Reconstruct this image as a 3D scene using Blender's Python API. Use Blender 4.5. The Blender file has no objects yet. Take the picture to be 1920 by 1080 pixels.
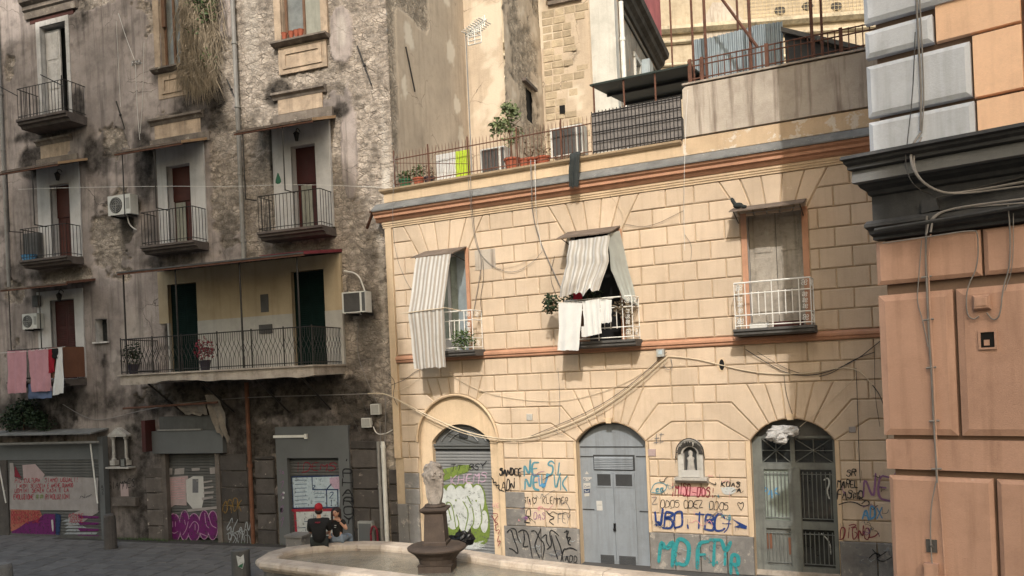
import bpy, bmesh, math, random
from mathutils import Vector, Matrix, noise
random.seed(11)
SC = bpy.context.scene
COL = SC.collection
R_ = math.radians

# ------------------------------------------------------------------ camera
FPX, ROLL, SHIFT, EYE = 1550.0, R_(-2.52), 160 / 1920.0, 4.53
cam = bpy.data.cameras.new('camera')
cam.sensor_width = 36.0
cam.lens = FPX / 1920.0 * 36.0
cam.shift_y = SHIFT
cam.clip_end = 500.0
camo = bpy.data.objects.new('camera', cam)
camo.matrix_world = Matrix.Translation((0, 0, EYE)) @ Matrix.Rotation(R_(90), 4, 'X') @ Matrix.Rotation(ROLL, 4, 'Z')
COL.objects.link(camo)
SC.camera = camo

# ------------------------------------------------------------------ sky and sun
SUN_EL = R_(39)
SUN_H = (0.135, 0.991)             # the way the light travels in plan
w = bpy.data.worlds.new('World')
SC.world = w
w.use_nodes = True
nt = w.node_tree
sky = nt.nodes.new('ShaderNodeTexSky')
sky.sky_type = 'NISHITA'
sky.sun_disc = False
sky.sun_elevation = SUN_EL
sky.sun_rotation = math.atan2(-SUN_H[0], -SUN_H[1])
sky.air_density = 2.2
sky.dust_density = 6.0
sky.ozone_density = 3.0
nt.nodes['Background'].inputs[1].default_value = 0.15
nt.links.new(sky.outputs[0], nt.nodes['Background'].inputs[0])
sl = bpy.data.lights.new('sun', 'SUN')
sl.energy = 2.0
sl.angle = R_(0.55)
sl.color = (1.0, 0.955, 0.88)
so = bpy.data.objects.new('sun', sl)
sd = Vector((SUN_H[0] * math.cos(SUN_EL), SUN_H[1] * math.cos(SUN_EL), -math.sin(SUN_EL)))
so.rotation_euler = sd.to_track_quat('-Z', 'Y').to_euler()
so.location = (-3, -20, 40)
COL.objects.link(so)
vs = SC.view_settings
vs.view_transform = 'Standard'
vs.look = 'None'
vs.exposure = 0.72
vs.gamma = 1.0
vs.use_curve_mapping = False

# ------------------------------------------------------------------ frames: x along a facade, -y out of it, z up
def ray(px, py):
    x = (px - 960) / FPX
    y = (-(py - 540) + SHIFT * 1920) / FPX
    return (x * math.cos(ROLL) - y * math.sin(ROLL), 1.0, x * math.sin(ROLL) + y * math.cos(ROLL))

def ground(px, py, z=0.0):
    r = ray(px, py)
    k = (z - EYE) / r[2]
    return (r[0] * k, k)

class Frame:
    def __init__(s, o, deg):
        s.a = R_(deg)
        s.o = o
        s.d = (math.cos(s.a), -math.sin(s.a))
        s.n = (-math.sin(s.a), -math.cos(s.a))
        s.mat = Matrix.Translation((o[0], o[1], 0)) @ Matrix.Rotation(-s.a, 4, 'Z')
    def uv(s, px, py, w=0.0):      # where the line of sight meets the plane w in front of the facade
        r = ray(px, py)
        ox = s.o[0] + s.n[0] * w
        oy = s.o[1] + s.n[1] * w
        k = (ox * s.n[0] + oy * s.n[1]) / (r[0] * s.n[0] + r[1] * s.n[1])
        return ((r[0] * k - ox) * s.d[0] + (k - oy) * s.d[1], EYE + r[2] * k)
    def pt(s, u, w=0.0):
        return (s.o[0] + s.d[0] * u + s.n[0] * w, s.o[1] + s.d[1] * u + s.n[1] * w)
    def p3(s, px, py, w=0.0):
        u, v = s.uv(px, py, w)
        return (u, -w, v)

WORLD = Frame((0, 0), 0)
MF = Frame(ground(1220, 1066), 26.3)
MF = Frame(MF.pt(MF.uv(730, 620)[0]), 26.3)          # yellow building
LF = Frame(MF.pt(0.12, -0.3), 20.1)                  # old building on the left
RF = Frame((4.97, 11.0), 38.3)                       # orange building on the right
BF = LF                                              # old rear wings share the old building's frame

# ------------------------------------------------------------------ scene helpers
OFF = {}
def setp(o, label=None, cat=None, group=None, kind=None):
    if label: o['label'] = label
    if cat: o['category'] = cat
    if group: o['group'] = group
    if kind: o['kind'] = kind
    return o

def thing(name, label, cat, F=WORLD, base=(0, 0, 0), group=None, kind=None):
    o = bpy.data.objects.new(name, None)
    o.empty_display_size = 0.1
    COL.objects.link(o)
    o.matrix_world = F.mat @ Matrix.Translation(base)
    OFF[o.name] = Vector(base)
    return setp(o, label, cat, group, kind)

def inst(me, name, parent, loc=(0, 0, 0), rotz=0.0, roty=0.0, scale=None):
    o = bpy.data.objects.new(name, me)
    COL.objects.link(o)
    o.parent = parent
    o.location = Vector(loc) - OFF[parent.name]
    if rotz or roty: o.rotation_euler = (0, roty, rotz)
    if scale: o.scale = scale
    OFF[o.name] = OFF[parent.name]
    return o

class MB:
    def __init__(s):
        s.v = []; s.f = []; s.mi = []; s.m = 0; s.att = []
    def add(s, vs, fs):
        n = len(s.v)
        s.v += [tuple(p) for p in vs]
        s.f += [tuple(i + n for i in f) for f in fs]
        s.mi += [s.m] * len(fs)
        return s
    def box(s, a, b):
        (x0, y0, z0), (x1, y1, z1) = a, b
        return s.hexa([(x0, y0, z0), (x1, y0, z0), (x1, y1, z0), (x0, y1, z0), (x0, y0, z1), (x1, y0, z1), (x1, y1, z1), (x0, y1, z1)])
    def hexa(s, p):
        return s.add(p, [(0, 3, 2, 1), (4, 5, 6, 7), (0, 1, 5, 4), (1, 2, 6, 5), (2, 3, 7, 6), (3, 0, 4, 7)])
    def quad(s, a, b, c, d):
        return s.add([a, b, c, d], [(0, 1, 2, 3)])
    def prism(s, poly, y0, y1, axis='y'):
        n = len(poly)
        if axis == 'y': P = [(u, y0, v) for u, v in poly] + [(u, y1, v) for u, v in poly]
        elif axis == 'x': P = [(y0, u, v) for u, v in poly] + [(y1, u, v) for u, v in poly]
        else: P = [(u, v, y0) for u, v in poly] + [(u, v, y1) for u, v in poly]
        return s.add(P, [tuple(range(n)), tuple(range(2 * n - 1, n - 1, -1))] + [(i, i + n, (i + 1) % n + n, (i + 1) % n) for i in range(n)])
    def bevelled(s, poly, y0, y1, b):          # a block: poly at y0, shrunk by b at the front y1
        ins = inset(poly, b)
        n = len(poly)
        ym = y1 + (y0 - y1) * 0.35
        P = [(u, y0, v) for u, v in poly] + [(u, ym, v) for u, v in poly] + [(u, y1, v) for u, v in ins]
        fs = [tuple(range(2 * n, 3 * n)), tuple(range(n - 1, -1, -1))]
        for k in (0, 1):
            fs += [(i + k * n, (i + 1) % n + k * n, (i + 1) % n + (k + 1) * n, i + (k + 1) * n) for i in range(n)]
        return s.add(P, fs)
    def tube(s, pts, r, n=6, r1=None, cap=True):
        pts = [Vector(p) for p in pts]
        m = len(pts)
        P = []
        up = None
        for i, p in enumerate(pts):
            t = (pts[min(i + 1, m - 1)] - pts[max(i - 1, 0)])
            if t.length < 1e-9: t = Vector((0, 0, 1))
            t.normalize()
            if up is None:
                up = Vector((0, 0, 1)) if abs(t.z) < 0.9 else Vector((1, 0, 0))
            a = t.cross(up)
            if a.length < 1e-6: a = t.orthogonal()
            a.normalize()
            b = a.cross(t).normalized()
            up = b
            rr = r if r1 is None else r + (r1 - r) * i / max(1, m - 1)
            for k in range(n):
                q = 2 * math.pi * k / n
                P.append(p + a * (rr * math.cos(q)) + b * (rr * math.sin(q)))
        fs = []
        for i in range(m - 1):
            for k in range(n):
                fs.append((i * n + k, i * n + (k + 1) % n, (i + 1) * n + (k + 1) % n, (i + 1) * n + k))
        if cap:
            fs.append(tuple(range(n)))
            fs.append(tuple(range(m * n - 1, (m - 1) * n - 1, -1)))
        return s.add(P, fs)
    def lathe(s, prof, c, n=16, sx=1.0, sy=1.0, ph=0.0):
        P = []
        for r, z in prof:
            for k in range(n):
                q = 2 * math.pi * k / n + ph
                P.append((c[0] + sx * r * math.cos(q), c[1] + sy * r * math.sin(q), c[2] + z))
        fs = []
        m = len(prof)
        for i in range(m - 1):
            for k in range(n):
                fs.append((i * n + k, i * n + (k + 1) % n, (i + 1) * n + (k + 1) % n, (i + 1) * n + k))
        fs.append(tuple(range(n - 1, -1, -1)))
        fs.append(tuple(range((m - 1) * n, m * n)))
        return s.add(P, fs)
    def ball(s, c, r, n=10, m=6, jit=0.0):
        if not isinstance(r, (tuple, list)): r = (r, r, r)
        P = [(c[0], c[1], c[2] - r[2])]
        for i in range(1, m):
            t = -math.pi / 2 + math.pi * i / m
            for k in range(n):
                q = 2 * math.pi * k / n
                j = 1 + random.uniform(-jit, jit)
                P.append((c[0] + j * r[0] * math.cos(t) * math.cos(q), c[1] + j * r[1] * math.cos(t) * math.sin(q), c[2] + j * r[2] * math.sin(t)))
        P.append((c[0], c[1], c[2] + r[2]))
        fs = [(0, 1 + (k + 1) % n, 1 + k) for k in range(n)]
        for i in range(m - 2):
            a = 1 + i * n
            fs += [(a + k, a + (k + 1) % n, a + n + (k + 1) % n, a + n + k) for k in range(n)]
        a = 1 + (m - 2) * n
        fs += [(a + k, a + (k + 1) % n, len(P) - 1) for k in range(n)]
        return s.add(P, fs)
    def profile(s, prof, u0, u1):      # closed (w, v) outline run along u
        return s.prism([(-w_, v) for w_, v in prof], u0, u1, 'x')
    def holes(s, u0, u1, v0, v1, hs, y0, y1=None):     # a sheet (or slab) with rectangular holes
        us = sorted(set([u0, u1] + [min(max(h[k], u0), u1) for h in hs for k in (0, 1)]))
        vv = sorted(set([v0, v1] + [min(max(h[k], v0), v1) for h in hs for k in (2, 3)]))
        for a, b in zip(us, us[1:]):
            for c, d in zip(vv, vv[1:]):
                if b - a < 1e-5 or d - c < 1e-5: continue
                mu, mv = (a + b) / 2, (c + d) / 2
                if any(h[0] < mu < h[1] and h[2] < mv < h[3] for h in hs): continue
                s.quad((a, y0, c), (b, y0, c), (b, y0, d), (a, y0, d))
                if y1 is not None:
                    def hole(x, z): return not (u0 < x < u1 and v0 < z < v1) or any(h[0] < x < h[1] and h[2] < z < h[3] for h in hs)
                    e = 1e-4
                    if hole(a - e, mv): s.quad((a, y1, c), (a, y0, c), (a, y0, d), (a, y1, d))
                    if hole(b + e, mv): s.quad((b, y0, c), (b, y1, c), (b, y1, d), (b, y0, d))
                    if hole(mu, c - e): s.quad((a, y1, c), (b, y1, c), (b, y0, c), (a, y0, c))
                    if hole(mu, d + e): s.quad((a, y0, d), (b, y0, d), (b, y1, d), (a, y1, d))
        return s
    def mesh(s, name, mats, off=(0, 0, 0), smooth=False, recalc=True):
        me = bpy.data.meshes.new(name)
        o = Vector(off)
        me.from_pydata([(p[0] - o.x, p[1] - o.y, p[2] - o.z) for p in s.v], [], s.f)
        if not isinstance(mats, (list, tuple)): mats = [mats]
        for m in mats: me.materials.append(m)
        if len(mats) > 1: me.polygons.foreach_set('material_index', s.mi)
        if smooth: me.polygons.foreach_set('use_smooth', [True] * len(me.polygons))
        if recalc:
            bm = bmesh.new()
            bm.from_mesh(me)
            bmesh.ops.recalc_face_normals(bm, faces=bm.faces)
            bm.to_mesh(me)
            bm.free()
        if s.att:
            a = me.attributes.new('s', 'FLOAT', 'POINT')
            a.data.foreach_set('value', s.att)
        me.update()
        return me
    def build(s, name, mats, parent=None, F=WORLD, base=None, label=None, cat=None, group=None, kind=None, smooth=False, recalc=True):
        if parent is not None:
            off = OFF[parent.name]
            o = bpy.data.objects.new(name, s.mesh(name, mats, off, smooth, recalc))
            COL.objects.link(o)
            o.parent = parent
        else:
            if base is None:
                xs = [p[0] for p in s.v]; ys = [p[1] for p in s.v]; zs = [p[2] for p in s.v]
                base = ((min(xs) + max(xs)) / 2, (min(ys) + max(ys)) / 2, min(zs))
            off = Vector(base)
            o = bpy.data.objects.new(name, s.mesh(name, mats, off, smooth, recalc))
            COL.objects.link(o)
            o.matrix_world = F.mat @ Matrix.Translation(base)
        OFF[o.name] = Vector(off)
        return setp(o, label, cat, group, kind)

def inset(poly, b):
    n = len(poly)
    ar = sum(poly[i][0] * poly[(i + 1) % n][1] - poly[(i + 1) % n][0] * poly[i][1] for i in range(n))
    sg = 1 if ar > 0 else -1
    out = []
    for i in range(n):
        p0, p1, p2 = Vector(poly[i - 1]), Vector(poly[i]), Vector(poly[(i + 1) % n])
        d1 = (p1 - p0).normalized(); d2 = (p2 - p1).normalized()
        n1 = Vector((-d1.y, d1.x)) * sg; n2 = Vector((-d2.y, d2.x)) * sg
        k = n1 + n2
        L = max(0.35, k.dot(k) / 2)
        out.append(tuple(p1 + k * (b / L)))
    return out

def lerp(a, b, t): return tuple(a[i] + (b[i] - a[i]) * t for i in range(len(a)))

def smooth_path(pts, n=2):
    for _ in range(n):
        q = [pts[0]]
        for a, b in zip(pts, pts[1:]):
            q += [lerp(a, b, 0.25), lerp(a, b, 0.75)]
        q.append(pts[-1])
        pts = q
    return pts

def sag(a, b, d, n=10):
    return [(a[0] + (b[0] - a[0]) * t, a[1] + (b[1] - a[1]) * t, a[2] + (b[2] - a[2]) * t - d * 4 * t * (1 - t)) for t in [i / n for i in range(n + 1)]]

# ------------------------------------------------------------------ materials
def N(t, typ, **k):
    n = t.nodes.new(typ)
    for a, b in k.items(): setattr(n, a, b)
    return n

def mixc(t, fac, a, b, mode='MIX'):
    m = N(t, 'ShaderNodeMix', data_type='RGBA', blend_type=mode)
    m.clamp_factor = True
    for sock, val in ((m.inputs[0], fac), (m.inputs[6], a), (m.inputs[7], b)):
        if isinstance(val, bpy.types.NodeSocket): t.links.new(val, sock)
        elif isinstance(val, (int, float)): sock.default_value = val
        else: sock.default_value = (val[0], val[1], val[2], 1)
    return m.outputs[2]

def mrange(t, val, a, b, c=0.0, d=1.0):
    m = N(t, 'ShaderNodeMapRange')
    m.clamp = True
    t.links.new(val, m.inputs[0])
    for i, x in enumerate((a, b, c, d)): m.inputs[i + 1].default_value = x
    return m.outputs[0]

def tnoise(t, co, scale, det=4, rough=0.55, sc=None, dist=0.0):
    if sc:
        mp = N(t, 'ShaderNodeMapping')
        t.links.new(co, mp.inputs[0])
        mp.inputs['Scale'].default_value = sc
        co = mp.outputs[0]
    n = N(t, 'ShaderNodeTexNoise')
    n.inputs['Scale'].default_value = scale
    n.inputs['Detail'].default_value = det
    n.inputs['Roughness'].default_value = rough
    n.inputs['Distortion'].default_value = dist
    t.links.new(co, n.inputs['Vector'])
    return n.outputs['Fac']

def mul(c, k): return tuple(min(1, x * k) for x in c)

MATS = {}
def pm(name, col, var=0.15, scale=1.5, rough=0.85, bump=0.15, bscale=40, streak=0.0, dirt=0.0, dirtcol=(0.05, 0.045, 0.04), metal=0.0, rnd=0.0, spec=0.3, fleck=None, coat=0.0):
    m = bpy.data.materials.new(name)
    m.use_nodes = True
    t = m.node_tree
    bs = t.nodes['Principled BSDF']
    co = N(t, 'ShaderNodeTexCoord').outputs['Object']
    n1 = tnoise(t, co, scale, 6, 0.6)
    c = mixc(t, mrange(t, n1, 0.3, 0.7), mul(col, 1 - var), mul(col, 1 + var))
    if streak:
        s1 = tnoise(t, co, 1.0, 5, 0.6, (7, 7, 0.5))
        c = mixc(t, mrange(t, s1, 0.5, 0.72, 0, streak), c, dirtcol)
    if dirt:
        d1 = tnoise(t, co, scale * 2.3, 8, 0.68)
        c = mixc(t, mrange(t, d1, 0.5, 0.7, 0, dirt), c, dirtcol)
    if fleck:
        f1 = tnoise(t, co, fleck[1], 6, 0.7)
        c = mixc(t, mrange(t, f1, fleck[2], fleck[2] + 0.04), c, fleck[0])
    c = mixc(t, mrange(t, tnoise(t, co, 34, 4, 0.7), 0.35, 0.7, 0, min(0.35, 0.06 + var * 0.8)), c, mul(col, 0.5))
    if rnd:
        oi = N(t, 'ShaderNodeObjectInfo').outputs['Random']
        hs = N(t, 'ShaderNodeHueSaturation')
        t.links.new(mrange(t, oi, 0, 1, 1 - rnd, 1 + rnd), hs.inputs['Value'])
        t.links.new(c, hs.inputs['Color'])
        c = hs.outputs[0]
    t.links.new(c, bs.inputs['Base Color'])
    bs.inputs['Roughness'].default_value = rough
    bs.inputs['Metallic'].default_value = metal
    bs.inputs['Specular IOR Level'].default_value = spec
    if coat: bs.inputs['Coat Weight'].default_value = coat
    if bump:
        b = N(t, 'ShaderNodeBump')
        b.inputs['Strength'].default_value = bump
        b.inputs['Distance'].default_value = 0.02
        t.links.new(tnoise(t, co, bscale, 5, 0.65), b.inputs['Height'])
        t.links.new(b.outputs[0], bs.inputs['Normal'])
    MATS[name] = m
    return m

def glassy(name, col, rough=0.08):
    m = pm(name, col, 0.3, 3, rough, 0.02, 6, 0, 0.25, (0.12, 0.12, 0.11), spec=0.6)
    return m

pm('yellow', (0.56, 0.445, 0.335), 0.12, 0.7, 0.9, 0.45, 45, 0.28, 0.28, (0.33, 0.235, 0.15), rnd=0.075, fleck=((0.66, 0.56, 0.44), 1.9, 0.66))
pm('yellow_groove', (0.49, 0.38, 0.26), 0.2, 1.2, 0.92, 0.25, 50, 0.3, 0.4, (0.16, 0.11, 0.07))
pm('yellow_plain', (0.595, 0.455, 0.31), 0.14, 0.8, 0.9, 0.35, 40, 0.3, 0.3, (0.30, 0.21, 0.13))
pm('yellow_peel', (0.56, 0.42, 0.28), 0.14, 0.9, 0.9, 0.25, 40, 0.25, 0.2, (0.25, 0.18, 0.12), fleck=((0.64, 0.57, 0.48), 2.6, 0.535))
pm('trim_orange', (0.46, 0.25, 0.16), 0.16, 1.2, 0.8, 0.2, 40, 0.22, 0.3, (0.16, 0.08, 0.05))
pm('lead', (0.17, 0.17, 0.165), 0.3, 1.5, 0.85, 0.4, 25, 0.1, 0.5, (0.05, 0.05, 0.05), fleck=((0.3, 0.3, 0.28), 8, 0.62))
pm('plinth', (0.20, 0.19, 0.18), 0.25, 1.6, 0.85, 0.5, 30, 0.15, 0.45, (0.07, 0.065, 0.06), rnd=0.1, fleck=((0.33, 0.30, 0.265), 3.2, 0.57))
pm('concrete', (0.45, 0.395, 0.335), 0.2, 0.8, 0.92, 0.4, 30, 0.85, 0.35, (0.14, 0.10, 0.075))
pm('tufa_stone', (0.40, 0.33, 0.235), 0.2, 3, 0.95, 0.9, 22, 0.1, 0.3, (0.15, 0.11, 0.07), rnd=0.2)
pm('rear_plaster', (0.55, 0.44, 0.30), 0.16, 0.7, 0.95, 0.4, 30, 0.15, 0.2, (0.28, 0.22, 0.16), fleck=((0.66, 0.58, 0.46), 1.7, 0.66))
pm('rear_white', (0.52, 0.51, 0.47), 0.14, 1.2, 0.92, 0.4, 18, 0.3, 0.3, (0.25, 0.23, 0.20))
pm('rear_dirty', (0.30, 0.27, 0.23), 0.35, 1.2, 0.95, 0.6, 14, 0.35, 0.5, (0.06, 0.055, 0.05), fleck=((0.48, 0.27, 0.14), 1.6, 0.60))
pm('rear_dark', (0.075, 0.07, 0.065), 0.5, 1.5, 0.95, 0.7, 12, 0, 0.4, (0.02, 0.02, 0.02), fleck=((0.25, 0.23, 0.2), 6, 0.66))
pm('far_yellow', (0.43, 0.36, 0.265), 0.2, 1.6, 0.95, 0.6, 14, 0.35, 0.5, (0.25, 0.19, 0.12))
pm('far_trim', (0.52, 0.45, 0.33), 0.3, 1.2, 0.95, 0.5, 10, 0.3, 0.6, (0.08, 0.07, 0.06))
pm('red_render', (0.42, 0.13, 0.14), 0.2, 1.5, 0.9, 0.2, 30, 0.1, 0.1)
pm('r_orange', (0.86, 0.57, 0.39), 0.08, 0.8, 0.85, 0.2, 60, 0.2, 0.2, (0.36, 0.2, 0.13), rnd=0.03)
pm('r_brown', (0.445, 0.275, 0.205), 0.13, 0.7, 0.85, 0.25, 60, 0.42, 0.32, (0.22, 0.125, 0.085), rnd=0.05, fleck=((0.52, 0.36, 0.28), 1.4, 0.66))
pm('r_grey', (0.51, 0.54, 0.60), 0.1, 0.9, 0.8, 0.25, 50, 0.32, 0.3, (0.24, 0.25, 0.26), rnd=0.04)
pm('r_dark', (0.034, 0.035, 0.038), 0.2, 1.0, 0.75, 0.3, 35, 0.1, 0.25, (0.14, 0.135, 0.13), rnd=0.03)
pm('r_back', (0.17, 0.115, 0.085), 0.15, 1, 0.9, 0.1, 40)
pm('white_paint', (0.54, 0.525, 0.515), 0.14, 1.3, 0.85, 0.15, 40, 0.3, 0.3, (0.28, 0.25, 0.22))
pm('old_white', (0.52, 0.50, 0.48), 0.18, 2.0, 0.8, 0.25, 25, 0.4, 0.4, (0.14, 0.12, 0.1))
pm('pale_yellow', (0.44, 0.355, 0.24), 0.12, 1.0, 0.9, 0.2, 30, 0.35, 0.2, (0.26, 0.19, 0.11))
pm('tile_white', (0.42, 0.40, 0.37), 0.12, 2, 0.5, 0.1, 20, 0.2, 0.25, (0.2, 0.19, 0.18))
pm('ornament', (0.44, 0.34, 0.25), 0.25, 2.0, 0.9, 0.5, 25, 0.4, 0.5, (0.10, 0.08, 0.065))
pm('ornament_dark', (0.19, 0.16, 0.135), 0.4, 2.5, 0.95, 0.6, 20, 0.3, 0.5, (0.04, 0.035, 0.03), fleck=((0.4, 0.36, 0.3), 5, 0.62))
pm('slab_dark', (0.115, 0.095, 0.085), 0.3, 2.5, 0.9, 0.5, 25, 0.2, 0.5, (0.03, 0.027, 0.025))
pm('slab_pale', (0.38, 0.33, 0.28), 0.2, 2.5, 0.9, 0.6, 18, 0.3, 0.5, (0.10, 0.08, 0.065))
pm('iron', (0.035, 0.032, 0.030), 0.3, 8, 0.6, 0.2, 40, metal=0.3)
pm('iron_rust', (0.13, 0.062, 0.042), 0.35, 6, 0.85, 0.3, 40)
pm('iron_white', (0.72, 0.71, 0.68), 0.1, 8, 0.6, 0.1, 40, 0, 0.3, (0.30, 0.22, 0.15))
pm('door_red', (0.06, 0.014, 0.013), 0.25, 2, 0.6, 0.1, 30, 0.2, 0.2)
pm('door_brown', (0.085, 0.026, 0.02), 0.25, 2, 0.6, 0.1, 30, 0.2, 0.2)
pm('door_green', (0.005, 0.015, 0.013), 0.3, 2, 0.8, 0.1, 30, spec=0.1)
pm('wood_grey', (0.36, 0.325, 0.28), 0.22, 2.5, 0.9, 0.5, 30, 0.5, 0.45, (0.08, 0.065, 0.05))
pm('wood_brown', (0.16, 0.09, 0.055), 0.3, 3, 0.8, 0.3, 30, 0.3, 0.2)
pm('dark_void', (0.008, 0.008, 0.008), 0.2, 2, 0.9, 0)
pm('curtain_grey', (0.27, 0.27, 0.23), 0.15, 3, 0.95, 0.2, 30, 0.4, 0)
pm('panel_brown', (0.17, 0.075, 0.045), 0.2, 2, 0.7, 0.1, 30, 0.2, 0.2)
pm('sheet_rust', (0.16, 0.125, 0.10), 0.35, 3, 0.85, 0.4, 25, 0, 0.5, (0.06, 0.04, 0.03))
pm('sheet_tan', (0.40, 0.26, 0.15), 0.2, 3, 0.8, 0.2, 25, 0, 0.3)
pm('sheet_red', (0.17, 0.03, 0.04), 0.2, 3, 0.7, 0.2, 25)
pm('sheet_grey', (0.085, 0.082, 0.08), 0.3, 3, 0.7, 0.3, 25, 0, 0.3)
pm('sheet_green', (0.018, 0.028, 0.024), 0.2, 3, 0.6, 0.1, 20)
pm('galv', (0.30, 0.35, 0.38), 0.15, 2.5, 0.5, 0.1, 20, 0.3, 0.2, (0.15, 0.13, 0.12), metal=0.45)
pm('reed', (0.20, 0.185, 0.18), 0.2, 4, 0.9, 0.3, 60, 0.3, 0.3)
pm('pipe_grey', (0.26, 0.25, 0.235), 0.15, 3, 0.6, 0.1, 30, 0.2, 0.3, (0.1, 0.09, 0.08))
pm('pipe_white', (0.70, 0.69, 0.65), 0.1, 3, 0.5, 0.1, 30, 0.1, 0.3, (0.3, 0.27, 0.23))
pm('pipe_rust', (0.16, 0.07, 0.04), 0.3, 3, 0.8, 0.3, 30, 0.2, 0.3)
pm('ac_white', (0.60, 0.60, 0.57), 0.08, 3, 0.5, 0.05, 30, 0.2, 0.25, (0.28, 0.25, 0.21))
pm('ac_grille', (0.09, 0.09, 0.09), 0.2, 5, 0.6, 0.1, 30)
pm('metal_door', (0.225, 0.25, 0.28), 0.1, 1.2, 0.6, 0.15, 30, 0.45, 0.3, (0.13, 0.135, 0.14), fleck=((0.14, 0.11, 0.09), 5, 0.70))
pm('metal_dark', (0.04, 0.042, 0.045), 0.2, 3, 0.6, 0.1, 30)
pm('shutter_grey', (0.22, 0.225, 0.23), 0.12, 1.5, 0.55, 0.05, 40, 0.2, 0.2, (0.1, 0.1, 0.1), metal=0.2)
pm('shutter_old', (0.105, 0.104, 0.10), 0.2, 1.5, 0.65, 0.1, 30, 0.3, 0.3, (0.06, 0.055, 0.05), metal=0.2)
pm('frame_grey', (0.115, 0.12, 0.122), 0.1, 1.2, 0.7, 0.08, 30, 0.15, 0.25, (0.10, 0.1, 0.1))
pm('door_frame_green', (0.16, 0.17, 0.16), 0.2, 2, 0.6, 0.2, 30, 0.6, 0.5, (0.07, 0.07, 0.065), metal=0.2)
glassy('glass_dark', (0.02, 0.022, 0.022))
glassy('glass_pale', (0.26, 0.30, 0.27), 0.18)
glassy('glass_grey', (0.17, 0.175, 0.165), 0.2)
pm('marble', (0.45, 0.435, 0.405), 0.15, 4, 0.6, 0.2, 30, 0.35, 0.4, (0.16, 0.14, 0.12))
pm('shrine_grey', (0.40, 0.38, 0.35), 0.2, 4, 0.85, 0.4, 30, 0.3, 0.4, (0.1, 0.09, 0.08))
pm('basin_stone', (0.47, 0.40, 0.33), 0.2, 1.5, 0.8, 0.7, 24, 0.4, 0.5, (0.24, 0.18, 0.14), rnd=0.12, fleck=((0.32, 0.25, 0.2), 5, 0.66))
pm('basin_inside', (0.55, 0.47, 0.36), 0.2, 2, 0.8, 0.3, 20, 0.2, 0.3, (0.14, 0.14, 0.08))
pm('pedestal_stone', (0.070, 0.052, 0.042), 0.25, 2.5, 0.8, 0.4, 30, 0.35, 0.4, (0.035, 0.027, 0.022), fleck=((0.22, 0.17, 0.13), 9, 0.66))
pm('statue_stone', (0.29, 0.255, 0.225), 0.25, 4, 0.9, 0.9, 26, 0.1, 0.6, (0.06, 0.05, 0.042))
pm('basalt', (0.125, 0.118, 0.112), 0.2, 2.5, 0.75, 0.4, 30, 0, 0.35, (0.05, 0.048, 0.046), rnd=0.13)
pm('ground_dirt', (0.055, 0.05, 0.046), 0.3, 2.5, 0.95, 0.5, 25)
pm('road', (0.075, 0.072, 0.07), 0.25, 1.0, 0.85, 0.5, 30, 0, 0.3)
pm('leaf', (0.065, 0.105, 0.035), 0.45, 6, 0.6, 0.0)
pm('leaf_dark', (0.022, 0.04, 0.018), 0.45, 6, 0.6, 0.0)
pm('leaf_pale', (0.17, 0.21, 0.10), 0.35, 6, 0.6, 0.0)
pm('dry_grass', (0.235, 0.19, 0.135), 0.4, 5, 0.9, 0.0, rnd=0)
pm('terracotta', (0.36, 0.105, 0.06), 0.15, 4, 0.8, 0.1, 30, 0, 0.2)
pm('pot_green', (0.03, 0.13, 0.07), 0.15, 4, 0.5, 0)
pm('pot_dark', (0.035, 0.03, 0.045), 0.15, 4, 0.5, 0)
pm('cloth_white', (0.60, 0.60, 0.59), 0.04, 4, 0.9, 0.1, 60)
pm('cloth_pink', (0.46, 0.24, 0.27), 0.08, 5, 0.95, 0.4, 90)
pm('cloth_red', (0.30, 0.015, 0.03), 0.1, 5, 0.9, 0.1, 60)
pm('cloth_blue', (0.09, 0.12, 0.20), 0.15, 5, 0.9, 0.2, 60)
pm('cloth_black', (0.010, 0.010, 0.011), 0.2, 5, 0.85, 0.1, 40)
pm('cloth_grey', (0.34, 0.36, 0.34), 0.08, 5, 0.9, 0.1, 60)
pm('cloth_lime', (0.45, 0.60, 0.05), 0.06, 4, 0.9, 0.1, 60)
pm('cloth_dark', (0.03, 0.035, 0.035), 0.3, 5, 0.9, 0.4, 30)
pm('rag', (0.24, 0.21, 0.18), 0.25, 5, 0.95, 0.4, 30)
pm('denim', (0.20, 0.25, 0.32), 0.15, 6, 0.9, 0.2, 80)
pm('skin', (0.48, 0.27, 0.19), 0.06, 8, 0.55, 0.05, 60)
pm('hair', (0.018, 0.008, 0.008), 0.4, 14, 0.5, 0.4, 60)
pm('cap_red', (0.27, 0.012, 0.02), 0.08, 5, 0.8, 0.1, 60)
pm('paper', (0.44, 0.43, 0.41), 0.1, 3, 0.9, 0.1, 30, 0.1, 0.2, (0.35, 0.32, 0.29))
pm('paper_dull', (0.29, 0.265, 0.255), 0.15, 3, 0.9, 0.1, 30, 0.2, 0.3, (0.2, 0.17, 0.15))
pm('paper_pink', (0.36, 0.28, 0.275), 0.12, 3, 0.9, 0.1, 30, 0.2, 0.25, (0.25, 0.18, 0.17))
pm('plastic_grey', (0.34, 0.34, 0.32), 0.1, 3, 0.6, 0.05, 30, 0.2, 0.2)
pm('cable_grey', (0.21, 0.195, 0.185), 0.15, 4, 0.7, 0.05, 30)
pm('cable_cream', (0.55, 0.46, 0.34), 0.15, 4, 0.7, 0.05, 30)
pm('cable_dark', (0.05, 0.047, 0.045), 0.15, 4, 0.6, 0.05, 30)
pm('cable_white', (0.66, 0.64, 0.60), 0.1, 4, 0.6, 0.05, 30)
pm('plastic_bag', (0.42, 0.41, 0.40), 0.3, 14, 0.35, 0.8, 18, 0, 0.4, (0.08, 0.08, 0.08))
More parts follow.
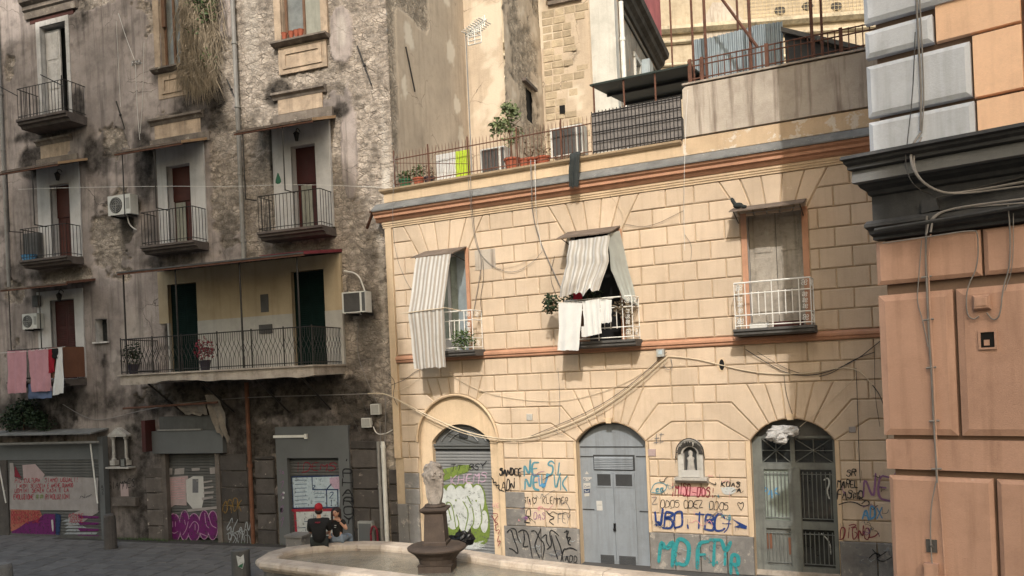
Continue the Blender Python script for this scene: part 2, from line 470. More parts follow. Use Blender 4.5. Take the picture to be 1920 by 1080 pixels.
pm('black_plastic', (0.006, 0.006, 0.007), 0.2, 8, 0.3, 0.5, 20)
for nm, c in dict(p_black=(0.012, 0.012, 0.014), p_blue=(0.012, 0.04, 0.17), p_teal=(0.03, 0.24, 0.26), p_aqua=(0.09, 0.25, 0.31),
                  p_green=(0.15, 0.21, 0.045), p_white=(0.50, 0.52, 0.51), p_pink=(0.46, 0.33, 0.42), p_purple=(0.125, 0.012, 0.105),
                  p_rose=(0.40, 0.24, 0.34), p_red=(0.32, 0.03, 0.05), p_crimson=(0.19, 0.015, 0.03), p_orange=(0.36, 0.12, 0.085),
                  p_lilac=(0.24, 0.11, 0.24), p_ltblue=(0.42, 0.50, 0.55), p_navy=(0.015, 0.035, 0.10), p_grey=(0.14, 0.14, 0.15),
                  p_gold=(0.22, 0.13, 0.03), p_sky=(0.09, 0.28, 0.50), p_paleink=(0.62, 0.28, 0.30), p_silver=(0.30, 0.32, 0.33)).items():
    fm_ = pm(nm, c, 0.14, 7, 0.6, 0.05, 40)
    t = fm_.node_tree                                       # sprayed paint is thin and worn: it breaks up
    co = N(t, 'ShaderNodeTexCoord').outputs['Object']
    t.links.new(mrange(t, tnoise(t, co, 9, 8, 0.75), 0.36, 0.46, 0.25, 0.93), t.nodes['Principled BSDF'].inputs['Alpha'])
P = MATS

# striped awning cloth: stripes follow the weave attribute s
def striped(name, a, b, n):
    m = bpy.data.materials.new(name)
    m.use_nodes = True
    t = m.node_tree
    bs = t.nodes['Principled BSDF']
    at = N(t, 'ShaderNodeAttribute', attribute_name='s')
    k = N(t, 'ShaderNodeMath', operation='MULTIPLY'); k.inputs[1].default_value = n * 2 * math.pi
    t.links.new(at.outputs['Fac'], k.inputs[0])
    s_ = N(t, 'ShaderNodeMath', operation='SINE'); t.links.new(k.outputs[0], s_.inputs[0])
    co = N(t, 'ShaderNodeTexCoord').outputs['Object']
    c = mixc(t, mrange(t, s_.outputs[0], -0.15, 0.15), a, b)
    c = mixc(t, mrange(t, tnoise(t, co, 3, 6, 0.65), 0.45, 0.75, 0, 0.45), c, (0.40, 0.35, 0.30))
    t.links.new(c, bs.inputs['Base Color'])
    bs.inputs['Roughness'].default_value = 0.95
    tr = N(t, 'ShaderNodeBsdfTranslucent')
    t.links.new(c, tr.inputs[0])
    ms = N(t, 'ShaderNodeMixShader'); ms.inputs[0].default_value = 0.25
    t.links.new(bs.outputs[0], ms.inputs[1]); t.links.new(tr.outputs[0], ms.inputs[2])
    t.links.new(ms.outputs[0], t.nodes['Material Output'].inputs['Surface'])
    MATS[name] = m
striped('awning_stripe', (0.40, 0.355, 0.31), (0.64, 0.63, 0.61), 9)
striped('awning_stripe_fine', (0.46, 0.43, 0.39), (0.63, 0.62, 0.60), 11)

# weathered wall: mask colours r = plaster on it, g = soot, b = pale limewash, drawn on the wall mesh
def wall_mat(name, plaster, tufa, pale, soot=(0.030, 0.026, 0.023), k=1.0):
    m = bpy.data.materials.new(name)
    m.use_nodes = True
    t = m.node_tree
    bs = t.nodes['Principled BSDF']
    co = N(t, 'ShaderNodeTexCoord').outputs['Object']
    at = N(t, 'ShaderNodeAttribute', attribute_name='mask')
    sp = N(t, 'ShaderNodeSeparateColor')
    t.links.new(at.outputs['Color'], sp.inputs[0])
    big = tnoise(t, co, 0.45, 6, 0.62)
    mid = tnoise(t, co, 2.6, 8, 0.7)
    fine = tnoise(t, co, 16, 6, 0.7)
    strk = tnoise(t, co, 1.0, 6, 0.65, (5, 5, 0.35))
    pl = mixc(t, mrange(t, big, 0.32, 0.68), mul(plaster, 1 - .4 * k), mul(plaster, 1 + .3 * k))
    pl = mixc(t, mrange(t, mid, 0.48, 0.68, 0, 0.6 * k), pl, mul(plaster, 0.42))
    pl = mixc(t, mrange(t, strk, 0.5, 0.66, 0, 0.65 * k), pl, mul(plaster, 0.32))
    vo = N(t, 'ShaderNodeTexVoronoi')
    vo.inputs['Scale'].default_value = 5.5
    t.links.new(co, vo.inputs['Vector'])
    tu = mixc(t, mrange(t, mid, 0.35, 0.65), mul(tufa, 0.5), mul(tufa, 1.35))
    vb_ = N(t, 'ShaderNodeRGBToBW'); t.links.new(vo.outputs['Color'], vb_.inputs[0])
    tu = mixc(t, 0.28, tu, vb_.outputs[0], 'OVERLAY')
    bw = N(t, 'ShaderNodeHueSaturation'); bw.inputs['Saturation'].default_value = 0.9
    t.links.new(tu, bw.inputs['Color'])
    tu = mixc(t, mrange(t, fine, 0.48, 0.72, 0, 0.7), bw.outputs[0], mul(tufa, 0.3))
    wob = N(t, 'ShaderNodeTexNoise'); wob.inputs['Scale'].default_value = 2.2; wob.inputs['Detail'].default_value = 4
    t.links.new(co, wob.inputs['Vector'])
    wv = N(t, 'ShaderNodeMixRGB', blend_type='LINEAR_LIGHT'); wv.inputs[0].default_value = 0.22
    t.links.new(co, wv.inputs[1]); t.links.new(wob.outputs['Color'], wv.inputs[2])
    def edges(sc, a, b_):
        mp = N(t, 'ShaderNodeMapping'); mp.inputs['Scale'].default_value = sc
        t.links.new(wv.outputs[0], mp.inputs[0])
        ve = N(t, 'ShaderNodeTexVoronoi', feature='DISTANCE_TO_EDGE'); ve.inputs['Scale'].default_value = 1.0
        t.links.new(mp.outputs[0], ve.inputs['Vector'])
        return mrange(t, ve.outputs['Distance'], a, b_, 1.0, 0.0)
    joint = edges((4.2, 4.2, 7.6), 0.0, 0.10)
    jm = N(t, 'ShaderNodeMath', operation='MULTIPLY'); t.links.new(joint, jm.inputs[0]); t.links.new(mrange(t, mid, 0.38, 0.62, 0.0, 0.72), jm.inputs[1])
    tu = mixc(t, jm.outputs[0], tu, mul(tufa, 0.22))
    crack = edges((0.55, 0.55, 0.8), 0.002, 0.008)
    cm = N(t, 'ShaderNodeMath', operation='MULTIPLY'); t.links.new(crack, cm.inputs[0]); t.links.new(mrange(t, big, 0.5, 0.6, 0, 0.8), cm.inputs[1])
    pl = mixc(t, cm.outputs[0], pl, mul(plaster, 0.18))
    pl = mixc(t, mrange(t, fine, 0.55, 0.75, 0, 0.35), pl, mul(plaster, 0.45))
    c = mixc(t, sp.outputs[0], tu, pl)
    c = mixc(t, sp.outputs[2], c, pale)
    sn = N(t, 'ShaderNodeMath', operation='MULTIPLY')
    t.links.new(sp.outputs[1], sn.inputs[0])
    t.links.new(mrange(t, mid, 0.25, 0.65, 0.55, 1.15), sn.inputs[1])
    c = mixc(t, sn.outputs[0], c, soot)
    t.links.new(c, bs.inputs['Base Color'])
    bs.inputs['Roughness'].default_value = 0.95
    bs.inputs['Specular IOR Level'].default_value = 0.15
    b = N(t, 'ShaderNodeBump')
    b.inputs['Strength'].default_value = 0.9
    b.inputs['Distance'].default_value = 0.045
    hm = N(t, 'ShaderNodeMath', operation='MULTIPLY')
    t.links.new(tnoise(t, co, 22, 8, 0.72), hm.inputs[0])
    t.links.new(mrange(t, sp.outputs[0], 0, 1, 1.0, 0.3), hm.inputs[1])
    hs_ = N(t, 'ShaderNodeMath', operation='SUBTRACT'); t.links.new(hm.outputs[0], hs_.inputs[0])
    hj = N(t, 'ShaderNodeMath', operation='MULTIPLY'); t.links.new(jm.outputs[0], hj.inputs[0]); t.links.new(mrange(t, sp.outputs[0], 0, 1, 0.8, 0.0), hj.inputs[1])
    t.links.new(hj.outputs[0], hs_.inputs[1])
    t.links.new(hs_.outputs[0], b.inputs['Height'])
    t.links.new(b.outputs[0], bs.inputs['Normal'])
    MATS[name] = m
wall_mat('old_wall', (0.355, 0.305, 0.28), (0.41, 0.345, 0.285), (0.56, 0.51, 0.45))
wall_mat('rear_wall', (0.48, 0.395, 0.305), (0.40, 0.33, 0.25), (0.68, 0.61, 0.50), k=0.35)

# water
m = bpy.data.materials.new('water')
m.use_nodes = True
t = m.node_tree
bs = t.nodes['Principled BSDF']
bs.inputs['Base Color'].default_value = (0.55, 0.52, 0.45, 1)
bs.inputs['Roughness'].default_value = 0.03
bs.inputs['IOR'].default_value = 1.33
bs.inputs['Transmission Weight'].default_value = 0.75
b = N(t, 'ShaderNodeBump')
b.inputs['Strength'].default_value = 0.35
b.inputs['Distance'].default_value = 0.05
co = N(t, 'ShaderNodeTexCoord').outputs['Object']
t.links.new(tnoise(t, co, 5, 4, 0.6, None, 0.6), b.inputs['Height'])
t.links.new(b.outputs[0], bs.inputs['Normal'])
P['water'] = m

# ------------------------------------------------------------------ paint strokes and lettering
GL = dict(A='002640 1232', B='0006264534033342413000', C='4536160501103041', D='00062645412000', E='46060040 0333', F='460600 0333', G='45361605011030414323',
 H='0006 4046 0343', I='2026', J='4641301001', K='0006 460340', L='060040', M='0006234640', N='00064046', O='100105163645413010', P='00063645433303',
 Q='100105163645413010 2240', R='00063645433303 2340', S='45361605143442301001', T='0646 2026', U='060110304146', V='062046', W='0610233046', X='0046 0640',
 Y='062346 2320', Z='06460040')
GL.update({'0': GL['O'], '1': '152620 1030', '2': '0516364500 0040', '3': '051636453323 33423010', '4': '30360242', '5': '4606033342301001', '6': '461605011030414313',
 '7': '064610', '8': '1304051636453413020110304132 13', '9': '104145361605041343', '.': '2021', '!': '2326 2021', '-': '0343', "'": '2526', '+': '0343 2125',
 '*': '20040516254536 20444536', '/': '0046', 'a': '430310004144', 'e': '0343341402102041', 's': '44140332203000', '^': '032603', '~': '01132244', '#': '1016 3036 0242 0444'})

def ribbon(mb, pts, wd, y, taper=0.0):
    pts = [Vector((p[0], p[1])) for p in pts]
    n = len(pts)
    if n < 2: return
    L_, R2 = [], []
    for i in range(n):
        t_ = pts[min(i + 1, n - 1)] - pts[max(i - 1, 0)]
        if t_.length < 1e-9: t_ = Vector((1, 0))
        t_.normalize()
        k = Vector((-t_.y, t_.x)) * (wd / 2) * (1 - taper * abs(2 * i / (n - 1) - 1))
        L_.append(pts[i] + k); R2.append(pts[i] - k)
    e0 = (pts[0] - pts[1]).normalized() * wd * 0.4
    e1 = (pts[-1] - pts[-2]).normalized() * wd * 0.4
    V = [(p.x, y, p.y) for p in L_] + [(p.x, y, p.y) for p in R2] + [(pts[0].x + e0.x, y, pts[0].y + e0.y), (pts[-1].x + e1.x, y, pts[-1].y + e1.y)]
    mb.add(V, [(i, i + 1, n + i + 1, n + i) for i in range(n - 1)] + [(2 * n, 0, n), (2 * n + 1, 2 * n - 1, n - 1)])

class Paint:
    """flat paint on one facade, drawn with strokes given in photograph pixels"""
    def __init__(s, F, w=0.004):
        s.F = F; s.w = w; s.k = 0; s.mb = {}; s.obs = []
    def y(s):
        s.k += 1
        return -(s.w + 0.00012 * s.k)
    def get(s, m):
        if m not in s.mb: s.mb[m] = MB()
        return s.mb[m]
    def stroke(s, m, pts, px, sm=2, taper=0.25, mb=None):
        q = [s.F.uv(x, y, s.w) for x, y in pts]
        sc = abs(s.F.uv(pts[0][0], pts[0][1] + 10, s.w)[1] - s.F.uv(pts[0][0], pts[0][1], s.w)[1]) / 10
        ribbon(mb or s.get(m), smooth_path(q, sm), px * sc, s.y(), taper)
    def fill(s, m, pts, sm=2):
        q = [s.F.uv(x, y, s.w) for x, y in pts]
        if sm: q = smooth_path(q + [q[0]], sm)[:-1]
        yy = s.y()
        mb = MB(); mb.add([(a, yy, b) for a, b in q], [tuple(range(len(q)))])
        s.obs.append((m, mb))
    def text(s, m, txt, p0, p1, h, px, jit=0.12, slant=0.1, sm=2, gap=0.35):
        n = len(txt)
        mb = MB()
        s.obs.append((m, mb))
        dx, dy = (p1[0] - p0[0]) / n, (p1[1] - p0[1]) / n
        vert = abs(dy) > abs(dx)
        cw = abs(dx)
        wild = min(1.0, jit * 4)
        for i, ch in enumerate(txt):
            ox, oy = p0[0] + dx * i, p0[1] + dy * i
            ks, kr = 1 + wild * random.uniform(-.12, .25), wild * random.uniform(-.12, .16)
            for st in GL.get(ch, '').split():
                pts = []
                for j in range(0, len(st) - 1, 2):
                    gx, gy = int(st[j]) / 4.0, int(st[j + 1]) / 6.0
                    gx += random.uniform(-jit, jit); gy += random.uniform(-jit, jit) * 0.7
                    gx, gy = gx + kr * gy, (gy - kr * (gx - .5)) * ks
                    if vert: pts.append((ox + h * gx, oy + abs(dy) * (1 - gap * 0.4) * (1 - gy)))
                    else: pts.append((ox + (gx * (1 - gap * (1 - wild * .5)) + gy * slant) * cw, oy + dy * gx - gy * h))
                if wild > .3 and len(pts) > 2:
                    a_, b_ = pts[-2], pts[-1]
                    pts.append((b_[0] + (b_[0] - a_[0]) * .12, b_[1] + (b_[1] - a_[1]) * .12))
                s.stroke(m, pts, px * random.uniform(.85, 1.2), sm if len(pts) > 2 else 0, .35, mb)
    def scribble(s, cols, box, n, px, rgn, drips=0):
        for _ in range(n):
            m = rgn.choice(cols); x, y = rgn.uniform(box[0], box[2]), rgn.uniform(box[1], box[3])
            sz = rgn.uniform(5, 16); pts = [(x, y)]
            for k in range(rgn.randint(3, 8)): pts.append((pts[-1][0] + rgn.uniform(-.5, .9) * sz, min(box[3], max(box[1], y + rgn.uniform(-.7, .7) * sz))))
            s.stroke(m, [p for p in pts if p[0] < box[2] + 8], px * rgn.uniform(.7, 1.6))
        for _ in range(drips):
            x, y = rgn.uniform(box[0], box[2]), rgn.uniform(box[1], box[3]); s.stroke(rgn.choice(cols), [(x, y), (x + .6, y + rgn.uniform(5, 16))], .8, 0)
    def done(s, parent, label=None):
        for q, (m, mb) in enumerate(list(s.mb.items()) + s.obs):
            if mb.v: mb.build('poster' if m.startswith('paper') else 'graffiti', P[m], parent, recalc=False, label=label, kind='stuff' if q < len(s.mb) else None)

# ------------------------------------------------------------------ shared small builders
def bar_mesh(h, r=0.008, name='bar', mat=None):
    mb = MB()
    mb.tube([(0, 0, 0), (0, 0, h)], r, 5)
    return mb.mesh(name, mat)

def cloth(rows, nu=14, nv=8, amp=0.03, waves=4, lift=0.0, ragged=0.0, sd_=0):
    """rows: list of (left, right) points from top to bottom"""
    mb = MB()
    R = len(rows) - 1
    rg = random.Random(sd_)
    ph = rg.uniform(0, 6)
    nn = nv * R + 1
    for j in range(nn):
        t_ = j / nv
        k = min(int(t_), R - 1)
        a = lerp(rows[k][0], rows[k + 1][0], t_ - k)
        b_ = lerp(rows[k][1], rows[k + 1][1], t_ - k)
        T = j / (nn - 1)
        for i in range(nu + 1):
            s_ = i / nu
            p = list(lerp(a, b_, s_))
            wv = math.sin(s_ * waves * 2 * math.pi + ph + 0.6 * T) + 0.5 * noise.noise((s_ * 6 + sd_, T * 3, 0.3))
            p[1] += -amp * wv * (0.35 + 0.65 * T) - 1.6 * amp * noise.noise((s_ * 3.1 + sd_, T * 4.3, 1.7)) * (0.3 + 0.7 * T)
            p[0] += 0.6 * amp * noise.noise((T * 5 + sd_, s_ * 2, 4.2)); p[2] += 0.5 * amp * noise.noise((T * 3, s_ * 5 + sd_, 8.2)) * (j > 0)
            if j == nn - 1: p[2] += ragged * noise.noise((s_ * 7, sd_, 0)) 
            mb.v.append(tuple(p)); mb.att.append(s_)
    for j in range(nn - 1):
        for i in range(nu):
            q = j * (nu + 1) + i
            mb.f.append((q, q + 1, q + nu + 2, q + nu + 1)); mb.mi.append(0)
    return mb

def leaves(mb, c, r, n, size=0.06, flat=1.0, rg=random):
    for _ in range(n):
        while True:
            d = Vector((rg.uniform(-1, 1), rg.uniform(-1, 1), rg.uniform(-1, 1)))
            if d.length <= 1: break
        d = d * (0.55 + 0.45 * d.length)
        p = Vector(c) + Vector((d.x * r[0], d.y * r[1], d.z * r[2]))
        a = Vector((rg.uniform(-1, 1), rg.uniform(-1, 1), rg.uniform(-0.6, 0.6))).normalized()
        b_ = a.orthogonal().normalized()
        b_ = (b_ * math.cos(1) + a.cross(b_) * rg.uniform(-1, 1)).normalized()
        s_ = size * rg.uniform(0.6, 1.3)
        mb.add([p, p + a * s_ * 0.5 + b_ * s_ * 0.28, p + a * s_, p + a * s_ * 0.5 - b_ * s_ * 0.28], [(0, 1, 2), (0, 2, 3)])

def cable(name, pts, r, mat, label, F=WORLD, n=5, sm=0, group=None):
    mb = MB()
    mb.tube(smooth_path(pts, sm) if sm else pts, r, n)
    return mb.build(name, P[mat], None, F, pts[0], label, 'cable', group)

def ac_unit(F, u, v, w, label, bw=0.78, bh=0.56, bd=0.30, front='fan', group=None, face=1):
    o = thing('air_conditioner', label, 'air conditioner', F, (u, -w, v), group)
    mb = MB(); mb.box((u, -w - bd, v), (u + bw, -w, v + bh)); mb.build('casing', P['ac_white'], o)
    yf = -w - bd
    if front == 'fan':
        c = (u + bw * 0.36, v + bh * 0.5); r = bh * 0.41
        mb = MB(); mb.prism([(c[0] + r * math.cos(q * math.pi / 12), c[1] + r * math.sin(q * math.pi / 12)) for q in range(24)], yf - 0.012, yf + 0.01); mb.build('fan_grille', P['ac_grille'], o)
        mb = MB()
        for k in range(1, 4):
            rr = r * k / 4 + 0.03
            mb.tube([(c[0] + rr * math.cos(q * math.pi / 10), yf - 0.02, c[1] + rr * math.sin(q * math.pi / 10)) for q in range(21)], 0.006, 4)
        mb.tube([(c[0] - r, yf - 0.02, c[1]), (c[0] + r, yf - 0.02, c[1])], 0.008, 4); mb.tube([(c[0], yf - 0.02, c[1] - r), (c[0], yf - 0.02, c[1] + r)], 0.008, 4)
        mb.build('grille_ring', P['plastic_grey'], o)
        mb = MB(); mb.box((u + bw * 0.80, yf - 0.012, v + bh * 0.25), (u + bw * 0.95, yf + 0.01, v + bh * 0.8)); mb.build('service_panel', P['plastic_grey'], o)
    else:                          # the back: a field of dark cooling fins between white edges
        mb = MB()
        nfin = 22
        for k in range(nfin):
            x = u + 0.07 + (bw - 0.26) * k / (nfin - 1)
            mb.box((x, yf - 0.014, v + 0.04), (x + 0.012, yf + 0.005, v + bh - 0.04))
        mb.build('fin', P['sheet_grey'], o)
        mb = MB(); mb.box((u + 0.05, yf - 0.005, v + 0.03), (u + bw - 0.17, yf + 0.01, v + bh - 0.03)); mb.box((u + bw - 0.11, yf - 0.005, v + 0.03), (u + bw - 0.015, yf + 0.01, v + bh - 0.03)); mb.build('fin_backing', P['ac_grille'], o)
    for x in (u + 0.12, u + bw - 0.14):
        mb = MB(); mb.box((x, -w - bd - 0.03, v - 0.05), (x + 0.035, 0.02 if w < 0.3 else -w + 0.02, v)); mb.build('bracket', P['iron'], o)
    return o

def lantern(F, u, v, label):
    o = thing('wall_lantern', label, 'lantern', F, (u, 0, v))
    mb = MB(); mb.tube(smooth_path([(u, -0.02, v + 0.05), (u, -0.16, v + 0.2), (u, -0.26, v + 0.14), (u, -0.26, v + 0.06)], 1), 0.012, 5); mb.box((u - 0.04, -0.03, v - 0.02), (u + 0.04, 0.0, v + 0.12)); mb.build('arm', P['iron'], o)
    mb = MB(); mb.lathe([(0.045, -0.17), (0.085, 0.02), (0.10, 0.03), (0.02, 0.10)], (u, -0.26, v - 0.01), 6); mb.build('lamp_housing', P['iron'], o)
    return o

# ================================================================== ground
gm = MB()
gm.quad((-90, -60, 0), (90, -60, 0), (90, 120, 0), (-90, 120, 0))
ground_o = gm.build('ground', P['road'], None, WORLD, (0, 0, 0), 'dark paved ground of the square', kind='structure', recalc=False)
pav = thing('pavement', 'dark basalt slab paving in front of the old building', None, LF, (0, 0, 0), kind='structure')
mb = MB(); mb.box((-19, -6.2, 0.004), (-0.3, 0.6, 0.03)); mb.build('bedding', P['ground_dirt'], pav)
rr = random.Random(3)
slab_meshes = []
for k in range(7):
    mb = MB()
    lw, ld = rr.uniform(0.62, 0.95), 0.43
    z = [0.055 + rr.uniform(-0.004, 0.004) for _ in range(4)]
    g = 0.010
    lo = [(g, g, 0.02), (lw - g, g, 0.02), (lw - g, ld - g, 0.02), (g, ld - g, 0.02)]
    hi = [(2.2 * g, 2.2 * g, z[0]), (lw - 2.2 * g, 2.2 * g, z[1]), (lw - 2.2 * g, ld - 2.2 * g, z[2]), (2.2 * g, ld - 2.2 * g, z[3])]
    mb.hexa(lo + hi)
    slab_meshes.append((mb.mesh('paving_stone', P['basalt']), lw))
cnt = 0
for r in range(14):
    x = -18.6 + rr.uniform(0, 0.5)
    y = -6.1 + r * 0.43
    while x < -1.6 and cnt < 296:
        me, lw = rr.choice(slab_meshes)
        if x + lw < -0.4: inst(me, 'paving_stone', pav, (x, y, 0)); cnt += 1
        x += lw
mb = MB()
for _ in range(900):                                        # weeds along the foot of the wall
    u = random.choice([random.gauss(-8.6, 0.7), random.gauss(-10.6, 0.5), random.uniform(-14, -2)])
    y = -0.06 - abs(random.gauss(0, 0.10)); h = random.uniform(0.03, 0.11)
    a = random.uniform(0, 6.3)
    mb.add([(u, y, 0.03), (u + 0.015 * math.cos(a), y + 0.015 * math.sin(a), 0.03), (u + 0.05 * math.cos(a + 1), y + 0.05 * math.sin(a + 1), 0.03 + h)], [(0, 1, 2)])
mb.build('weeds', P['leaf'], None, LF, (-8, -0.2, 0.03), 'green weeds growing along the foot of the old wall', 'weeds', kind='stuff', recalc=False)

# ================================================================== unseen blocks behind the viewer, put in to shade both sides of the square
def back_block(name, label, poly, y0, y1, zmat):
    o = thing(name, label, 'building', WORLD, (poly[0][0], y0, 0))
    mb = MB(); mb.prism(poly, y0, y1); mb.build('wall', P[zmat], o)
    return o
back_block('left_shade_block', 'unseen tall block behind the viewer, shaped to shade the old facade', [(-8.0, 0), (-7.95, 21.4), (-6.95, 30.4), (-7.95, 33.4), (-11.8, 36.6), (-13.6, 41.5), (-34, 44), (-34, 0)], -6.0, -12.0, 'rear_white')  # unseen shade caster; sloping outline sets the shadow edge, pale wall adds bounce
back_block('right_shade_block', 'unseen tall block behind the viewer, shaped to shade the orange corner building', [(1.76, 0), (1.76, 29), (5.8, 29), (5.8, 0)], -12.0, -17.0, 'rear_white')  # unseen shade caster, sized to keep the sun off the orange building

# ================================================================== old building on the left
OB = thing('old_apartment_building', 'decaying grey brown apartment building with peeling plaster and iron balconies', 'building', LF, (0, 0, 0))
F = LF
def gridwall(name, parent, pos, s0, s1, v0, v1, holes, maskf, mat, res, label=None):
    """pos(s, v, h) -> point, h out of the wall; maskf(s, v) -> (plaster, soot, pale, height)"""
    def lines(a, b, ex):
        n = int((b - a) / res)
        base = [a + (b - a) * i / n for i in range(n + 1)]
        ex = [e for e in ex if a < e < b]
        base = [x for x in base if all(abs(x - e) > res * 0.35 for e in ex)] + ex
        return sorted(set(base))
    us = lines(s0, s1, [h[k] for h in holes for k in (0, 1)])
    vv = lines(v0, v1, [h[k] for h in holes for k in (2, 3)])
    V = []; C = []
    for v in vv:
        for u in us:
            p, s_, b_, h = maskf(u, v)
            V.append(pos(u, v, h)); C += [p, s_, b_, 1.0]
    n = len(us)
    Fc = []
    for j in range(len(vv) - 1):
        mv = (vv[j] + vv[j + 1]) / 2
        hh = [h for h in holes if h[2] < mv < h[3]]
        for i in range(n - 1):
            mu = (us[i] + us[i + 1]) / 2
            if any(h[0] < mu < h[1] for h in hh): continue
            q = j * n + i
            Fc.append((q, q + 1, q + n + 1, q + n))
    me = bpy.data.meshes.new(name)
    off = OFF[parent.name]
    me.from_pydata([(p[0] - off.x, p[1] - off.y, p[2] - off.z) for p in V], [], Fc)
    ca = me.color_attributes.new('mask', 'FLOAT_COLOR', 'POINT')
    ca.data.foreach_set('color', C)
    me.materials.append(P[mat])
    me.polygons.foreach_set('use_smooth', [True] * len(me.polygons))
    me.update()
    o = bpy.data.objects.new(name, me)
    COL.objects.link(o); o.parent = parent
    OFF[o.name] = off
    if label: o['label'] = label
    return o

def ell(F, lst):
    out = []
    for px, py, rx, ry, val in lst:
        u, v = F.uv(px, py)
        a = abs(F.uv(px + rx, py)[0] - u); b_ = abs(F.uv(px, py + ry)[1] - v)
        out.append((u, v, max(a, .05), max(b_, .05), val))
    return out
PL = ell(F, [(215, 275, 34, 46, -1.6), (215, 440, 48, 85, -1.6), (170, 5, 45, 18, -1.6), (20, 125, 14, 34, -1.2), (28, 545, 26, 34, -1.3), (425, 330, 30, 140, -1.5), (420, 150, 20, 80, -1.2),
             (110, 520, 60, 18, -1.0), (655, 260, 16, 110, 1.3), (640, 70, 22, 60, 1.3), (560, 150, 60, 26, -0.8), (340, 735, 130, 30, -0.9), (225, 750, 26, 60, 1.2), (270, 620, 30, 90, 1.0),
             (215, 620, 30, 90, 1.3), (500, 320, 20, 120, -0.9), (640, 560, 24, 80, -0.8), (690, 500, 20, 140, -0.9), (560, 760, 130, 24, -0.4), (235, 920, 22, 40, 0.9), (600, 770, 30, 20, 1.0), (20, 300, 30, 100, 0.8),
             (270, 40, 60, 40, -0.5), (90, 470, 10, 40, 0.8), (330, 660, 10, 60, 0)])
SO = ell(F, [(385, 190, 46, 60, 0.75), (520, 175, 26, 22, 0.8), (640, 205, 20, 22, 1.0), (60, 305, 20, 28, 0.9), (270, 300, 22, 80, 0.75), (512, 290, 9, 60, 0.8), (90, 250, 70, 14, 0.8), (172, 290, 18, 50, 0.7),
             (238, 420, 16, 60, 0.75), (320, 488, 70, 16, 0.7), (560, 470, 80, 18, 0.5), (95, 515, 60, 14, 0.6), (430, 745, 220, 48, 0.8), (560, 740, 120, 40, 0.7), (470, 900, 30, 110, 0.6), (500, 940, 40, 90, 0.55), (690, 900, 40, 130, 0.55),
             (280, 940, 26, 80, 0.55), (60, 780, 80, 60, 0.85), (400, 660, 14, 40, 0.2), (320, 600, 16, 80, 0.5), (195, 660, 16, 60, 0.35), (150, 20, 26, 50, 0.5), (150, 200, 12, 40, 0.8), (400, 820, 60, 50, 0.5), (670, 800, 50, 120, 0.45),
             (250, 840, 26, 40, 0.4), (690, 600, 26, 90, 0.35), (650, 590, 20, 20, 0.8), (330, 170, 10, 70, 0.3), (250, 900, 60, 120, 0.5), (470, 850, 260, 60, 0.45), (150, 760, 120, 30, 0.5), (440, 960, 60, 60, 0.5), (560, 800, 200, 60, 0.35), (40, 560, 20, 120, 0.3), (190, 300, 30, 40, 0.4), (430, 440, 20, 60, 0.4)])
PA = ell(F, [(726, 400, 9, 60, 0.8), (715, 520, 7, 120, 0.45), (640, 60, 9, 36, 0.35), (222, 690, 22, 34, 0.25), (236, 810, 34, 20, 0.35), (612, 790, 22, 22, 0.35), (250, 640, 22, 60, 0.22), (722, 300, 6, 120, 0.35), (470, 40, 16, 90, 0.25), (735, 900, 6, 90, 0.5)])
def near(lst, u, v, n1, n2):
    t_ = 0
    for a, b_, rx, ry, val in lst:
        dx = (u - a) / rx; dy = (v - b_) / ry
        if abs(dx) > 1.9 or abs(dy) > 1.9: continue
        d = math.sqrt(dx * dx + dy * dy) + 0.45 * n1 + 0.2 * n2
        k = max(0.0, min(1.0, (1.15 - d) / 0.45))
        t_ += val * k
    return t_
def sstep(x, a, b):
    t_ = max(0.0, min(1.0, (x - a) / (b - a)))
    return t_ * t_ * (3 - 2 * t_)
def old_mask(u, v):
    n1 = noise.fractal((u * 0.55, v * 0.55, 1.7), 1.0, 2.0, 5)
    n2 = noise.fractal((u * 3.1, v * 3.1, 5.1), 0.9, 2.0, 4)
    base = 0.55 - 1.0 * sstep(u, -5.6, -4.4) + (0.25 if v < 4.8 else 0)
    p = base + near(PL, u, v, n1, n2) + 0.65 * n1 + 0.18 * n2
    pl = sstep(p, -0.02, 0.035)
    so = min(0.92, 1.25 * max(0.0, near(SO, u, v, n1, n2)) + 0.45 * sstep(n1 + .4 * n2, .28, .6) + 0.5 * sstep(1.2 - v, 0, 1.2) * (0.5 + n1))
    pa = max(0.0, min(1.0, near(PA, u, v, n1, n2)))
    d, _ = noise.voronoi((u * 3.0 + 0.25 * n2, v * 4.6, 0.0))
    stone = min(1.0, (d[1] - d[0]) * 3.5)
    h = pl * (0.045 + 0.006 * n2 + 0.012 * n1) + (1 - pl) * (0.030 * stone + 0.022 * n2 - 0.03)
    return pl, max(0.0, so), pa, h
LH = [(-12.15, -11.09, 13.1, 16.05), (-12.0, -11.2, 8.72, 11.03), (-12.2, -11.2, 4.98, 7.45), (-7.42, -6.72, 13.9, 16.9), (-7.4, -6.55, 8.72, 11.1), (-7.55, -6.5, 4.98, 7.58),
      (-3.2, -1.98, 13.93, 16.9), (-3.08, -2.3, 8.72, 11.08), (-3.25, -2.2, 4.98, 7.6), (-10.43, -9.96, 6.05, 6.75), (-7.93, -6.07, 0, 2.6), (-3.66, -1.95, 0, 2.45)]
gridwall('wall', OB, lambda u, v, h: (u, -h, v), -19.0, 0.02, 0, 20.5, LH, old_mask, 'old_wall', 0.048, 'patchy grey plaster front with bare tufa showing')
SIDE = ell(F, [])
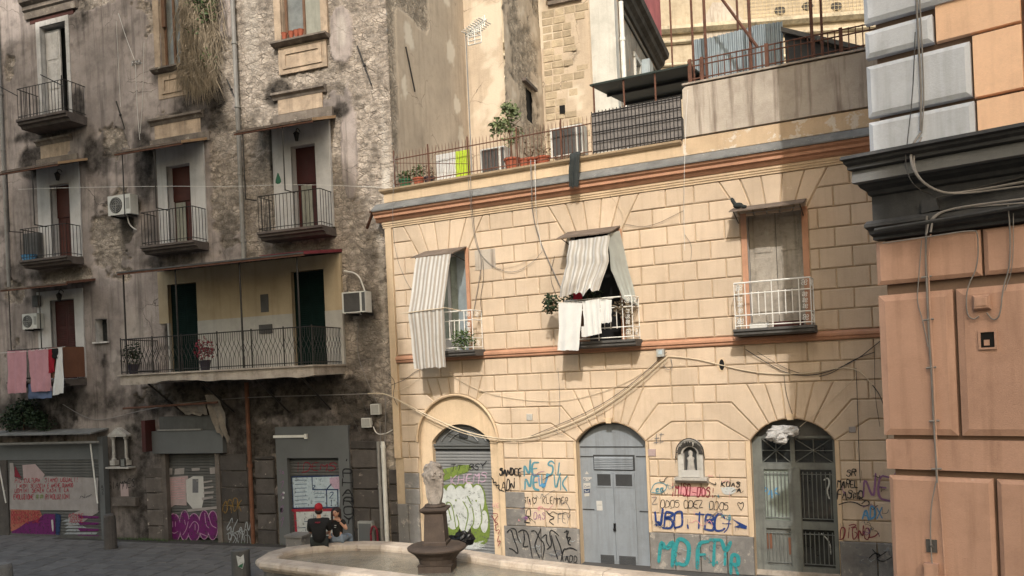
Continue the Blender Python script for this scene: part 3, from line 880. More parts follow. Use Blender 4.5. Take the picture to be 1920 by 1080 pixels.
def side_mask(s, v):
    n1 = noise.fractal((s * 0.6, v * 0.5, 9.7), 1.0, 2.0, 5)
    n2 = noise.fractal((s * 3.1, v * 3.1, 2.1), 0.9, 2.0, 4)
    # bare masonry strip along the corner and in the upper part
    p = 0.55 - 1.5 * sstep(0.55 - s, 0, 0.5) - 1.4 * sstep(v, 14.3, 14.9) * sstep(2.7 - s, 0, 0.4) + 0.5 * n1 + 0.12 * n2
    pl = sstep(p, -0.03, 0.08)
    pa = 0.0
    for a, b_, r in ((3.9, 16.4, .45), (4.1, 14.6, .4), (4.4, 13.0, .3), (4.6, 12.0, .35), (1.2, 14.0, .4), (0.8, 12.4, .25)):
        pa = max(pa, 1 - sstep(math.hypot(s - a, (v - b_) * .7) + 0.15 * n2, r * 0.6, r * 0.8))
    so = 0.25 * sstep(n1, 0.35, 0.9) + 0.25 * sstep(1.3 - abs(v - 11.5), 0, 1) * sstep(0.8 - s, 0, .6)
    d, _ = noise.voronoi((s * 3.0 + 0.25 * n2, v * 4.6, 3.0))
    h = pl * (0.034 + 0.01 * n1) + (1 - pl) * (0.026 * min(1, (d[1] - d[0]) * 3.5) + 0.018 * n2 - 0.022)
    return pl, min(1, max(0, so)), pa * 0.8, h
gridwall('side_wall', OB, lambda s, v, h: (0.02 + h, s, v), 0.0, 5.32, 8.5, 21.5, [], side_mask, 'rear_wall', 0.085, 'plastered side wall rising above the yellow building')
mb = MB(); mb.box((-19, 0.35, 20.2), (-0.05, 9, 20.45)); mb.build('roof', P['sheet_rust'], OB)
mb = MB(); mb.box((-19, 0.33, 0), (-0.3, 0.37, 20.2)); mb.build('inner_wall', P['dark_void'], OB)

def reveal(parent, u0, u1, v0, v1, y0, y1, mat, sill=True):
    mb = MB(); t_ = 0.012
    mb.box((u0 - t_, y0, v0), (u0, y1, v1)); mb.box((u1, y0, v0), (u1 + t_, y1, v1)); mb.box((u0 - t_, y0, v1), (u1 + t_, y1, v1 + t_))
    if sill: mb.box((u0, y0, v0 - 0.02), (u1, y1, v0))
    return mb.build('reveal', P[mat], parent)

def leaf(parent, name, u0, u1, v0, v1, y, mat, panels=3, frame=0.07, label=None, louvre=False, glass=None):
    d = thing2(name, parent)
    mb = MB(); mb.box((u0, y, v0), (u1, y + 0.045, v1)); o = mb.build(name, P[mat], parent, label=label)
    h = (v1 - v0 - frame) / panels
    for k in range(panels):
        a = v0 + frame + k * h
        mb = MB()
        if louvre:
            z = a
            while z < a + h - frame - 0.04:
                mb.hexa([(u0 + frame, y - 0.012, z), (u1 - frame, y - 0.012, z), (u1 - frame, y + 0.02, z + 0.03), (u0 + frame, y + 0.02, z + 0.03), (u0 + frame, y - 0.012, z + 0.012), (u1 - frame, y - 0.012, z + 0.012), (u1 - frame, y + 0.02, z + 0.042), (u0 + frame, y + 0.02, z + 0.042)])
                z += 0.055
        else:
            mb.bevelled([(u0 + frame, a), (u1 - frame, a), (u1 - frame, a + h - frame), (u0 + frame, a + h - frame)], y, y - 0.018, 0.025)
        if mb.v: mb.build('panel', P[glass if glass else mat], o)
    return o
def thing2(*a): return None

def surround(parent, u0, u1, v0, v1, hole, mat, t_=0.085):
    mb = MB(); mb.holes(u0, u1, v0, v1, [hole], -t_, 0.0)
    return mb.build('painted_surround', P[mat], parent)

def railing(parent, pts, v0, h, n_per_m, mat='iron', r=0.009, rail_r=0.014, wave=False):
    """posts, two rails and single bars along a polyline of (u, y)"""
    ro = None
    mb = MB(); mb.tube([(a, b_, v0 + h) for a, b_ in pts], rail_r, 5); ro = mb.build('top_rail', P[mat], parent)
    mb = MB(); mb.tube([(a, b_, v0 + 0.07) for a, b_ in pts], rail_r * 0.8, 5); mb.build('bottom_rail', P[mat], parent)
    if wave:
        m2 = MB(); m2.tube([(0, 0, 0), (0, 0, h * 0.28), (0.032, 0, h * 0.40), (-0.032, 0, h * 0.55), (0.032, 0, h * 0.68), (0, 0, h * 0.78), (0, 0, h)], r, 4)
        me = m2.mesh('bar', P[mat])
        m3 = MB(); m3.tube([(0, 0, 0), (0, 0, h * 0.28), (-0.032, 0, h * 0.40), (0.032, 0, h * 0.55), (-0.032, 0, h * 0.68), (0, 0, h * 0.78), (0, 0, h)], r, 4)
        me2 = m3.mesh('bar', P[mat])
    else:
        me = me2 = bar_mesh(h, r, 'bar', P[mat])
    for (a, b_), (c, d) in zip(pts, pts[1:]):
        L_ = math.hypot(c - a, d - b_); k = max(1, int(L_ * n_per_m))
        rz = math.atan2(d - b_, c - a)
        for i in range(k + 1):
            inst(me if i % 2 else me2, 'bar', parent, (a + (c - a) * i / k, b_ + (d - b_) * i / k, v0), rz)
    return ro

def balcony(parent, u0, u1, v, w, h=1.0, dark='slab_dark', bars=9, th=0.22, mat='iron', rail=True, wave=False):
    mb = MB()
    mb.profile([(-0.1, v), (w + 0.06, v), (w + 0.06, v - th * 0.28), (w, v - th * 0.34), (w, v - th * 0.6), (w - 0.10, v - th * 0.7), (w - 0.14, v - th), (-0.1, v - th)], u0 - 0.04, u1 + 0.04)
    mb.build('balcony_slab', P[dark], parent)
    if rail:
        r = thing_part('railing', parent)
        railing(r, [(u0, 0.02), (u0, -w), (u1, -w), (u1, 0.02)], v + 0.02, h, bars, mat, wave=wave)

def thing_part(name, parent):
    o = bpy.data.objects.new(name, None); o.empty_display_size = 0.05
    COL.objects.link(o); o.parent = parent
    OFF[o.name] = OFF[parent.name]
    return o

def canopy(parent, u0, u1, vw, vo, w, mat, th=0.035, ribs=0, posts=None, tip='sheet_tan'):
    mb = MB()
    mb.hexa([(u0, -w, vo - th), (u1, -w, vo - th), (u1, 0.02, vw - th), (u0, 0.02, vw - th), (u0, -w, vo), (u1, -w, vo), (u1, 0.02, vw), (u0, 0.02, vw)])
    o = mb.build('canopy', P[mat], parent)
    if ribs:
        mb = MB()
        for k in range(ribs):
            a = u0 + (u1 - u0) * (k + 0.5) / ribs
            mb.hexa([(a - 0.03, -w - 0.004, vo - th * 0.2), (a + 0.03, -w - 0.004, vo - th * 0.2), (a + 0.03, 0.0, vw + 0.002), (a - 0.03, 0.0, vw + 0.002), (a - 0.02, -w - 0.004, vo + 0.028), (a + 0.02, -w - 0.004, vo + 0.028), (a + 0.02, 0.0, vw + 0.03), (a - 0.02, 0.0, vw + 0.03)])
        mb.build('corrugation', P[mat], o)
    mb = MB(); mb.box((u0, -w + 0.02, vo - th - 0.05), (u1, -w + 0.06, vo - th - 0.002)); mb.build('beam', P['iron_rust'], o)
    mb = MB(); mb.hexa([(u1 + 0.002, -w, vo - th - 0.02), (u1 + 0.02, -w, vo - th - 0.02), (u1 + 0.02, 0.02, vw - th - 0.02), (u1 + 0.002, 0.02, vw - th - 0.02), (u1 + 0.002, -w, vo + 0.02), (u1 + 0.02, -w, vo + 0.02), (u1 + 0.02, 0.02, vw + 0.02), (u1 + 0.002, 0.02, vw + 0.02)])
    mb.build('edge_strip', P[tip], o)
    return o

def post(parent, u, y, v0, v1, r=0.02, mat='iron', name='post'):
    mb = MB(); mb.tube([(u, y, v0), (u, y, v1)], r, 6); return mb.build(name, P[mat], parent)

# --- top floor, left: white door standing ajar over an iron balcony
u0, u1, v0, v1 = LH[0]
reveal(OB, u0, u1, v0, v1, -0.03, 0.32, 'old_white')
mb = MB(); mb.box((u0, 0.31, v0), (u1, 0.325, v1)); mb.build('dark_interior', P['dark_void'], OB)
leaf(OB, 'door', u0 + 0.02, u0 + 0.62, v0, v1 - 0.1, 0.12, 'old_white', 3, 0.08, 'white panelled door leaf standing ajar')
mb = MB(); mb.holes(u0 - 0.16, u1 + 0.14, v0 - 0.0, v1 + 0.16, [(u0, u1, v0 - 1, v1)], -0.07, 0.0); mb.build('door_frame', P['old_white'], OB)
mb = MB(); mb.profile([(-0.02, 16.35), (0.12, 16.35), (0.14, 16.55), (0.20, 16.60), (0.20, 16.72), (0.32, 16.80), (0.36, 16.98), (-0.02, 17.05)], u0 - 0.55, u1 + 0.5); mb.build('door_cornice', P['ornament_dark'], OB)
mb = MB(); mb.box((u0 - 0.4, -0.06, 16.2), (u1 + 0.35, 0.0, 16.34)); mb.build('door_frieze', P['door_brown'], OB)
balcony(OB, -12.33, -10.42, 12.95, 0.8, 0.92, 'slab_dark', 8, 0.26)
post(OB, -10.9, -0.45, 13.0, 14.2, 0.02)
mb = MB(); mb.tube([F.p3(76, 140, .8), F.p3(120, 162, .8)], 0.016, 5); mb.build('clothes_bracket', P['iron'], OB)
mb = MB(); mb.tube([F.p3(-5, 160, .8), F.p3(33, 180, .8)], 0.016, 5); mb.build('clothes_bracket', P['iron'], OB)
# mouldings under the top floor, over each canopy
for a, b_, z in ((-12.5, -11.0, 12.35), (-7.95, -6.0, 12.33), (-3.6, -1.9, 12.42)):
    mb = MB(); mb.box((a + 0.15, -0.05, z - 0.42), (b_ - 0.12, 0.0, z - 0.02)); mb.build('moulding_panel', P['ornament'], OB)
    mb = MB(); mb.profile([(-0.02, z - 0.02), (0.06, z - 0.02), (0.10, z + 0.06), (0.17, z + 0.10), (0.17, z + 0.16), (-0.02, z + 0.22)], a, b_); mb.build('moulding', P['ornament_dark'], OB)
    mb = MB(); mb.box((a + 0.0, -0.10, z - 0.72), (b_ + 0.2, 0.0, z - 0.45)); mb.build('lintel_block', P['ornament_dark'], OB)
# --- top floor, middle window with its panel below
def top_window(a, b_, z, kind):
    reveal(OB, a, b_, z, 16.9, -0.02, 0.2, 'ornament')
    fr = MB(); fr.holes(a, b_, z, 16.9, [(a + 0.07, (a + b_) / 2 - 0.035, z + 0.08, 16.8), ((a + b_) / 2 + 0.035, b_ - 0.07, z + 0.08, 16.8)], 0.11, 0.17); wf = fr.build('window_frame', P['wood_brown'], OB)
    mb = MB(); mb.box((a + 0.07, 0.15, z + 0.08), ((a + b_) / 2 - 0.035, 0.16, 16.8)); mb.build('pane', P['glass_grey'], wf)
    mb = MB(); mb.box(((a + b_) / 2 + 0.035, 0.15, z + 0.08), (b_ - 0.07, 0.16, 16.8)); mb.build('pane', P['curtain_grey' if kind else 'glass_grey'], wf)
    mb = MB(); mb.profile([(-0.02, z - 0.10), (0.14, z - 0.08), (0.24, z - 0.02), (0.24, z + 0.03), (-0.1, z + 0.03)], a - 0.3, b_ + 0.25); mb.build('window_sill', P['ornament_dark'], OB)
    mb = MB(); mb.holes(a - 0.16, b_ + 0.16, z - 0.85, z - 0.11, [], -0.06, 0.0); mb.build('apron_panel', P['ornament'], OB)
    mb = MB(); mb.holes(a - 0.02, b_ + 0.02, z - 0.72, z - 0.24, [(a + 0.08, b_ - 0.08, z - 0.63, z - 0.33)], -0.09, -0.055); mb.build('apron_moulding', P['ornament'], OB)
    for x in ((a - 0.24, a - 0.03), (b_ + 0.03, b_ + 0.24)):
        mb = MB(); mb.box((x[0], -0.075, z + 0.04), (x[1], 0.0, 16.95)); mb.build('window_jamb', P['ornament'], OB)
top_window(-7.42, -6.72, 13.9, 0)
mb = MB(); mb.box((-7.42, 0.02, 15.2), (-7.3, 0.06, 16.9)); mb.build('window_blind', P['wood_brown'], OB)
top_window(-3.2, -1.98, 13.93, 1)
# --- second floor doors, canopies and balconies
def floor2(a, b_, ca, cb, bal, door, cmat):
    surround(OB, bal[0] + 0.15, bal[1] + 0.02, 8.72, 11.62, (a, b_, 8.72, 11.06), 'white_paint')
    reveal(OB, a, b_, 8.72, 11.05, -0.08, 0.3, 'white_paint')
    mb = MB(); mb.box((a, 0.16, 10.05), (b_, 0.2, 11.05)); mb.build('transom_panel', P[door], OB)
    m_ = (a + b_) / 2
    leaf(OB, 'door', a + 0.01, m_ - 0.005, 8.72, 10.05, 0.19, door, 2, 0.06)
    leaf(OB, 'door', m_ + 0.005, b_ - 0.01, 8.72, 10.05, 0.19, door, 2, 0.06)
    balcony(OB, bal[0], bal[1], 8.68, 0.62, 0.95)
    canopy(OB, ca, cb, 11.72, 11.34, 1.12, 'sheet_rust', ribs=9)
    for x in (ca + 0.25, m_ + 0.05):
        post(OB, x, -1.05, 11.30, 9.6 if x > ca + 0.3 else 9.5, 0.016)
    mb = MB(); mb.tube([(ca + 0.25, -1.05, 9.52), (ca + 0.28, -0.62, 9.55)], 0.014, 5); mb.build('stay', P['iron'], OB)
    mb = MB(); mb.tube([(m_ + 0.05, -1.05, 9.62), (m_ + 0.05, -0.62, 9.62)], 0.014, 5); mb.build('stay', P['iron'], OB)
floor2(-12.0, -11.2, -12.85, -10.45, (-12.68, -10.8), 'door_brown', 'sheet_rust')
floor2(-7.4, -6.55, -8.32, -5.9, (-7.9, -6.05), 'door_brown', 'sheet_rust')
floor2(-3.08, -2.3, -4.15, -1.68, (-3.83, -1.85), 'door_red', 'sheet_rust')
mb = cloth([((-7.32, 0.14, 10.0), (-6.95, 0.14, 10.0)), ((-7.32, 0.14, 8.75), (-6.95, 0.14, 8.75))], 10, 6, 0.02, 4); mb.build('door_curtain', P['curtain_grey'], OB)
mb = cloth([((-2.95, 0.14, 10.0), (-2.6, 0.14, 10.0)), ((-2.95, 0.14, 8.75), (-2.6, 0.14, 8.75))], 10, 6, 0.02, 4); mb.build('door_curtain', P['curtain_grey'], OB)
# --- first floor, left door
surround(OB, -12.75, -10.85, 4.98, 7.75, (-12.2, -11.2, 4.98, 7.46), 'white_paint')
reveal(OB, -12.2, -11.2, 4.98, 7.45, -0.08, 0.3, 'white_paint')
leaf(OB, 'door', -12.19, -11.705, 4.98, 7.44, 0.1, 'door_red', 3, 0.06, louvre=True)
leaf(OB, 'door', -11.695, -11.21, 4.98, 7.44, 0.1, 'door_red', 3, 0.06, louvre=True)
balcony(OB, -13.2, -10.9, 4.95, 0.8, 0.95, 'slab_dark', 7, 0.2)
mb = MB(); mb.box((-10.9, -0.8, 5.0), (-10.87, -0.02, 5.92)); mb.box((-11.5, -0.83, 5.0), (-10.87, -0.805, 5.92)); mb.build('balcony_panel', P['panel_brown'], OB, label='brown sheet panel closing the end of the balcony')
canopy(OB, -13.05, -10.35, 8.0, 7.8, 1.1, 'sheet_rust', tip='iron_rust')
post(OB, -12.8, -1.0, 5.9, 7.76, 0.016); post(OB, -11.55, -1.0, 5.9, 7.76, 0.016)
# --- small window by the left door
reveal(OB, -10.43, -9.96, 6.05, 6.75, -0.03, 0.28, 'old_white')
mb = MB(); mb.box((-10.43, 0.24, 6.05), (-9.96, 0.26, 6.75)); mb.build('dark_pane', P['glass_dark'], OB)
mb = MB(); mb.box((-10.5, -0.12, 6.0), (-9.9, 0.02, 6.05)); mb.build('window_sill', P['old_white'], OB)
# --- long first-floor balcony with yellow wall, tiled dado and two green doors
DG = [(-7.55, -6.5, 4.98, 7.58), (-3.25, -2.2, 4.98, 7.6)]
mb = MB(); mb.holes(-7.9, -1.66, 6.45, 7.98, DG, -0.085, 0.0); mb.build('painted_wall', P['pale_yellow'], OB)
mb = MB(); mb.holes(-7.6, -1.66, 4.98, 6.45, DG, -0.095, 0.0); dado = mb.build('tiled_dado', P['tile_white'], OB)
for k, (a, b_, c, d) in enumerate(DG):
    reveal(OB, a, b_, c, d, -0.08, 0.3, 'pale_yellow')
    m_ = (a + b_) / 2
    leaf(OB, 'door', a + 0.01, m_ - 0.004, c, d - 0.01, 0.04, 'door_green', 3, 0.07, louvre=True)
    leaf(OB, 'door', m_ + 0.004, b_ - 0.01, c, d - 0.01, 0.04, 'door_green', 3, 0.07, louvre=True)
mb = MB(); mb.box((-4.28, -0.10, 6.55), (-4.02, -0.086, 7.05)); mb.build('wall_niche', P['sheet_grey'], OB); mb = MB(); mb.box((-4.35, -0.13, 5.95), (-3.92, -0.096, 6.2)); mb.build('wall_niche', P['sheet_grey'], OB)
prof = MB()
ul = [-8.05 + 6.35 * k / 26 for k in range(27)]
lowv = [4.68 + 0.05 * noise.noise((x * 2.1, 3, 0)) + (0.06 if -6.6 < x < -5.2 else 0) for x in ul]
for i in range(26):                                           # ragged concrete slab edge
    a, b_ = ul[i], ul[i + 1]
    prof.hexa([(a, -1.5, lowv[i]), (b_, -1.5, lowv[i + 1]), (b_, -0.02, 4.72), (a, -0.02, 4.72), (a, -1.5, 4.93), (b_, -1.5, 4.93), (b_, -0.02, 4.93), (a, -0.02, 4.93)])
prof.build('balcony_slab', P['slab_pale'], OB, label='ragged pale slab of the long balcony')
mb = MB(); mb.box((-8.1, -1.55, 4.932), (-1.66, 0.0, 4.975)); mb.build('balcony_coping', P['slab_pale'], OB)
rl = thing_part('railing', OB)
railing(rl, [(-8.02, -0.06), (-8.02, -1.46), (-1.74, -1.46), (-1.74, -0.06)], 4.975, 0.98, 14, 'iron', 0.008, 0.016, True)
for x in (-8.02, -6.9, -5.9, -4.7, -3.6, -2.6, -1.74):
    post(OB, x, -1.46, 4.97, 6.0, 0.018)
canopy(OB, -7.72, -1.66, 8.08, 7.80, 1.8, 'sheet_grey', tip='sheet_red')
mb = MB(); mb.hexa([(-3.0, -1.79, 7.815), (-1.66, -1.79, 7.815), (-1.66, 0.0, 8.09), (-3.0, 0.0, 8.09), (-3.0, -1.79, 7.83), (-1.66, -1.79, 7.83), (-1.66, 0.0, 8.105), (-3.0, 0.0, 8.105)]); mb.build('canopy_cover', P['sheet_red'], OB)
for x in (-7.66, -5.85, -3.75, -1.98):
    post(OB, x, -1.62, 4.98, 7.80, 0.024)
for x in (-7.2, -5.4, -3.6, -2.2):                            # iron struts under the slab
    mb = MB(); mb.tube([(x, -1.35, 4.68), (x, 0.0, 3.75)], 0.03, 5); mb.build('strut', P['iron'], OB)
# --- downpipes
for px0, px1, r in ((3, 18, 0.05), (443, 461, 0.06)):
    a = F.uv(px0, 0)[0]; b_ = F.uv(px1, 500)[0]; m_ = (a + b_) / 2
    mb = MB(); mb.tube([(m_, -0.12, 20), (m_, -0.12, 8.0)], r, 8)
    for z in (8.6, 10.5, 12.4, 14.2, 16.4): mb.tube([(m_, -0.12, z - 0.03), (m_, -0.12, z + 0.03)], r * 1.35, 8); mb.box((m_ - 0.03, -0.12, z - 0.015), (m_ + 0.03, 0.0, z + 0.015))
    mb.build('downpipe', P['pipe_grey'], OB)
mb = MB(); mb.tube([(-4.88, -0.1, 0.02), (-4.88, -0.1, 4.6)], 0.06, 8); mb.tube([(-4.88, -0.1, 2.2), (-4.88, -0.1, 2.3)], 0.085, 8); mb.build('downpipe', P['pipe_rust'], OB)
a = F.uv(5, 700)[0]
mb = MB(); mb.tube([(-14.6, -0.12, 8.0), (-14.6, -0.12, 5.0)], 0.05, 8); mb.build('downpipe', P['pipe_grey'], OB)
# --- iron wall anchors
for a, b_ in (((670, 86), (697, 160)), ((425, 148), (443, 188)), ((218, 190), (234, 242))):
    p, q = F.p3(*a, .06), F.p3(*b_, .06)
    mb = MB(); mb.tube([p, lerp(p, q, 0.5), q], 0.025, 5, 0.018); mb.ball(lerp(p, q, .5), .045, 6, 4); mb.build('wall_anchor', P['iron'], OB)
mb = MB(); mb.tube([(0.1, 0.9, 13.6), (0.1, 1.35, 12.5)], 0.022, 5); mb.build('wall_anchor', P['iron'], OB)

# ------------------------------------------------------------------ ground floor of the old building
# dark ashlar, stone by stone
rs = random.Random(5)
def ashlar(u0, u1, v0, v1, wmin=0.5, wmax=0.95, hh=0.5, mat='plinth', y=-0.06):
    z = v0; row = 0
    while z < v1 - 0.1:
        h = min(hh * rs.uniform(0.85, 1.15), v1 - z)
        x = u0
        while x < u1 - 0.02:
            wd = rs.uniform(wmin, wmax)
            if x + wd > u1 - 0.3: wd = u1 - x
            g = 0.012
            yy = y - rs.uniform(0, 0.03)
            mb = MB()
            q = [(x + g, z + g), (x + wd - g, z + g + rs.uniform(-.012, .012)), (x + wd - g, z + h - g), (x + g, z + h - g + rs.uniform(-.012, .012))]
            mb.bevelled(q, 0.0, yy, 0.018)
            mb.build('stone', P[mat], OB)
            x += wd
        z += h
pm('old_ashlar', (0.078, 0.069, 0.063), 0.3, 1.6, 0.9, 0.9, 22, 0.2, 0.5, (0.035, 0.03, 0.027), rnd=0.3, fleck=((0.30, 0.26, 0.22), 5, 0.64))
pm('old_ashlar_pale', (0.12, 0.102, 0.09), 0.3, 1.6, 0.9, 0.9, 22, 0.2, 0.5, (0.06, 0.05, 0.045), rnd=0.22, fleck=((0.36, 0.31, 0.27), 5, 0.64))
ashlar(-1.6, -0.75, 0.0, 2.9, mat='old_ashlar')
ashlar(-0.5, 0.06, 0.0, 2.2, 0.3, 0.6, 0.42, 'old_ashlar')
ashlar(-4.75, -4.1, 0.0, 2.5, 0.4, 0.7, 0.48, 'old_ashlar')
ashlar(-5.95, -5.0, 0.0, 2.6, 0.5, 0.95, 0.55, 'old_ashlar')
ashlar(-8.7, -8.05, 0.0, 2.2, 0.4, 0.7, 0.5, 'old_ashlar_pale')
# shop in the middle: grey fascia, rolling shutter with posters and a bubble-letter tag
def shutter(parent, u0, u1, v0, v1, y, mat, pitch=0.085, slatname='slat'):
    so = thing_part('roller_shutter', parent)
    mb = MB(); mb.profile([(0, 0), (0.016, 0.008), (0.020, pitch * 0.5), (0.014, pitch - 0.01), (0, pitch - 0.004), (-0.008, pitch - 0.004), (-0.008, 0)], u0, u1)
    me = mb.mesh('slat', P[mat])
    n = int((v1 - v0) / pitch)
    for k in range(n):
        o = inst(me, 'slat', so, (0, y, v0 + k * pitch))
    mb = MB(); mb.box((u0, y + 0.01, v0), (u1, y + 0.03, v1)); mb.build('backing', P['metal_dark'], so)
    return so
reveal(OB, -7.93, -6.07, 0.0, 2.6, -0.06, 0.3, 'old_ashlar_pale', False)
shutter(OB, -7.92, -6.08, 0.1, 2.6, 0.10, 'shutter_old')
mb = MB(); mb.box((-8.05, -0.10, 0), (-7.9, 0.05, 2.6)); mb.build('shop_jamb', P['old_ashlar_pale'], OB)
mb = MB(); mb.box((-6.1, -0.10, 0), (-5.95, 0.05, 2.6)); mb.build('shop_jamb', P['old_ashlar_pale'], OB)
mb = MB(); mb.box((-8.25, -0.22, 2.62), (-5.7, 0.0, 3.28)); mb.build('shop_fascia', P['frame_grey'], OB)
mb = MB(); mb.box((-8.0, -0.16, 3.285), (-5.75, 0.0, 3.7)); mb.build('shop_fascia', P['shutter_old'], OB)
mb = MB(); mb.box((-8.4, -0.45, 2.7), (-8.26, 0.0, 3.62)); mb.build('fascia_end', P['door_red'], OB)
mb = MB(); mb.box((-8.0, -0.26, 3.29), (-6.4, -0.2, 3.33)); mb.build('light_strip', P['pipe_grey'], OB)
mb = MB(); mb.tube([(-8.9, -0.6, 4.0), (-5.5, -0.6, 4.08)], 0.035, 6); mb.build('awning_bar', P['iron_rust'], OB)
mb = cloth([((-5.95, -0.55, 4.3), (-5.55, -0.5, 4.3)), ((-5.9, -0.42, 3.7), (-5.45, -0.35, 3.75)), ((-5.75, -0.3, 3.2), (-5.35, -0.28, 2.9))], 8, 5, 0.05, 2, ragged=0.3, sd_=4); mb.build('torn_awning', P['rag'], OB)
mb = cloth([((-7.0, -0.5, 4.0), (-6.0, -0.5, 4.05)), ((-6.9, -0.3, 3.75), (-6.1, -0.3, 3.72))], 8, 4, 0.04, 2, ragged=0.1, sd_=9); mb.build('torn_awning', P['rag'], OB)
g = Paint(F, -0.072)
def rectpx(g, m, x0, y0, x1, y1, sk=0): g.fill(m, [(x0, y0), (x1, y0 + sk), (x1, y1 + sk), (x0, y1)], 0)
for m_, pts in (('paper_dull', [(314, 878), (323, 878), (323, 890), (313, 890)]), ('paper_dull', [(328, 879), (346, 877), (345, 889), (327, 890)]), ('paper_dull', [(359, 878), (375, 877), (374, 882), (360, 883)]), ('paper_dull', [(393, 877), (403, 876), (403, 888), (394, 889)]),
                ('paper_pink', [(313, 895), (352, 892), (354, 908), (349, 925), (350, 948), (328, 947), (318, 953), (312, 950), (311, 925)]), ('paper', [(349, 900), (362, 893), (381, 893), (383, 930), (378, 955), (364, 957), (350, 940)]),
                ('paper_dull', [(381, 903), (398, 900), (398, 903), (382, 906)]), ('paper_dull', [(382, 913), (400, 911), (400, 914), (383, 917)]), ('paper_dull', [(381, 922), (401, 921), (400, 925), (382, 927)]), ('paper_dull', [(378, 933), (399, 930), (400, 934), (379, 938)]),
                ('paper_dull', [(350, 955), (407, 949), (407, 954), (352, 960)])):
    g.fill(m_, pts, 0)
rectpx(g, 'p_grey', 361, 898, 372, 924)
for i in range(9): g.stroke('p_paleink', [(318, 899 + i * 4.6), (346, 897 + i * 4.6)], 1.0, 0)
mg = [(326, 990, 12.5, 27), (346, 985, 9, 28), (364, 989, 12, 26), (383, 984, 9.5, 27), (399, 985, 9.5, 27)]
for x, y, a, b_ in mg: g.fill('p_rose', [(x + (a + 1.6) * math.cos(q * math.pi / 6), y + (b_ + 1.6) * math.sin(q * math.pi / 6)) for q in range(12)], 1)
for x, y, a, b_ in mg: g.fill('p_purple', [(x + a * math.cos(q * math.pi / 6), y + b_ * math.sin(q * math.pi / 6)) for q in range(12)], 1)
for pts in ([(324, 978), (324, 988)], [(329, 977), (329, 987)], [(320, 995), (326, 1001), (334, 996)], [(346, 975), (348, 984)], [(343, 1003), (350, 992), (353, 978)], [(355, 990), (364, 975), (374, 985), (370, 1000)], [(366, 982), (366, 994)], [(384, 962), (386, 985), (392, 990)], [(392, 968), (396, 985), (406, 990)], [(376, 1000), (390, 1006)]):
    g.stroke('p_rose', pts, 1.6)
g.done(OB)
g = Paint(F, 0.10)
g.text('p_gold', 'OROK', (418, 962), (455, 955), 20, 2.0, 0.2)
g.text('p_silver', 'SKAN', (425, 1010), (470, 1006), 30, 2.2, 0.35)
for k in range(8): g.stroke('p_silver', [(425 + 5 * k, 985 + rs.uniform(-5, 20)), (440 + 4 * k, 1000 + rs.uniform(-20, 15)), (428 + 6 * k, 1022)], 1.4)
g.done(OB)
# right-hand shop: grey frame, tall lintel, painted shutter
mb = MB(); mb.holes(-3.97, -1.63, 0.0, 3.32, [(-3.62, -1.97, -1, 2.45)], -0.12, 0.02); mb.build('shop_frame', P['frame_grey'], OB, label='grey painted metal shop surround')
mb = MB(); mb.box((-4.0, -0.17, 3.02), (-2.9, -0.115, 3.09)); mb.box((-2.98, -0.19, 2.98), (-2.9, -0.115, 3.12)); mb.build('light_tube', P['pipe_white'], OB)
mb = MB(); mb.holes(-3.60, -1.98, 2.44, 2.45, [], -0.1, 0.0); mb.build('shutter_slot', P['metal_dark'], OB)
shutter(OB, -3.62, -1.97, 0.08, 2.45, 0.02, 'shutter_old', 0.085)
g = Paint(F, 0.006)
g.fill('p_ltblue', [(548, 896), (641, 893), (636, 952), (550, 952)], 0)
g.fill('p_white', [(552, 960), (634, 958), (634, 1012), (556, 1013)], 0)
g.fill('p_pink', [(618, 896), (640, 893), (641, 918), (630, 919), (618, 908)], 1)
for pts in ([(547, 894), (641, 892)], [(547, 894), (550, 953)], [(550, 953), (634, 951)], [(633, 918), (634, 951)], [(585, 895), (586, 918), (612, 918)], [(612, 918), (613, 951)], [(612, 918), (634, 918)], [(612, 918), (621, 908)]):
    g.stroke('p_navy', pts, 2.4, 0, 0)
for i in range(7): g.stroke('p_navy', [(553, 901 + i * 7.4), (575, 900 + i * 7.4)], 1.3, 0)
for i in range(3): g.stroke('p_navy', [(590, 925 + i * 8), (608, 925 + i * 8)], 1.1, 0)
g.text('p_navy', '2', (618, 934), (628, 934), 11, 1.8, 0.02); g.text('p_navy', '1.', (619, 948), (633, 948), 11, 1.8, 0.02)
g.text('p_navy', 'Z', (586, 917), (594, 917), 7, 1.5, 0.05)
for pts in ([(548, 957), (634, 956)], [(553, 957), (556, 1003)], [(548, 1013), (592, 1011)]): g.stroke('p_red', pts, 5.0, 0, 0)
for pts in ([(571, 972), (571, 978), (586, 977)], [(558, 990), (573, 989), (573, 996)], [(588, 965), (589, 975)]): g.stroke('p_navy', pts, 1.4, 0)
g.text('p_crimson', 'IDEMS', (552, 884), (632, 882), 15, 1.8, 0.15)
g.done(OB)
g = Paint(F, 0.124)
g.text('p_black', "'PHAROY", (642, 862), (645, 985), 18, 3.2, 0.07)
g.text('p_lilac', 'TA', (523, 890), (533, 890), 8, 1.0, 0.2)
for x, y in ((530, 922), (529, 931)): g.fill('p_white', [(x, y), (x + 4, y), (x + 4, y + 4), (x, y + 4)])
g.fill('p_black', [(525, 952), (531, 952), (531, 961), (525, 961)])
for k in range(4): g.stroke('p_lilac', [(526, 905 + 24 * k), (533, 900 + 22 * k), (528, 915 + 24 * k)], 1.0)
g.done(OB)
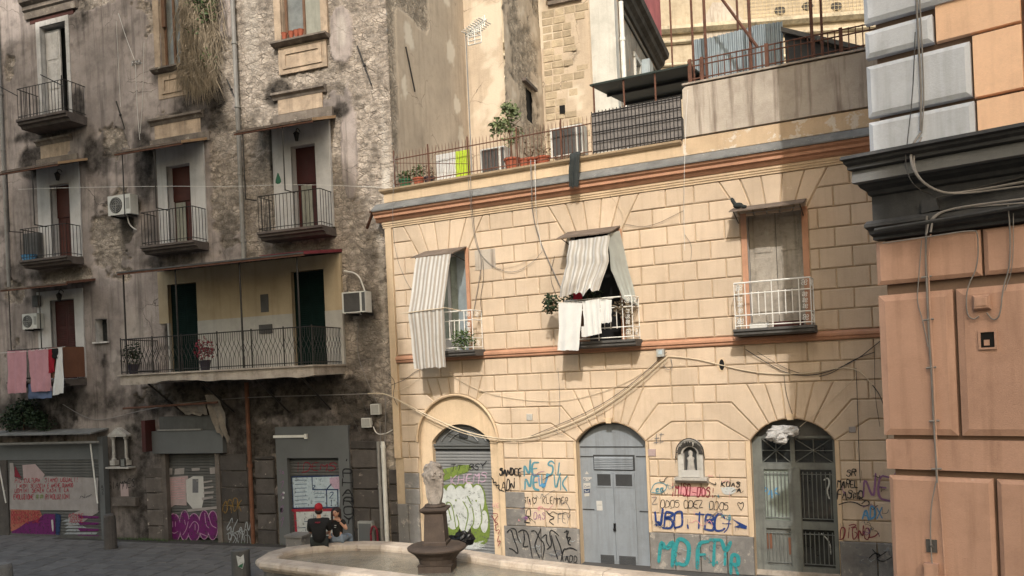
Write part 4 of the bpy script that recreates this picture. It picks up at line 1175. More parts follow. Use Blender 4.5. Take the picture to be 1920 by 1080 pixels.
# shrine with little columns, and the tag under it
sh = thing('wall_shrine', 'small stone shrine with two columns and pediment between the shop shutters', 'shrine', LF, (-9.6, 0, 2.2))
F0 = -9.93; F1 = -9.2
mb = MB(); mb.box((F0 + .12, -0.05, 2.45), (F1 - .12, -0.03, 3.2)); mb.build('niche_back', P['old_ashlar'], sh)
for x in (F0 + 0.12, F1 - 0.12):
    mb = MB(); mb.lathe([(0.07, 0), (0.07, 0.05), (0.045, 0.08), (0.042, 0.62), (0.07, 0.66), (0.075, 0.72)], (x, -0.14, 2.42), 8); mb.build('column', P['shrine_grey'], sh)
    mb = MB(); mb.box((x - 0.09, -0.22, 2.28), (x + 0.09, 0, 2.42)); mb.build('column_base', P['shrine_grey'], sh)
mb = MB(); mb.prism([(F0, 3.14), (F1, 3.14), (F1, 3.2), ((F0 + F1) / 2, 3.42), (F0, 3.2)], -0.24, 0.0); mb.build('pediment', P['shrine_grey'], sh)
mb = MB(); mb.prism([(F0 + .14, 3.21), (F1 - .14, 3.21), ((F0 + F1) / 2, 3.36)], -0.25, -0.235); mb.build('pediment_field', P['marble'], sh)
mb = MB(); mb.box((F0 - .05, -0.32, 2.19), (F1 + .12, 0, 2.24)); mb.build('shelf', P['shrine_grey'], sh)
fr = thing('picture_frame', 'small dark framed picture standing on the stone shrine shelf', 'picture frame', LF, (-9.35, -0.2, 2.24))
mb = MB(); mb.holes(-9.46, -9.26, 2.24, 2.50, [(-9.435, -9.285, 2.265, 2.475)], -0.27, -0.24); mb.build('frame', P['iron'], fr)
mb = MB(); mb.box((-9.44, -0.262, 2.262), (-9.28, -0.25, 2.478)); mb.build('picture', P['glass_grey'], fr)
g = Paint(F, 0.05); g.text('p_black', 'GIAMMES', (202, 918), (254, 912), 13, 1.6, 0.16); g.done(OB)
mb = MB(); mb.box((-9.9, -0.2, 1.05), (-9.0, 0.0, 1.3)); mb.build('stone', P['old_ashlar_pale'], OB)
mb = MB(); mb.box((-9.7, -0.05, 1.32), (-9.4, 0.0, 1.7)); mb.build('wall_plaque', P['paper_pink'], OB)

# ------------------------------------------------------------------ metal shop front built against the old building, far left
F = LF
KW = 0.22
kx0, kx1 = F.uv(15, 900, KW)[0], F.uv(188, 900, KW)[0]
kz1, kz2 = F.uv(100, 862, KW)[1], F.uv(100, 833, KW)[1]
KS = thing('lock_up_shop', 'grey metal lock-up shop with poster covered shutter and flat tin roof', 'shop', LF, ((kx0 + kx1) / 2, -KW, 0))
shutter(KS, kx0, kx1, 0.12, kz1, -KW + 0.03, 'shutter_old', 0.09)
mb = MB(); mb.box((kx0 - 1.2, -KW - 0.02, kz1), (kx1 + 0.02, -0.1, kz2)); mb.build('fascia', P['frame_grey'], KS)
mb = MB(); mb.box((kx1, -KW - 0.04, 0), (F.uv(197, 900, KW)[0], -0.06, kz2 + 0.22)); mb.build('pillar', P['frame_grey'], KS)
mb = MB(); mb.box((kx0 - 1.2, -KW - 0.02, 0), (kx0 - 0.02, -0.1, kz1)); mb.build('side_panel', P['old_ashlar'], KS)
RW_, ru = .72, F.uv(206, 806)[0]
rv, rb = F.uv(100, 813, RW_)[1], F.uv(205, 802)[1]
mb = MB(); mb.hexa([(kx0 - 1.6, -RW_, rv - .04), (ru, -RW_, rv - .04), (ru, -.05, rb - .05), (kx0 - 1.6, -.05, rb - .05), (kx0 - 1.6, -RW_, rv), (ru, -RW_, rv), (ru, -.05, rb), (kx0 - 1.6, -.05, rb)]); mb.build('roof', P['lead'], KS)
mb = MB(); mb.tube([F.p3(-8, 833, .45), F.p3(184, 829, .45)], 0.04, 7); mb.build('awning_roller', P['pipe_grey'], KS)
for a, b_ in (((169, 828), (183, 944)), ((-3, 868), (11, 943))):
    mb = MB(); mb.tube([F.p3(*a, .42), F.p3(*b_, .34)], 0.022, 6); mb.build('awning_arm', P['pipe_white'], KS)
mb = MB(); mb.box((kx0, -KW - 0.015, 0.0), (kx1, -KW + 0.05, 0.12)); mb.build('shutter_foot', P['shutter_old'], KS)
g = Paint(F, KW + 0.004)
g.fill('paper_dull', [(18, 868), (25, 868), (28, 895), (40, 900), (90, 893), (150, 895), (184, 896), (184, 957), (18, 956)], 0)
g.fill('paper_pink', [(42, 872), (66, 870), (84, 890), (78, 900), (44, 898)], 0)
g.fill('p_crimson', [(28, 873), (40, 896), (27, 894)], 0)
g.fill('paper_dull', [(160, 953), (186, 958), (182, 962), (165, 972), (150, 984), (128, 986), (128, 966)], 0)
g.fill('p_orange', [(20, 955), (75, 957), (80, 970), (50, 985), (33, 990), (30, 995), (20, 996)], 0)
g.fill('p_purple', [(22, 996), (34, 991), (50, 979), (70, 974), (84, 963), (103, 964), (104, 1012), (22, 1006)], 0)
g.fill('p_navy', [(104, 962), (114, 966), (112, 1010), (105, 1012)], 0)
for i in range(7): g.fill('p_silver', [(116 + rs.uniform(0, 14), 974 + i * 6), (160 + rs.uniform(-20, 25), 974 + i * 6), (158 + rs.uniform(-30, 24), 978 + i * 6), (112 + rs.uniform(0, 12), 978 + i * 6)], 0)
for i in range(4): g.fill('p_purple', [(145, 966 + i * 12), (186, 968 + i * 12), (184, 972 + i * 12), (150, 972 + i * 12)], 0)
g.text('p_red', 'PIU CULTURA', (28, 905), (76, 904), 7.5, 1.5, 0.06); g.text('p_red', 'SIAMO UGUALI!', (84, 904), (148, 903), 7.5, 1.5, 0.06)
g.text('p_red', 'I NUOVI SCIUSCIA E ANCHE QUANDO', (30, 915), (138, 913), 7, 1.3, 0.06)
g.text('p_red', 'UOMINI SENZA CASA E LA', (28, 924), (130, 922), 7.5, 1.4, 0.06)
g.text('p_red', 'EVOLUZIONE', (26, 936), (64, 936), 9, 1.5, 0.06); g.text('p_red', 'RIVOLUZIONI', (86, 936), (133, 935), 9, 1.5, 0.06)
g.text('p_green', '##', (67, 936), (84, 935), 9, 1.6, 0.05)
g.text('p_black', 'N~', (150, 936), (175, 932), 7, 1.2, 0.1)
for i in range(3): g.text('p_red', 'OCCUPAZIONE', (22, 965 + i * 8), (76, 964 + i * 8), 6.5, 1.4, 0.1)
for i in range(2): g.text('p_red', 'ROSSE', (130 + 2 * i, 971 + i * 9), (158, 970 + i * 9), 7, 1.4, 0.1)
g.fill('paper', [(97, 975), (101, 973), (102, 995), (99, 997)])
g.done(KS)
g = Paint(F, KW + 0.045); g.text('p_black', 'AZ', (189, 908), (192, 928), 4, 1.1, 0.15); g.done(KS)

# ------------------------------------------------------------------ things fixed to the old building
ac_unit(LF, -9.35, 9.75, 0.10, 'white air conditioner with round fan, high on the old wall by the middle balcony', 0.86, 0.58, 0.3)
a, v = F.uv(44, 618, .3)
ac_unit(LF, a, v, 0.05, 'dusty air conditioner behind the laundry on the old building', 0.62, 0.48, 0.28)
ac_unit(LF, -1.36, 6.3, 0.25, 'rusty grey air conditioner bracketed beside the long balcony', 0.70, 0.55, 0.32, 'back')
a, v = F.uv(55, 575, .3)
mb = MB(); mb.box((a, -0.2, v), (a + 0.25, 0, v + 0.35)); mb.build('meter_box', P['sheet_grey'], OB)
lantern(LF, -11.45, 11.28, 'small black wall lantern above the left brown balcony door')
lantern(LF, -11.6, 7.55, 'small black wall lantern above the dark red louvred door')
lantern(LF, -2.75, 11.3, 'small black wall lantern above the right balcony door of the old building')
# boiler flue hole with pipe tails
mb = MB(); mb.tube([F.p3(218, 388, .02), F.p3(222, 390, .25)], 0.11, 10); mb.build('flue', P['iron'], OB)
mb = MB(); mb.tube(smooth_path([F.p3(238, 395, .15), F.p3(240, 415, .2), F.p3(246, 425, .15), F.p3(256, 431, .1)], 2), 0.02, 5); mb.build('drain_hose', P['cable_white'], OB)
# junction boxes, standpipes and meter cupboard at the corner
jb = thing('junction_box', 'upper white junction box on the corner of the old building', 'junction box', LF, F.p3(709, 770))
a, v = F.uv(700, 777); mb = MB(); mb.box((a, -0.14, v), (a + .26, 0, v + .28)); mb.build('casing', P['ac_white'], jb)
mb = MB(); mb.box((a + .02, -0.15, v + .02), (a + .24, -0.138, v + .26)); mb.build('lid', P['plastic_grey'], jb)
jb = thing('junction_box', 'lower white junction box beside the shop frame, cables entering it', 'junction box', LF, F.p3(690, 795))
a, v = F.uv(683, 801); mb = MB(); mb.box((a, -0.14, v), (a + .27, 0, v + .25)); mb.build('casing', P['ac_white'], jb)
mb = MB(); mb.box((a + .02, -0.15, v + .02), (a + .25, -0.138, v + .23)); mb.build('lid', P['plastic_grey'], jb)
a = F.uv(721, 900, .12)[0]
mb = MB(); mb.tube([(a, -.12, 0.02), (a, -.12, F.uv(720, 828, .12)[1])], 0.06, 8); mb.tube([(a, -.12, 2.7), (a, -.12, 2.78)], .07, 8); mb.build('standpipe', P['pipe_white'], None, LF, (a, -.12, 0.02), 'thick white standpipe at the corner of the old building', 'pipe')
a = F.uv(712, 900, .12)[0]
mb = MB(); mb.tube([(a, -.12, 0.02), (a, -.12, F.uv(712, 828, .12)[1])], 0.045, 8); mb.tube([(a, -.12, 1.6), (a, -.12, 1.66)], .055, 8); mb.build('standpipe', P['pipe_grey'], None, LF, (a, -.12, 0.02), 'thin grey standpipe beside the thick white one', 'pipe')
mc = thing('meter_cupboard', 'small grey meter cupboard at the foot of the old building', 'cupboard', LF, F.p3(692, 1012, .1))
a, v = F.uv(679, 1012); b_, v2 = F.uv(704, 976)
mb = MB(); mb.box((a, -0.2, 0.0), (b_, 0.0, v2)); mb.build('casing', P['plastic_grey'], mc)
mb = MB(); mb.box((a + .03, -0.212, .1), (b_ - .03, -0.199, v2 - .05)); mb.build('door', P['frame_grey'], mc)
mb = MB(); mb.tube(smooth_path([(b_ - .02, -.24, .2), (b_ - .02, -.24, v2 - .2), (b_ + .08, -.24, v2 - .08), (b_ + .18, -.24, v2 - .2), (b_ + .18, -.24, .2)], 2), 0.028, 6); mb.build('pipe_loop', P['p_crimson'], mc)
mb = MB(); mb.box((-3.25, -0.85, 0.03), (-2.75, -0.4, 0.45)); mb.box((-3.28, -0.88, 0.40), (-2.72, -0.37, 0.46)); mb.build('stone_block', P['plinth'], None, LF, (-3, -.6, 0.03), 'low grey stone block standing before the painted shop shutter', 'stone block')
# hanging dry plant on the facade
hp = thing('hanging_plant', 'large dry brown plant cascading from the wall beside the middle top window', 'plant', LF, F.p3(385, 60))
rg = random.Random(8)
mb = MB()
for _ in range(2300):
    px, py = rg.gauss(385, 14), rg.uniform(-40, 150)
    if rg.random() < .3: px = rg.gauss(374, 11)
    u, v = F.uv(px, py)
    L_ = rg.uniform(0.5, 1.5) * (1.0 if py < 110 else .7)
    dx = rg.gauss(0.0, 0.25); w0 = rg.uniform(0.05, 0.5)
    p0 = Vector((u, -w0 * 0.5, v)); p1 = p0 + Vector((dx * .5, -rg.uniform(0.0, .3), -L_ * .3)); p2 = p0 + Vector((dx, -rg.uniform(0, .2), -L_))
    if p2.z < F.uv(370, 235)[1]: continue
    k = Vector((0.010, 0.006, 0)) * rg.uniform(.8, 2.2)
    mb.add([p0, p1, p2, p1 + k, p0 + k], [(0, 1, 3, 4), (1, 2, 3)])
mb.build('dry_stems', P['dry_grass'], hp, recalc=False)
mb = MB()
for px, py, r, n in ((398, 10, .42, 420), (402, 35, .3, 260), (380, 5, .35, 200), (385, 60, .3, 120), (405, 115, .3, 60)):
    u, v = F.uv(px, py); leaves(mb, (u, -.3, v), (r, .25, r), n, .09, rg=rg)
mb.build('green_leaves', P['leaf'], hp, recalc=False)
mb = MB()
for k in range(8):
    u, v = F.uv(385 + k * 2, 20 + k * 14); mb.tube(smooth_path([(u, 0, v), (u - .1, -.25, v - .1), (u + rg.uniform(-.3, .2), -.3, v - rg.uniform(.5, 1.2))], 1), .02, 4, .006)
mb.build('branch', P['wood_brown'], hp)
bu = thing('shrub', 'dark leafy shrub growing above the tin roof of the lock-up shop', 'shrub', LF, F.p3(48, 806, .2))
mb = MB()
for px, py, r, n in ((40, 775, .62, 700), (70, 785, .45, 400), (20, 790, .5, 400), (55, 760, .4, 260), (85, 795, .3, 160)):
    u, v = F.uv(px, py, .3); leaves(mb, (u, -.35, v), (r, .3, r * .7), n, .10, rg=rg)
mb.build('foliage', P['leaf_dark'], bu, recalc=False)
mb = MB(); mb.tube([F.p3(45, 812, .1), F.p3(45, 790, .25), F.p3(52, 765, .3)], .03, 5, .012); mb.build('stem', P['wood_brown'], bu)
# flower boxes on the sill of the right top window
for k, px in enumerate((532, 545, 555, 563)):
    u, v = F.uv(px, 83, .2)
    mb = MB(); mb.lathe([(0.05, 0), (0.085, 0.17), (0.095, 0.19)], (u, -0.15, 13.97), 10); mb.build('flower_pot', P['terracotta'], None, LF, (u, -.15, 13.97), ('leftmost', 'second', 'third', 'rightmost')[k] + ' small red flower pot on the top window sill', 'flower pot', 'red pots on the top sill')
# laundry on the first floor, left
def hang(name, px, mat, label, cat, w=.9, amp=.03, waves=2.5, sd_=1, group=None, F_=None, ragged=.02):
    F_ = F_ or LF
    rows = [(F_.p3(*a, w), F_.p3(*b_, w)) for a, b_ in px]
    mb = cloth(rows, 12, 6, amp, waves, ragged=ragged, sd_=sd_)
    return mb.build(name, P[mat], None, F_, rows[0][0], label, cat, group, smooth=True, recalc=False)
hang('towel', [((13, 658), (50, 657)), ((15, 738), (49, 736))], 'cloth_pink', 'left pink towel on the balcony washing line', 'towel', sd_=2, group='laundry on the left balcony')
hang('towel', [((53, 657), (92, 654)), ((60, 735), (95, 733))], 'cloth_pink', 'right pink towel on the balcony washing line', 'towel', sd_=3, group='laundry on the left balcony')
hang('garment', [((91, 655), (101, 654)), ((93, 700), (101, 697))], 'cloth_red', 'narrow red garment hanging between pink towel and white cloth', 'laundry', sd_=4, group='laundry on the left balcony')
hang('garment', [((107, 652), (117, 651)), ((97, 742), (122, 736))], 'cloth_white', 'white cloth hanging at the right end of the washing line', 'laundry', sd_=5, group='laundry on the left balcony')
hang('trousers', [((52, 720), (96, 716)), ((51, 748), (99, 746))], 'cloth_blue', 'blue garment hanging behind the pink towels', 'laundry', w=.84, sd_=6, group='laundry on the left balcony')
hang('garment', [((98, 654), (109, 653)), ((99, 672), (107, 672))], 'cloth_black', 'short black garment beside the white hanging cloth', 'laundry', w=.93, sd_=7, group='laundry on the left balcony')
cable('washing_line', sag(F.p3(-5, 662, .9), F.p3(122, 650, .9), .03), .006, 'cable_white', 'white washing line with pink towels on the left balcony', LF)
# balcony odds and ends
mb = MB(); a, v = F.uv(46, 492, .4); mb.lathe([(.16, 0), (.21, .18), (.23, .2), (.2, .2), (.15, .03)], (a + .2, -.4, 8.68), 14, 1.3, .8); mb.build('wash_basin', P['p_sky'], None, LF, (a + .2, -.4, 8.68), 'blue plastic basin on the left second floor balcony', 'basin')
mb = MB(); a, v = F.uv(42, 470, .3); mb.box((a, -.25, 8.7), (a + .62, -.05, 9.6)); mb.build('cabinet', P['sheet_grey'], None, LF, (a, -.2, 8.7), 'tall grey cabinet at the end of the left second floor balcony', 'cabinet')
for lbl, px, w, mt in (('dark potted plant at the left end of the long balcony', 250, 1.2, 'leaf_dark'), ('reddish potted plant on the long balcony between the green doors', 385, 1.0, 'p_crimson')):
    o = thing('potted_plant', lbl, 'plant', LF, (F.uv(px, 690, w)[0], -w, 4.98))
    u = F.uv(px, 690, w)[0]
    mb = MB(); mb.lathe([(.11, 0), (.16, .26), (.18, .28)], (u, -w, 4.98), 10); mb.build('pot', P['pot_dark'], o)
    mb = MB(); leaves(mb, (u, -w, 5.55), (.3, .2, .35), 260, .09, rg=rg); mb.build('foliage', P[mt], o, recalc=False)
    mb = MB(); mb.tube([(u, -w, 5.2), (u, -w, 5.6)], .015, 4); mb.build('stem', P['wood_brown'], o)
mb = MB(); u, v = F.uv(523, 345, .06); mb.lathe([(.02, .5), (.05, .45), (.03, .34), (.09, .3), (.13, .05), (.10, 0)], (u, -.06, v), 8, 1, .3); mb.build('wall_ornament', P['pot_green'], None, LF, (u, -.06, v), 'small green figure hung on the white wall by the right balcony door', 'ornament')
# bollards and bin
def bollard(px, py, h, r, label, mat, top=None):
    x, y = ground(px, py)
    o = thing('bollard', label, 'bollard', WORLD, (x, y, 0.03))
    mb = MB(); mb.lathe([(r, 0), (r * 1.02, .1), (r * .95, h * .8), (r * .85, h * .95), (r * .4, h)], (x, y, .03), 14); mb.build('shaft', P[mat], o)
    mb = MB(); mb.lathe([(r * 1.15, 0), (r * 1.12, .06)], (x, y, .028), 14); mb.build('foot', P[mat], o)
    return o, x, y
bollard(208, 1032, 1.02, .17, 'thick dark stone bollard beside the lock-up shop pillar', 'old_ashlar')
bollard(8, 1096, .50, .2, 'low stone bollard top at the bottom left corner of the photo', 'plinth')
x, y = ground(453, 1090)
o = thing('litter_bin', 'short dark grey metal post with white and green sticker near the fountain', 'bollard', WORLD, (x, y, .03))
mb = MB(); mb.lathe([(.21, 0), (.21, .70), (.19, .72), (.17, .70)], (x, y, .03), 18); mb.build('drum', P['shutter_old'], o)
mb = MB(); d = Vector((-x, -y)).normalized()
for q, m_ in (((-.09, .38), 'p_white'), ):
    pass
c = Vector((x, y)) + d * .213
sx = Vector((-d.y, d.x))
mb.add([(c.x + sx.x * a, c.y + sx.y * a, .03 + b_) for a, b_ in ((-.09, .62), (.0, .57), (.07, .63), (.08, .45), (.03, .3), (-.06, .36))], [(0, 1, 2, 3, 4, 5)]); mb.build('sticker', P['p_white'], o, recalc=False)
mb = MB(); c = Vector((x, y)) + d * .216
mb.add([(c.x + sx.x * a, c.y + sx.y * a, .03 + b_) for a, b_ in ((-.07, .36), (.03, .32), (.05, .42), (-.02, .4))], [(0, 1, 2, 3)]); mb.build('sticker', P['pot_green'], o, recalc=False)

# ================================================================== rear wings above the terrace
RW = thing('rear_wing', 'tall sunlit tan rear wing rising behind the terrace of the yellow building', 'building', BF, (2, 6, 9))
def tan_mask(seed, soot=0.0, bare=0.2):
    def f(s, v):
        n1 = noise.fractal((s * 0.6, v * 0.5, seed), 1.0, 2.0, 5)
        n2 = noise.fractal((s * 3.1, v * 3.1, seed + 2), 0.9, 2.0, 4)
        pl = sstep(0.6 - bare * 2 + 0.6 * n1 + .15 * n2, -.03, .08)
        d, _ = noise.voronoi((s * 3.0 + .25 * n2, v * 4.6, seed))
        h = pl * (.034 + .01 * n1) + (1 - pl) * (.028 * min(1, (d[1] - d[0]) * 3.5) + .018 * n2 - .022)
        return pl, min(1, max(0, soot * sstep(n1, 0, .5))), .5 * sstep(n1 - .2 * n2, .35, .5), h
    return f
gridwall('wall', RW, lambda s, v, h: (s, 5.3 - h, v), 0.0, 1.36, 8.5, 22, [], tan_mask(3.3, 0, 0), 'rear_wall', .1)
gridwall('wall', RW, lambda s, v, h: (1.36 + h, s, v), 5.3, 9.3, 8.5, 22, [(7.4, 8.0, 13.2, 14.3)], tan_mask(6.1, 0, .3), 'rear_wall', .1)
gridwall('wall', RW, lambda s, v, h: (s, 9.3 - h, v), 1.36, 3.3, 8.5, 22, [], tan_mask(12.1, 0, .12), 'rear_wall', .1)
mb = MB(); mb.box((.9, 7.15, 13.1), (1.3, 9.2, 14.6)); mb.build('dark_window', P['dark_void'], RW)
mb = MB(); mb.box((1.22, 7.0, 14.4), (1.5, 8.3, 14.5)); mb.build('lintel', P['slab_dark'], RW)
mb = MB(); mb.box((1.75, 9.14, 17.75), (3.0, 9.3, 17.95)); mb.box((1.7, 9.05, 17.95), (3.05, 9.3, 18.05)); mb.build('ledge', P['ornament_dark'], RW)
mb = MB(); mb.box((2.0, 9.22, 13.8), (2.2, 9.26, 14.1)); mb.build('vent_hole', P['dark_void'], RW)
rs2 = random.Random(21)
z = 11.4
while z < 17.4:                                              # bare tufa blocks under the ledge
    h = rs2.uniform(.22, .3); x = 1.46
    while x < 2.6 + .2 * math.sin(z * 3):
        wd = rs2.uniform(.3, .5)
        if wd > .12 and rs2.random() < .8:
            mb = MB(); mb.bevelled([(x + .012, z + .012), (x + wd - .012, z + .012), (x + wd - .012, z + h - .012), (x + .012, z + h - .012)], 9.3, 9.262 - rs2.uniform(0, .025), .02); mb.build('stone', P['tufa_stone'], RW)
        x += wd
    z += h
mb = MB(); mb.box((0, 5.4, 21.8), (4.2, 14, 22)); mb.build('roof', P['sheet_rust'], RW)
OW = thing('whitewashed_wing', 'white washed wall and soot stained wing with heavy cornice behind the green canopy', 'building', BF, (4, 9, 9))
mb = MB(); mb.box((3.3, 9.12, 8.5), (4.18, 9.6, 22)); mb.build('white_wall', P['rear_white'], OW)
SW = 4.2
mb = MB()
for a, b_, c, d in ((9.6, 12.2, 8.5, 17.75), (13.3, 17.6, 8.5, 17.75), (12.2, 13.3, 8.5, 14.6), (12.2, 13.3, 16.6, 17.75)):
    mb.box((SW - .3, a, c), (SW, b_, d))
mb.build('wall', P['rear_dirty'], OW)
mb = MB(); mb.prism([(SW - .3, 17.75), (SW + .1, 17.75), (SW + .15, 17.9), (SW + .3, 18.0), (SW + .34, 18.2), (SW + .5, 18.28), (SW + .54, 18.5), (SW - .3, 18.62)], 9.62, 17.8); mb.build('cornice', P['rear_dark'], OW)
mb = MB(); mb.box((SW, 9.8, 17.4), (SW + .06, 17.6, 17.48)); mb.build('moulding', P['rear_dark'], OW)
mb = MB(); mb.box((SW - .2, 10.2, 18.62), (SW + .25, 17.7, 21.8)); mb.build('attic_wall', P['red_render'], OW)
mb = MB(); mb.box((SW - .28, 12.2, 14.6), (SW - .2, 13.3, 16.6)); wi = mb.build('window', P['glass_dark'], OW)
for z0, z1, y0, y1 in ((14.6, 16.6, 12.15, 12.3), (14.6, 16.6, 13.2, 13.35), (16.5, 16.68, 12.1, 13.4), (15.6, 15.68, 12.2, 13.3)):
    mb = MB(); mb.box((SW - .2, y0, z0), (SW + .08, y1, z1)); mb.build('window_frame', P['rear_white'], wi)
mb = MB(); mb.box((SW + .02, 13.4, 14.5), (SW + .35, 13.46, 16.8)); mb.box((SW + .35, 13.38, 14.5), (SW + .4, 14.2, 16.8)); mb.build('shutter_sheet', P['galv'], OW)
mb = MB(); mb.tube([(SW + .1, 9.7, 8.6), (SW + .1, 9.7, 17.6)], .085, 8)
for z in (11, 13.6, 16.2): mb.tube([(SW + .1, 9.7, z), (SW + .1, 9.7, z + .12)], .105, 8)
mb.build('downpipe', P['pipe_white'], OW)
mb = MB(); mb.tube([(SW + .8, 16.8, 17.2), (SW + .8, 16.8, 22)], .04, 5); mb.tube([(SW - .4, 16.8, 21.0), (SW + .8, 16.8, 21.0)], .04, 5); mb.build('scaffold_pole', P['iron_rust'], OW)
mb = MB(); mb.box((SW - .2, 14.6, 13.9), (SW + 1.3, 16.4, 14.9)); mb.build('balcony_box', P['rear_dark'], OW)
# far yellow building
FF = Frame((4.0, 44.0), 5.0)
FB = thing('far_building', 'yellow plastered building with nets and stained mouldings at the top behind the terrace', 'building', FF, (10, 0, 0))
FH = [(-.6, 2.4, 13.0, 19.3)]
pm('netting', (0.55, 0.44, 0.27), 0.14, 0.6, 0.95, 0.5, 16, 0.3, 0.25, (0.22, 0.17, 0.10))
mb = MB(); mb.holes(-4, 30, 0, 30, FH, 0, .5); mb.build('wall', P['far_yellow'], FB)
zt = FF.uv(1300, 62)[1]
for z, hh, dp in ((zt, .35, .35), (zt - .55, .16, .18), (zt - 1.7, .12, .12)):
    mb = MB(); mb.profile([(0, z), (dp * .5, z), (dp, z + hh * .5), (dp, z + hh), (0, z + hh + .1)], -4, 30); mb.build('string_course', P['far_trim'], FB)
mb = MB(); mb.box((-.6, .3, 13.0), (2.4, .35, 19.3)); mb.build('blind', P['rear_white'], FB)
for x in (-.9, 2.4): mb = MB(); mb.box((x, -.12, 13), (x + .3, .02, 19.6)); mb.build('window_jamb', P['far_trim'], FB)
mb = MB(); mb.box((-1.3, -.3, 19.6), (3.0, .0, 19.95)); mb.box((-1.5, -.45, 19.95), (3.2, 0, 20.15)); mb.build('window_cornice', P['far_trim'], FB)
for px, py in ((1462, 20), (1514, 12), (1568, 12)):
    u, v = FF.uv(px, py)
    mb = MB(); mb.prism([(u + .30 * math.cos(q * .7854), v + .22 * math.sin(q * .7854)) for q in range(8)], -.05, .0); mb.build('vent_hole', P['rear_dark'], FB)
u, v = FF.uv(1345, 40)
mb = MB(); mb.prism([(u - .7, v - .9), (u + 1.0, v - 1.0), (u + 1.5, v - .3), (u + .6, v + .9), (u - .2, v + 1.0), (u - .9, v - .1)], -.04, 0.01); mb.build('render_patch', P['concrete'], FB)
net = MB()
ux0 = FF.uv(1395, 30)[0]; 
for k in range(64): x = ux0 + k * .19; net.box((x, -.10, zt + .5), (x + .018, -.095, 28))
for k in range(26): z = zt + .6 + k * .19; net.box((ux0, -.094, z), (ux0 + 12.1, -.089, z + .016))
net.build('netting', P['netting'], FB, kind='stuff')

# ================================================================== yellow rusticated building
F = MF
YB = thing('yellow_building', 'yellow two storey building with rusticated blocks, arched doors and roof terrace', 'building', MF, (0, 0, 0))
VUP = [5.12, 5.54, 5.96, 6.38, 6.80, 7.21, 7.63, 8.05, 8.46]
VLO = [0.82, 1.25, 1.66, 2.07, 2.46, 2.87, 3.30, 3.70, 4.09, 4.50, 4.92]
UEND = 15.0
W1, W2, W3 = (1.12, 2.36), (5.2, 6.35), (9.22, 10.33)
WT = 7.70
class Arch:
    def __init__(s, u0, u1, vs_, rise):
        s.u0, s.u1, s.vs, s.c = u0, u1, vs_, (u0 + u1) / 2
        a = (u1 - u0) / 2
        s.r = (a * a + rise * rise) / (2 * rise)
        s.cv = vs_ + rise - s.r
        s.top = vs_ + rise
        s.t0 = math.asin(min(1, a / s.r))            # half angle from the crown
        if rise > a: s.t0 = math.pi - s.t0
    def p(s, t_, k=1.0):                             # t_ -1 left spring .. 1 right spring
        q = s.t0 * t_
        return (s.c + s.r * k * math.sin(q), s.cv + s.r * k * math.cos(q))
    def pts(s, n=16): return [s.p(-1 + 2 * i / n) for i in range(n + 1)]
    def radial(s, t_, v):                            # where the radial joint through t_ reaches height v
        x, z = s.p(t_)
        dx, dz = x - s.c, z - s.cv
        k = (v - z) / max(dz, 0.15)
        return (x + dx * k, v)
D1 = Arch(0.78, 2.99, 2.87, 1.13)
D1i = Arch(1.12, 2.80, 2.87, 0.44)
D2 = Arch(5.11, 6.79, 2.87, 0.44)
D3 = Arch(9.10, 10.78, 2.87, 0.46)
# wall behind the blocks
mb = MB()
wh = [(W1[0], W1[1], 5.1, WT), (W2[0], W2[1], 5.1, WT), (W3[0], W3[1], 5.1, WT)] + [(d.u0, d.u1, -1, d.top) for d in (D1, D2, D3)]
mb.holes(0.0, UEND, 0.0, 9.4, wh, 0.035)
for d in (D1, D2, D3):
    ps = d.pts(20)
    for a, b_ in zip(ps, ps[1:]):
        mb.quad((a[0], .035, a[1]), (b_[0], .035, b_[1]), (b_[0], .035, d.top), (a[0], .035, d.top))
mb.box((-0.0, 0.04, 0), (0.02, 8, 9.4))
mb.build('wall', P['yellow_groove'], YB)
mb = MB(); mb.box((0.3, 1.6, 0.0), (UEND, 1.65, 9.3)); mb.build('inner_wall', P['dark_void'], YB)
NB = [0]
def block(poly, mat='yellow', b=0.016, y=0.0, name='block'):
    if NB[0] > 420: return
    NB[0] += 1
    mb = MB(); mb.bevelled(inset(poly, random.uniform(.009, .013)), 0.035, y - random.uniform(-.004, .004), b * random.uniform(.8, 1.5))
    mb.build(name, P[mat], YB)
def row(v0, v1, a, b_, off, wd=0.63, left=None, right=None):
    """blocks of one course from a to b_; left/right: (u at v0, u at v1) slanted ends"""
    joints = [a]
    x = math.floor((a - off) / wd) * wd + off
    while x < b_:
        if x > a + 0.17 and x < b_ - 0.17: joints.append(x)
        x += wd
    joints.append(b_)
    for i in range(len(joints) - 1):
        p, q = joints[i], joints[i + 1]
        l0 = l1 = p; r0 = r1 = q
        if i == 0 and left: l0, l1 = left
        if i == len(joints) - 2 and right: r0, r1 = right
        block([(l0, v0), (r0, v0), (r1, v1), (l1, v1)])
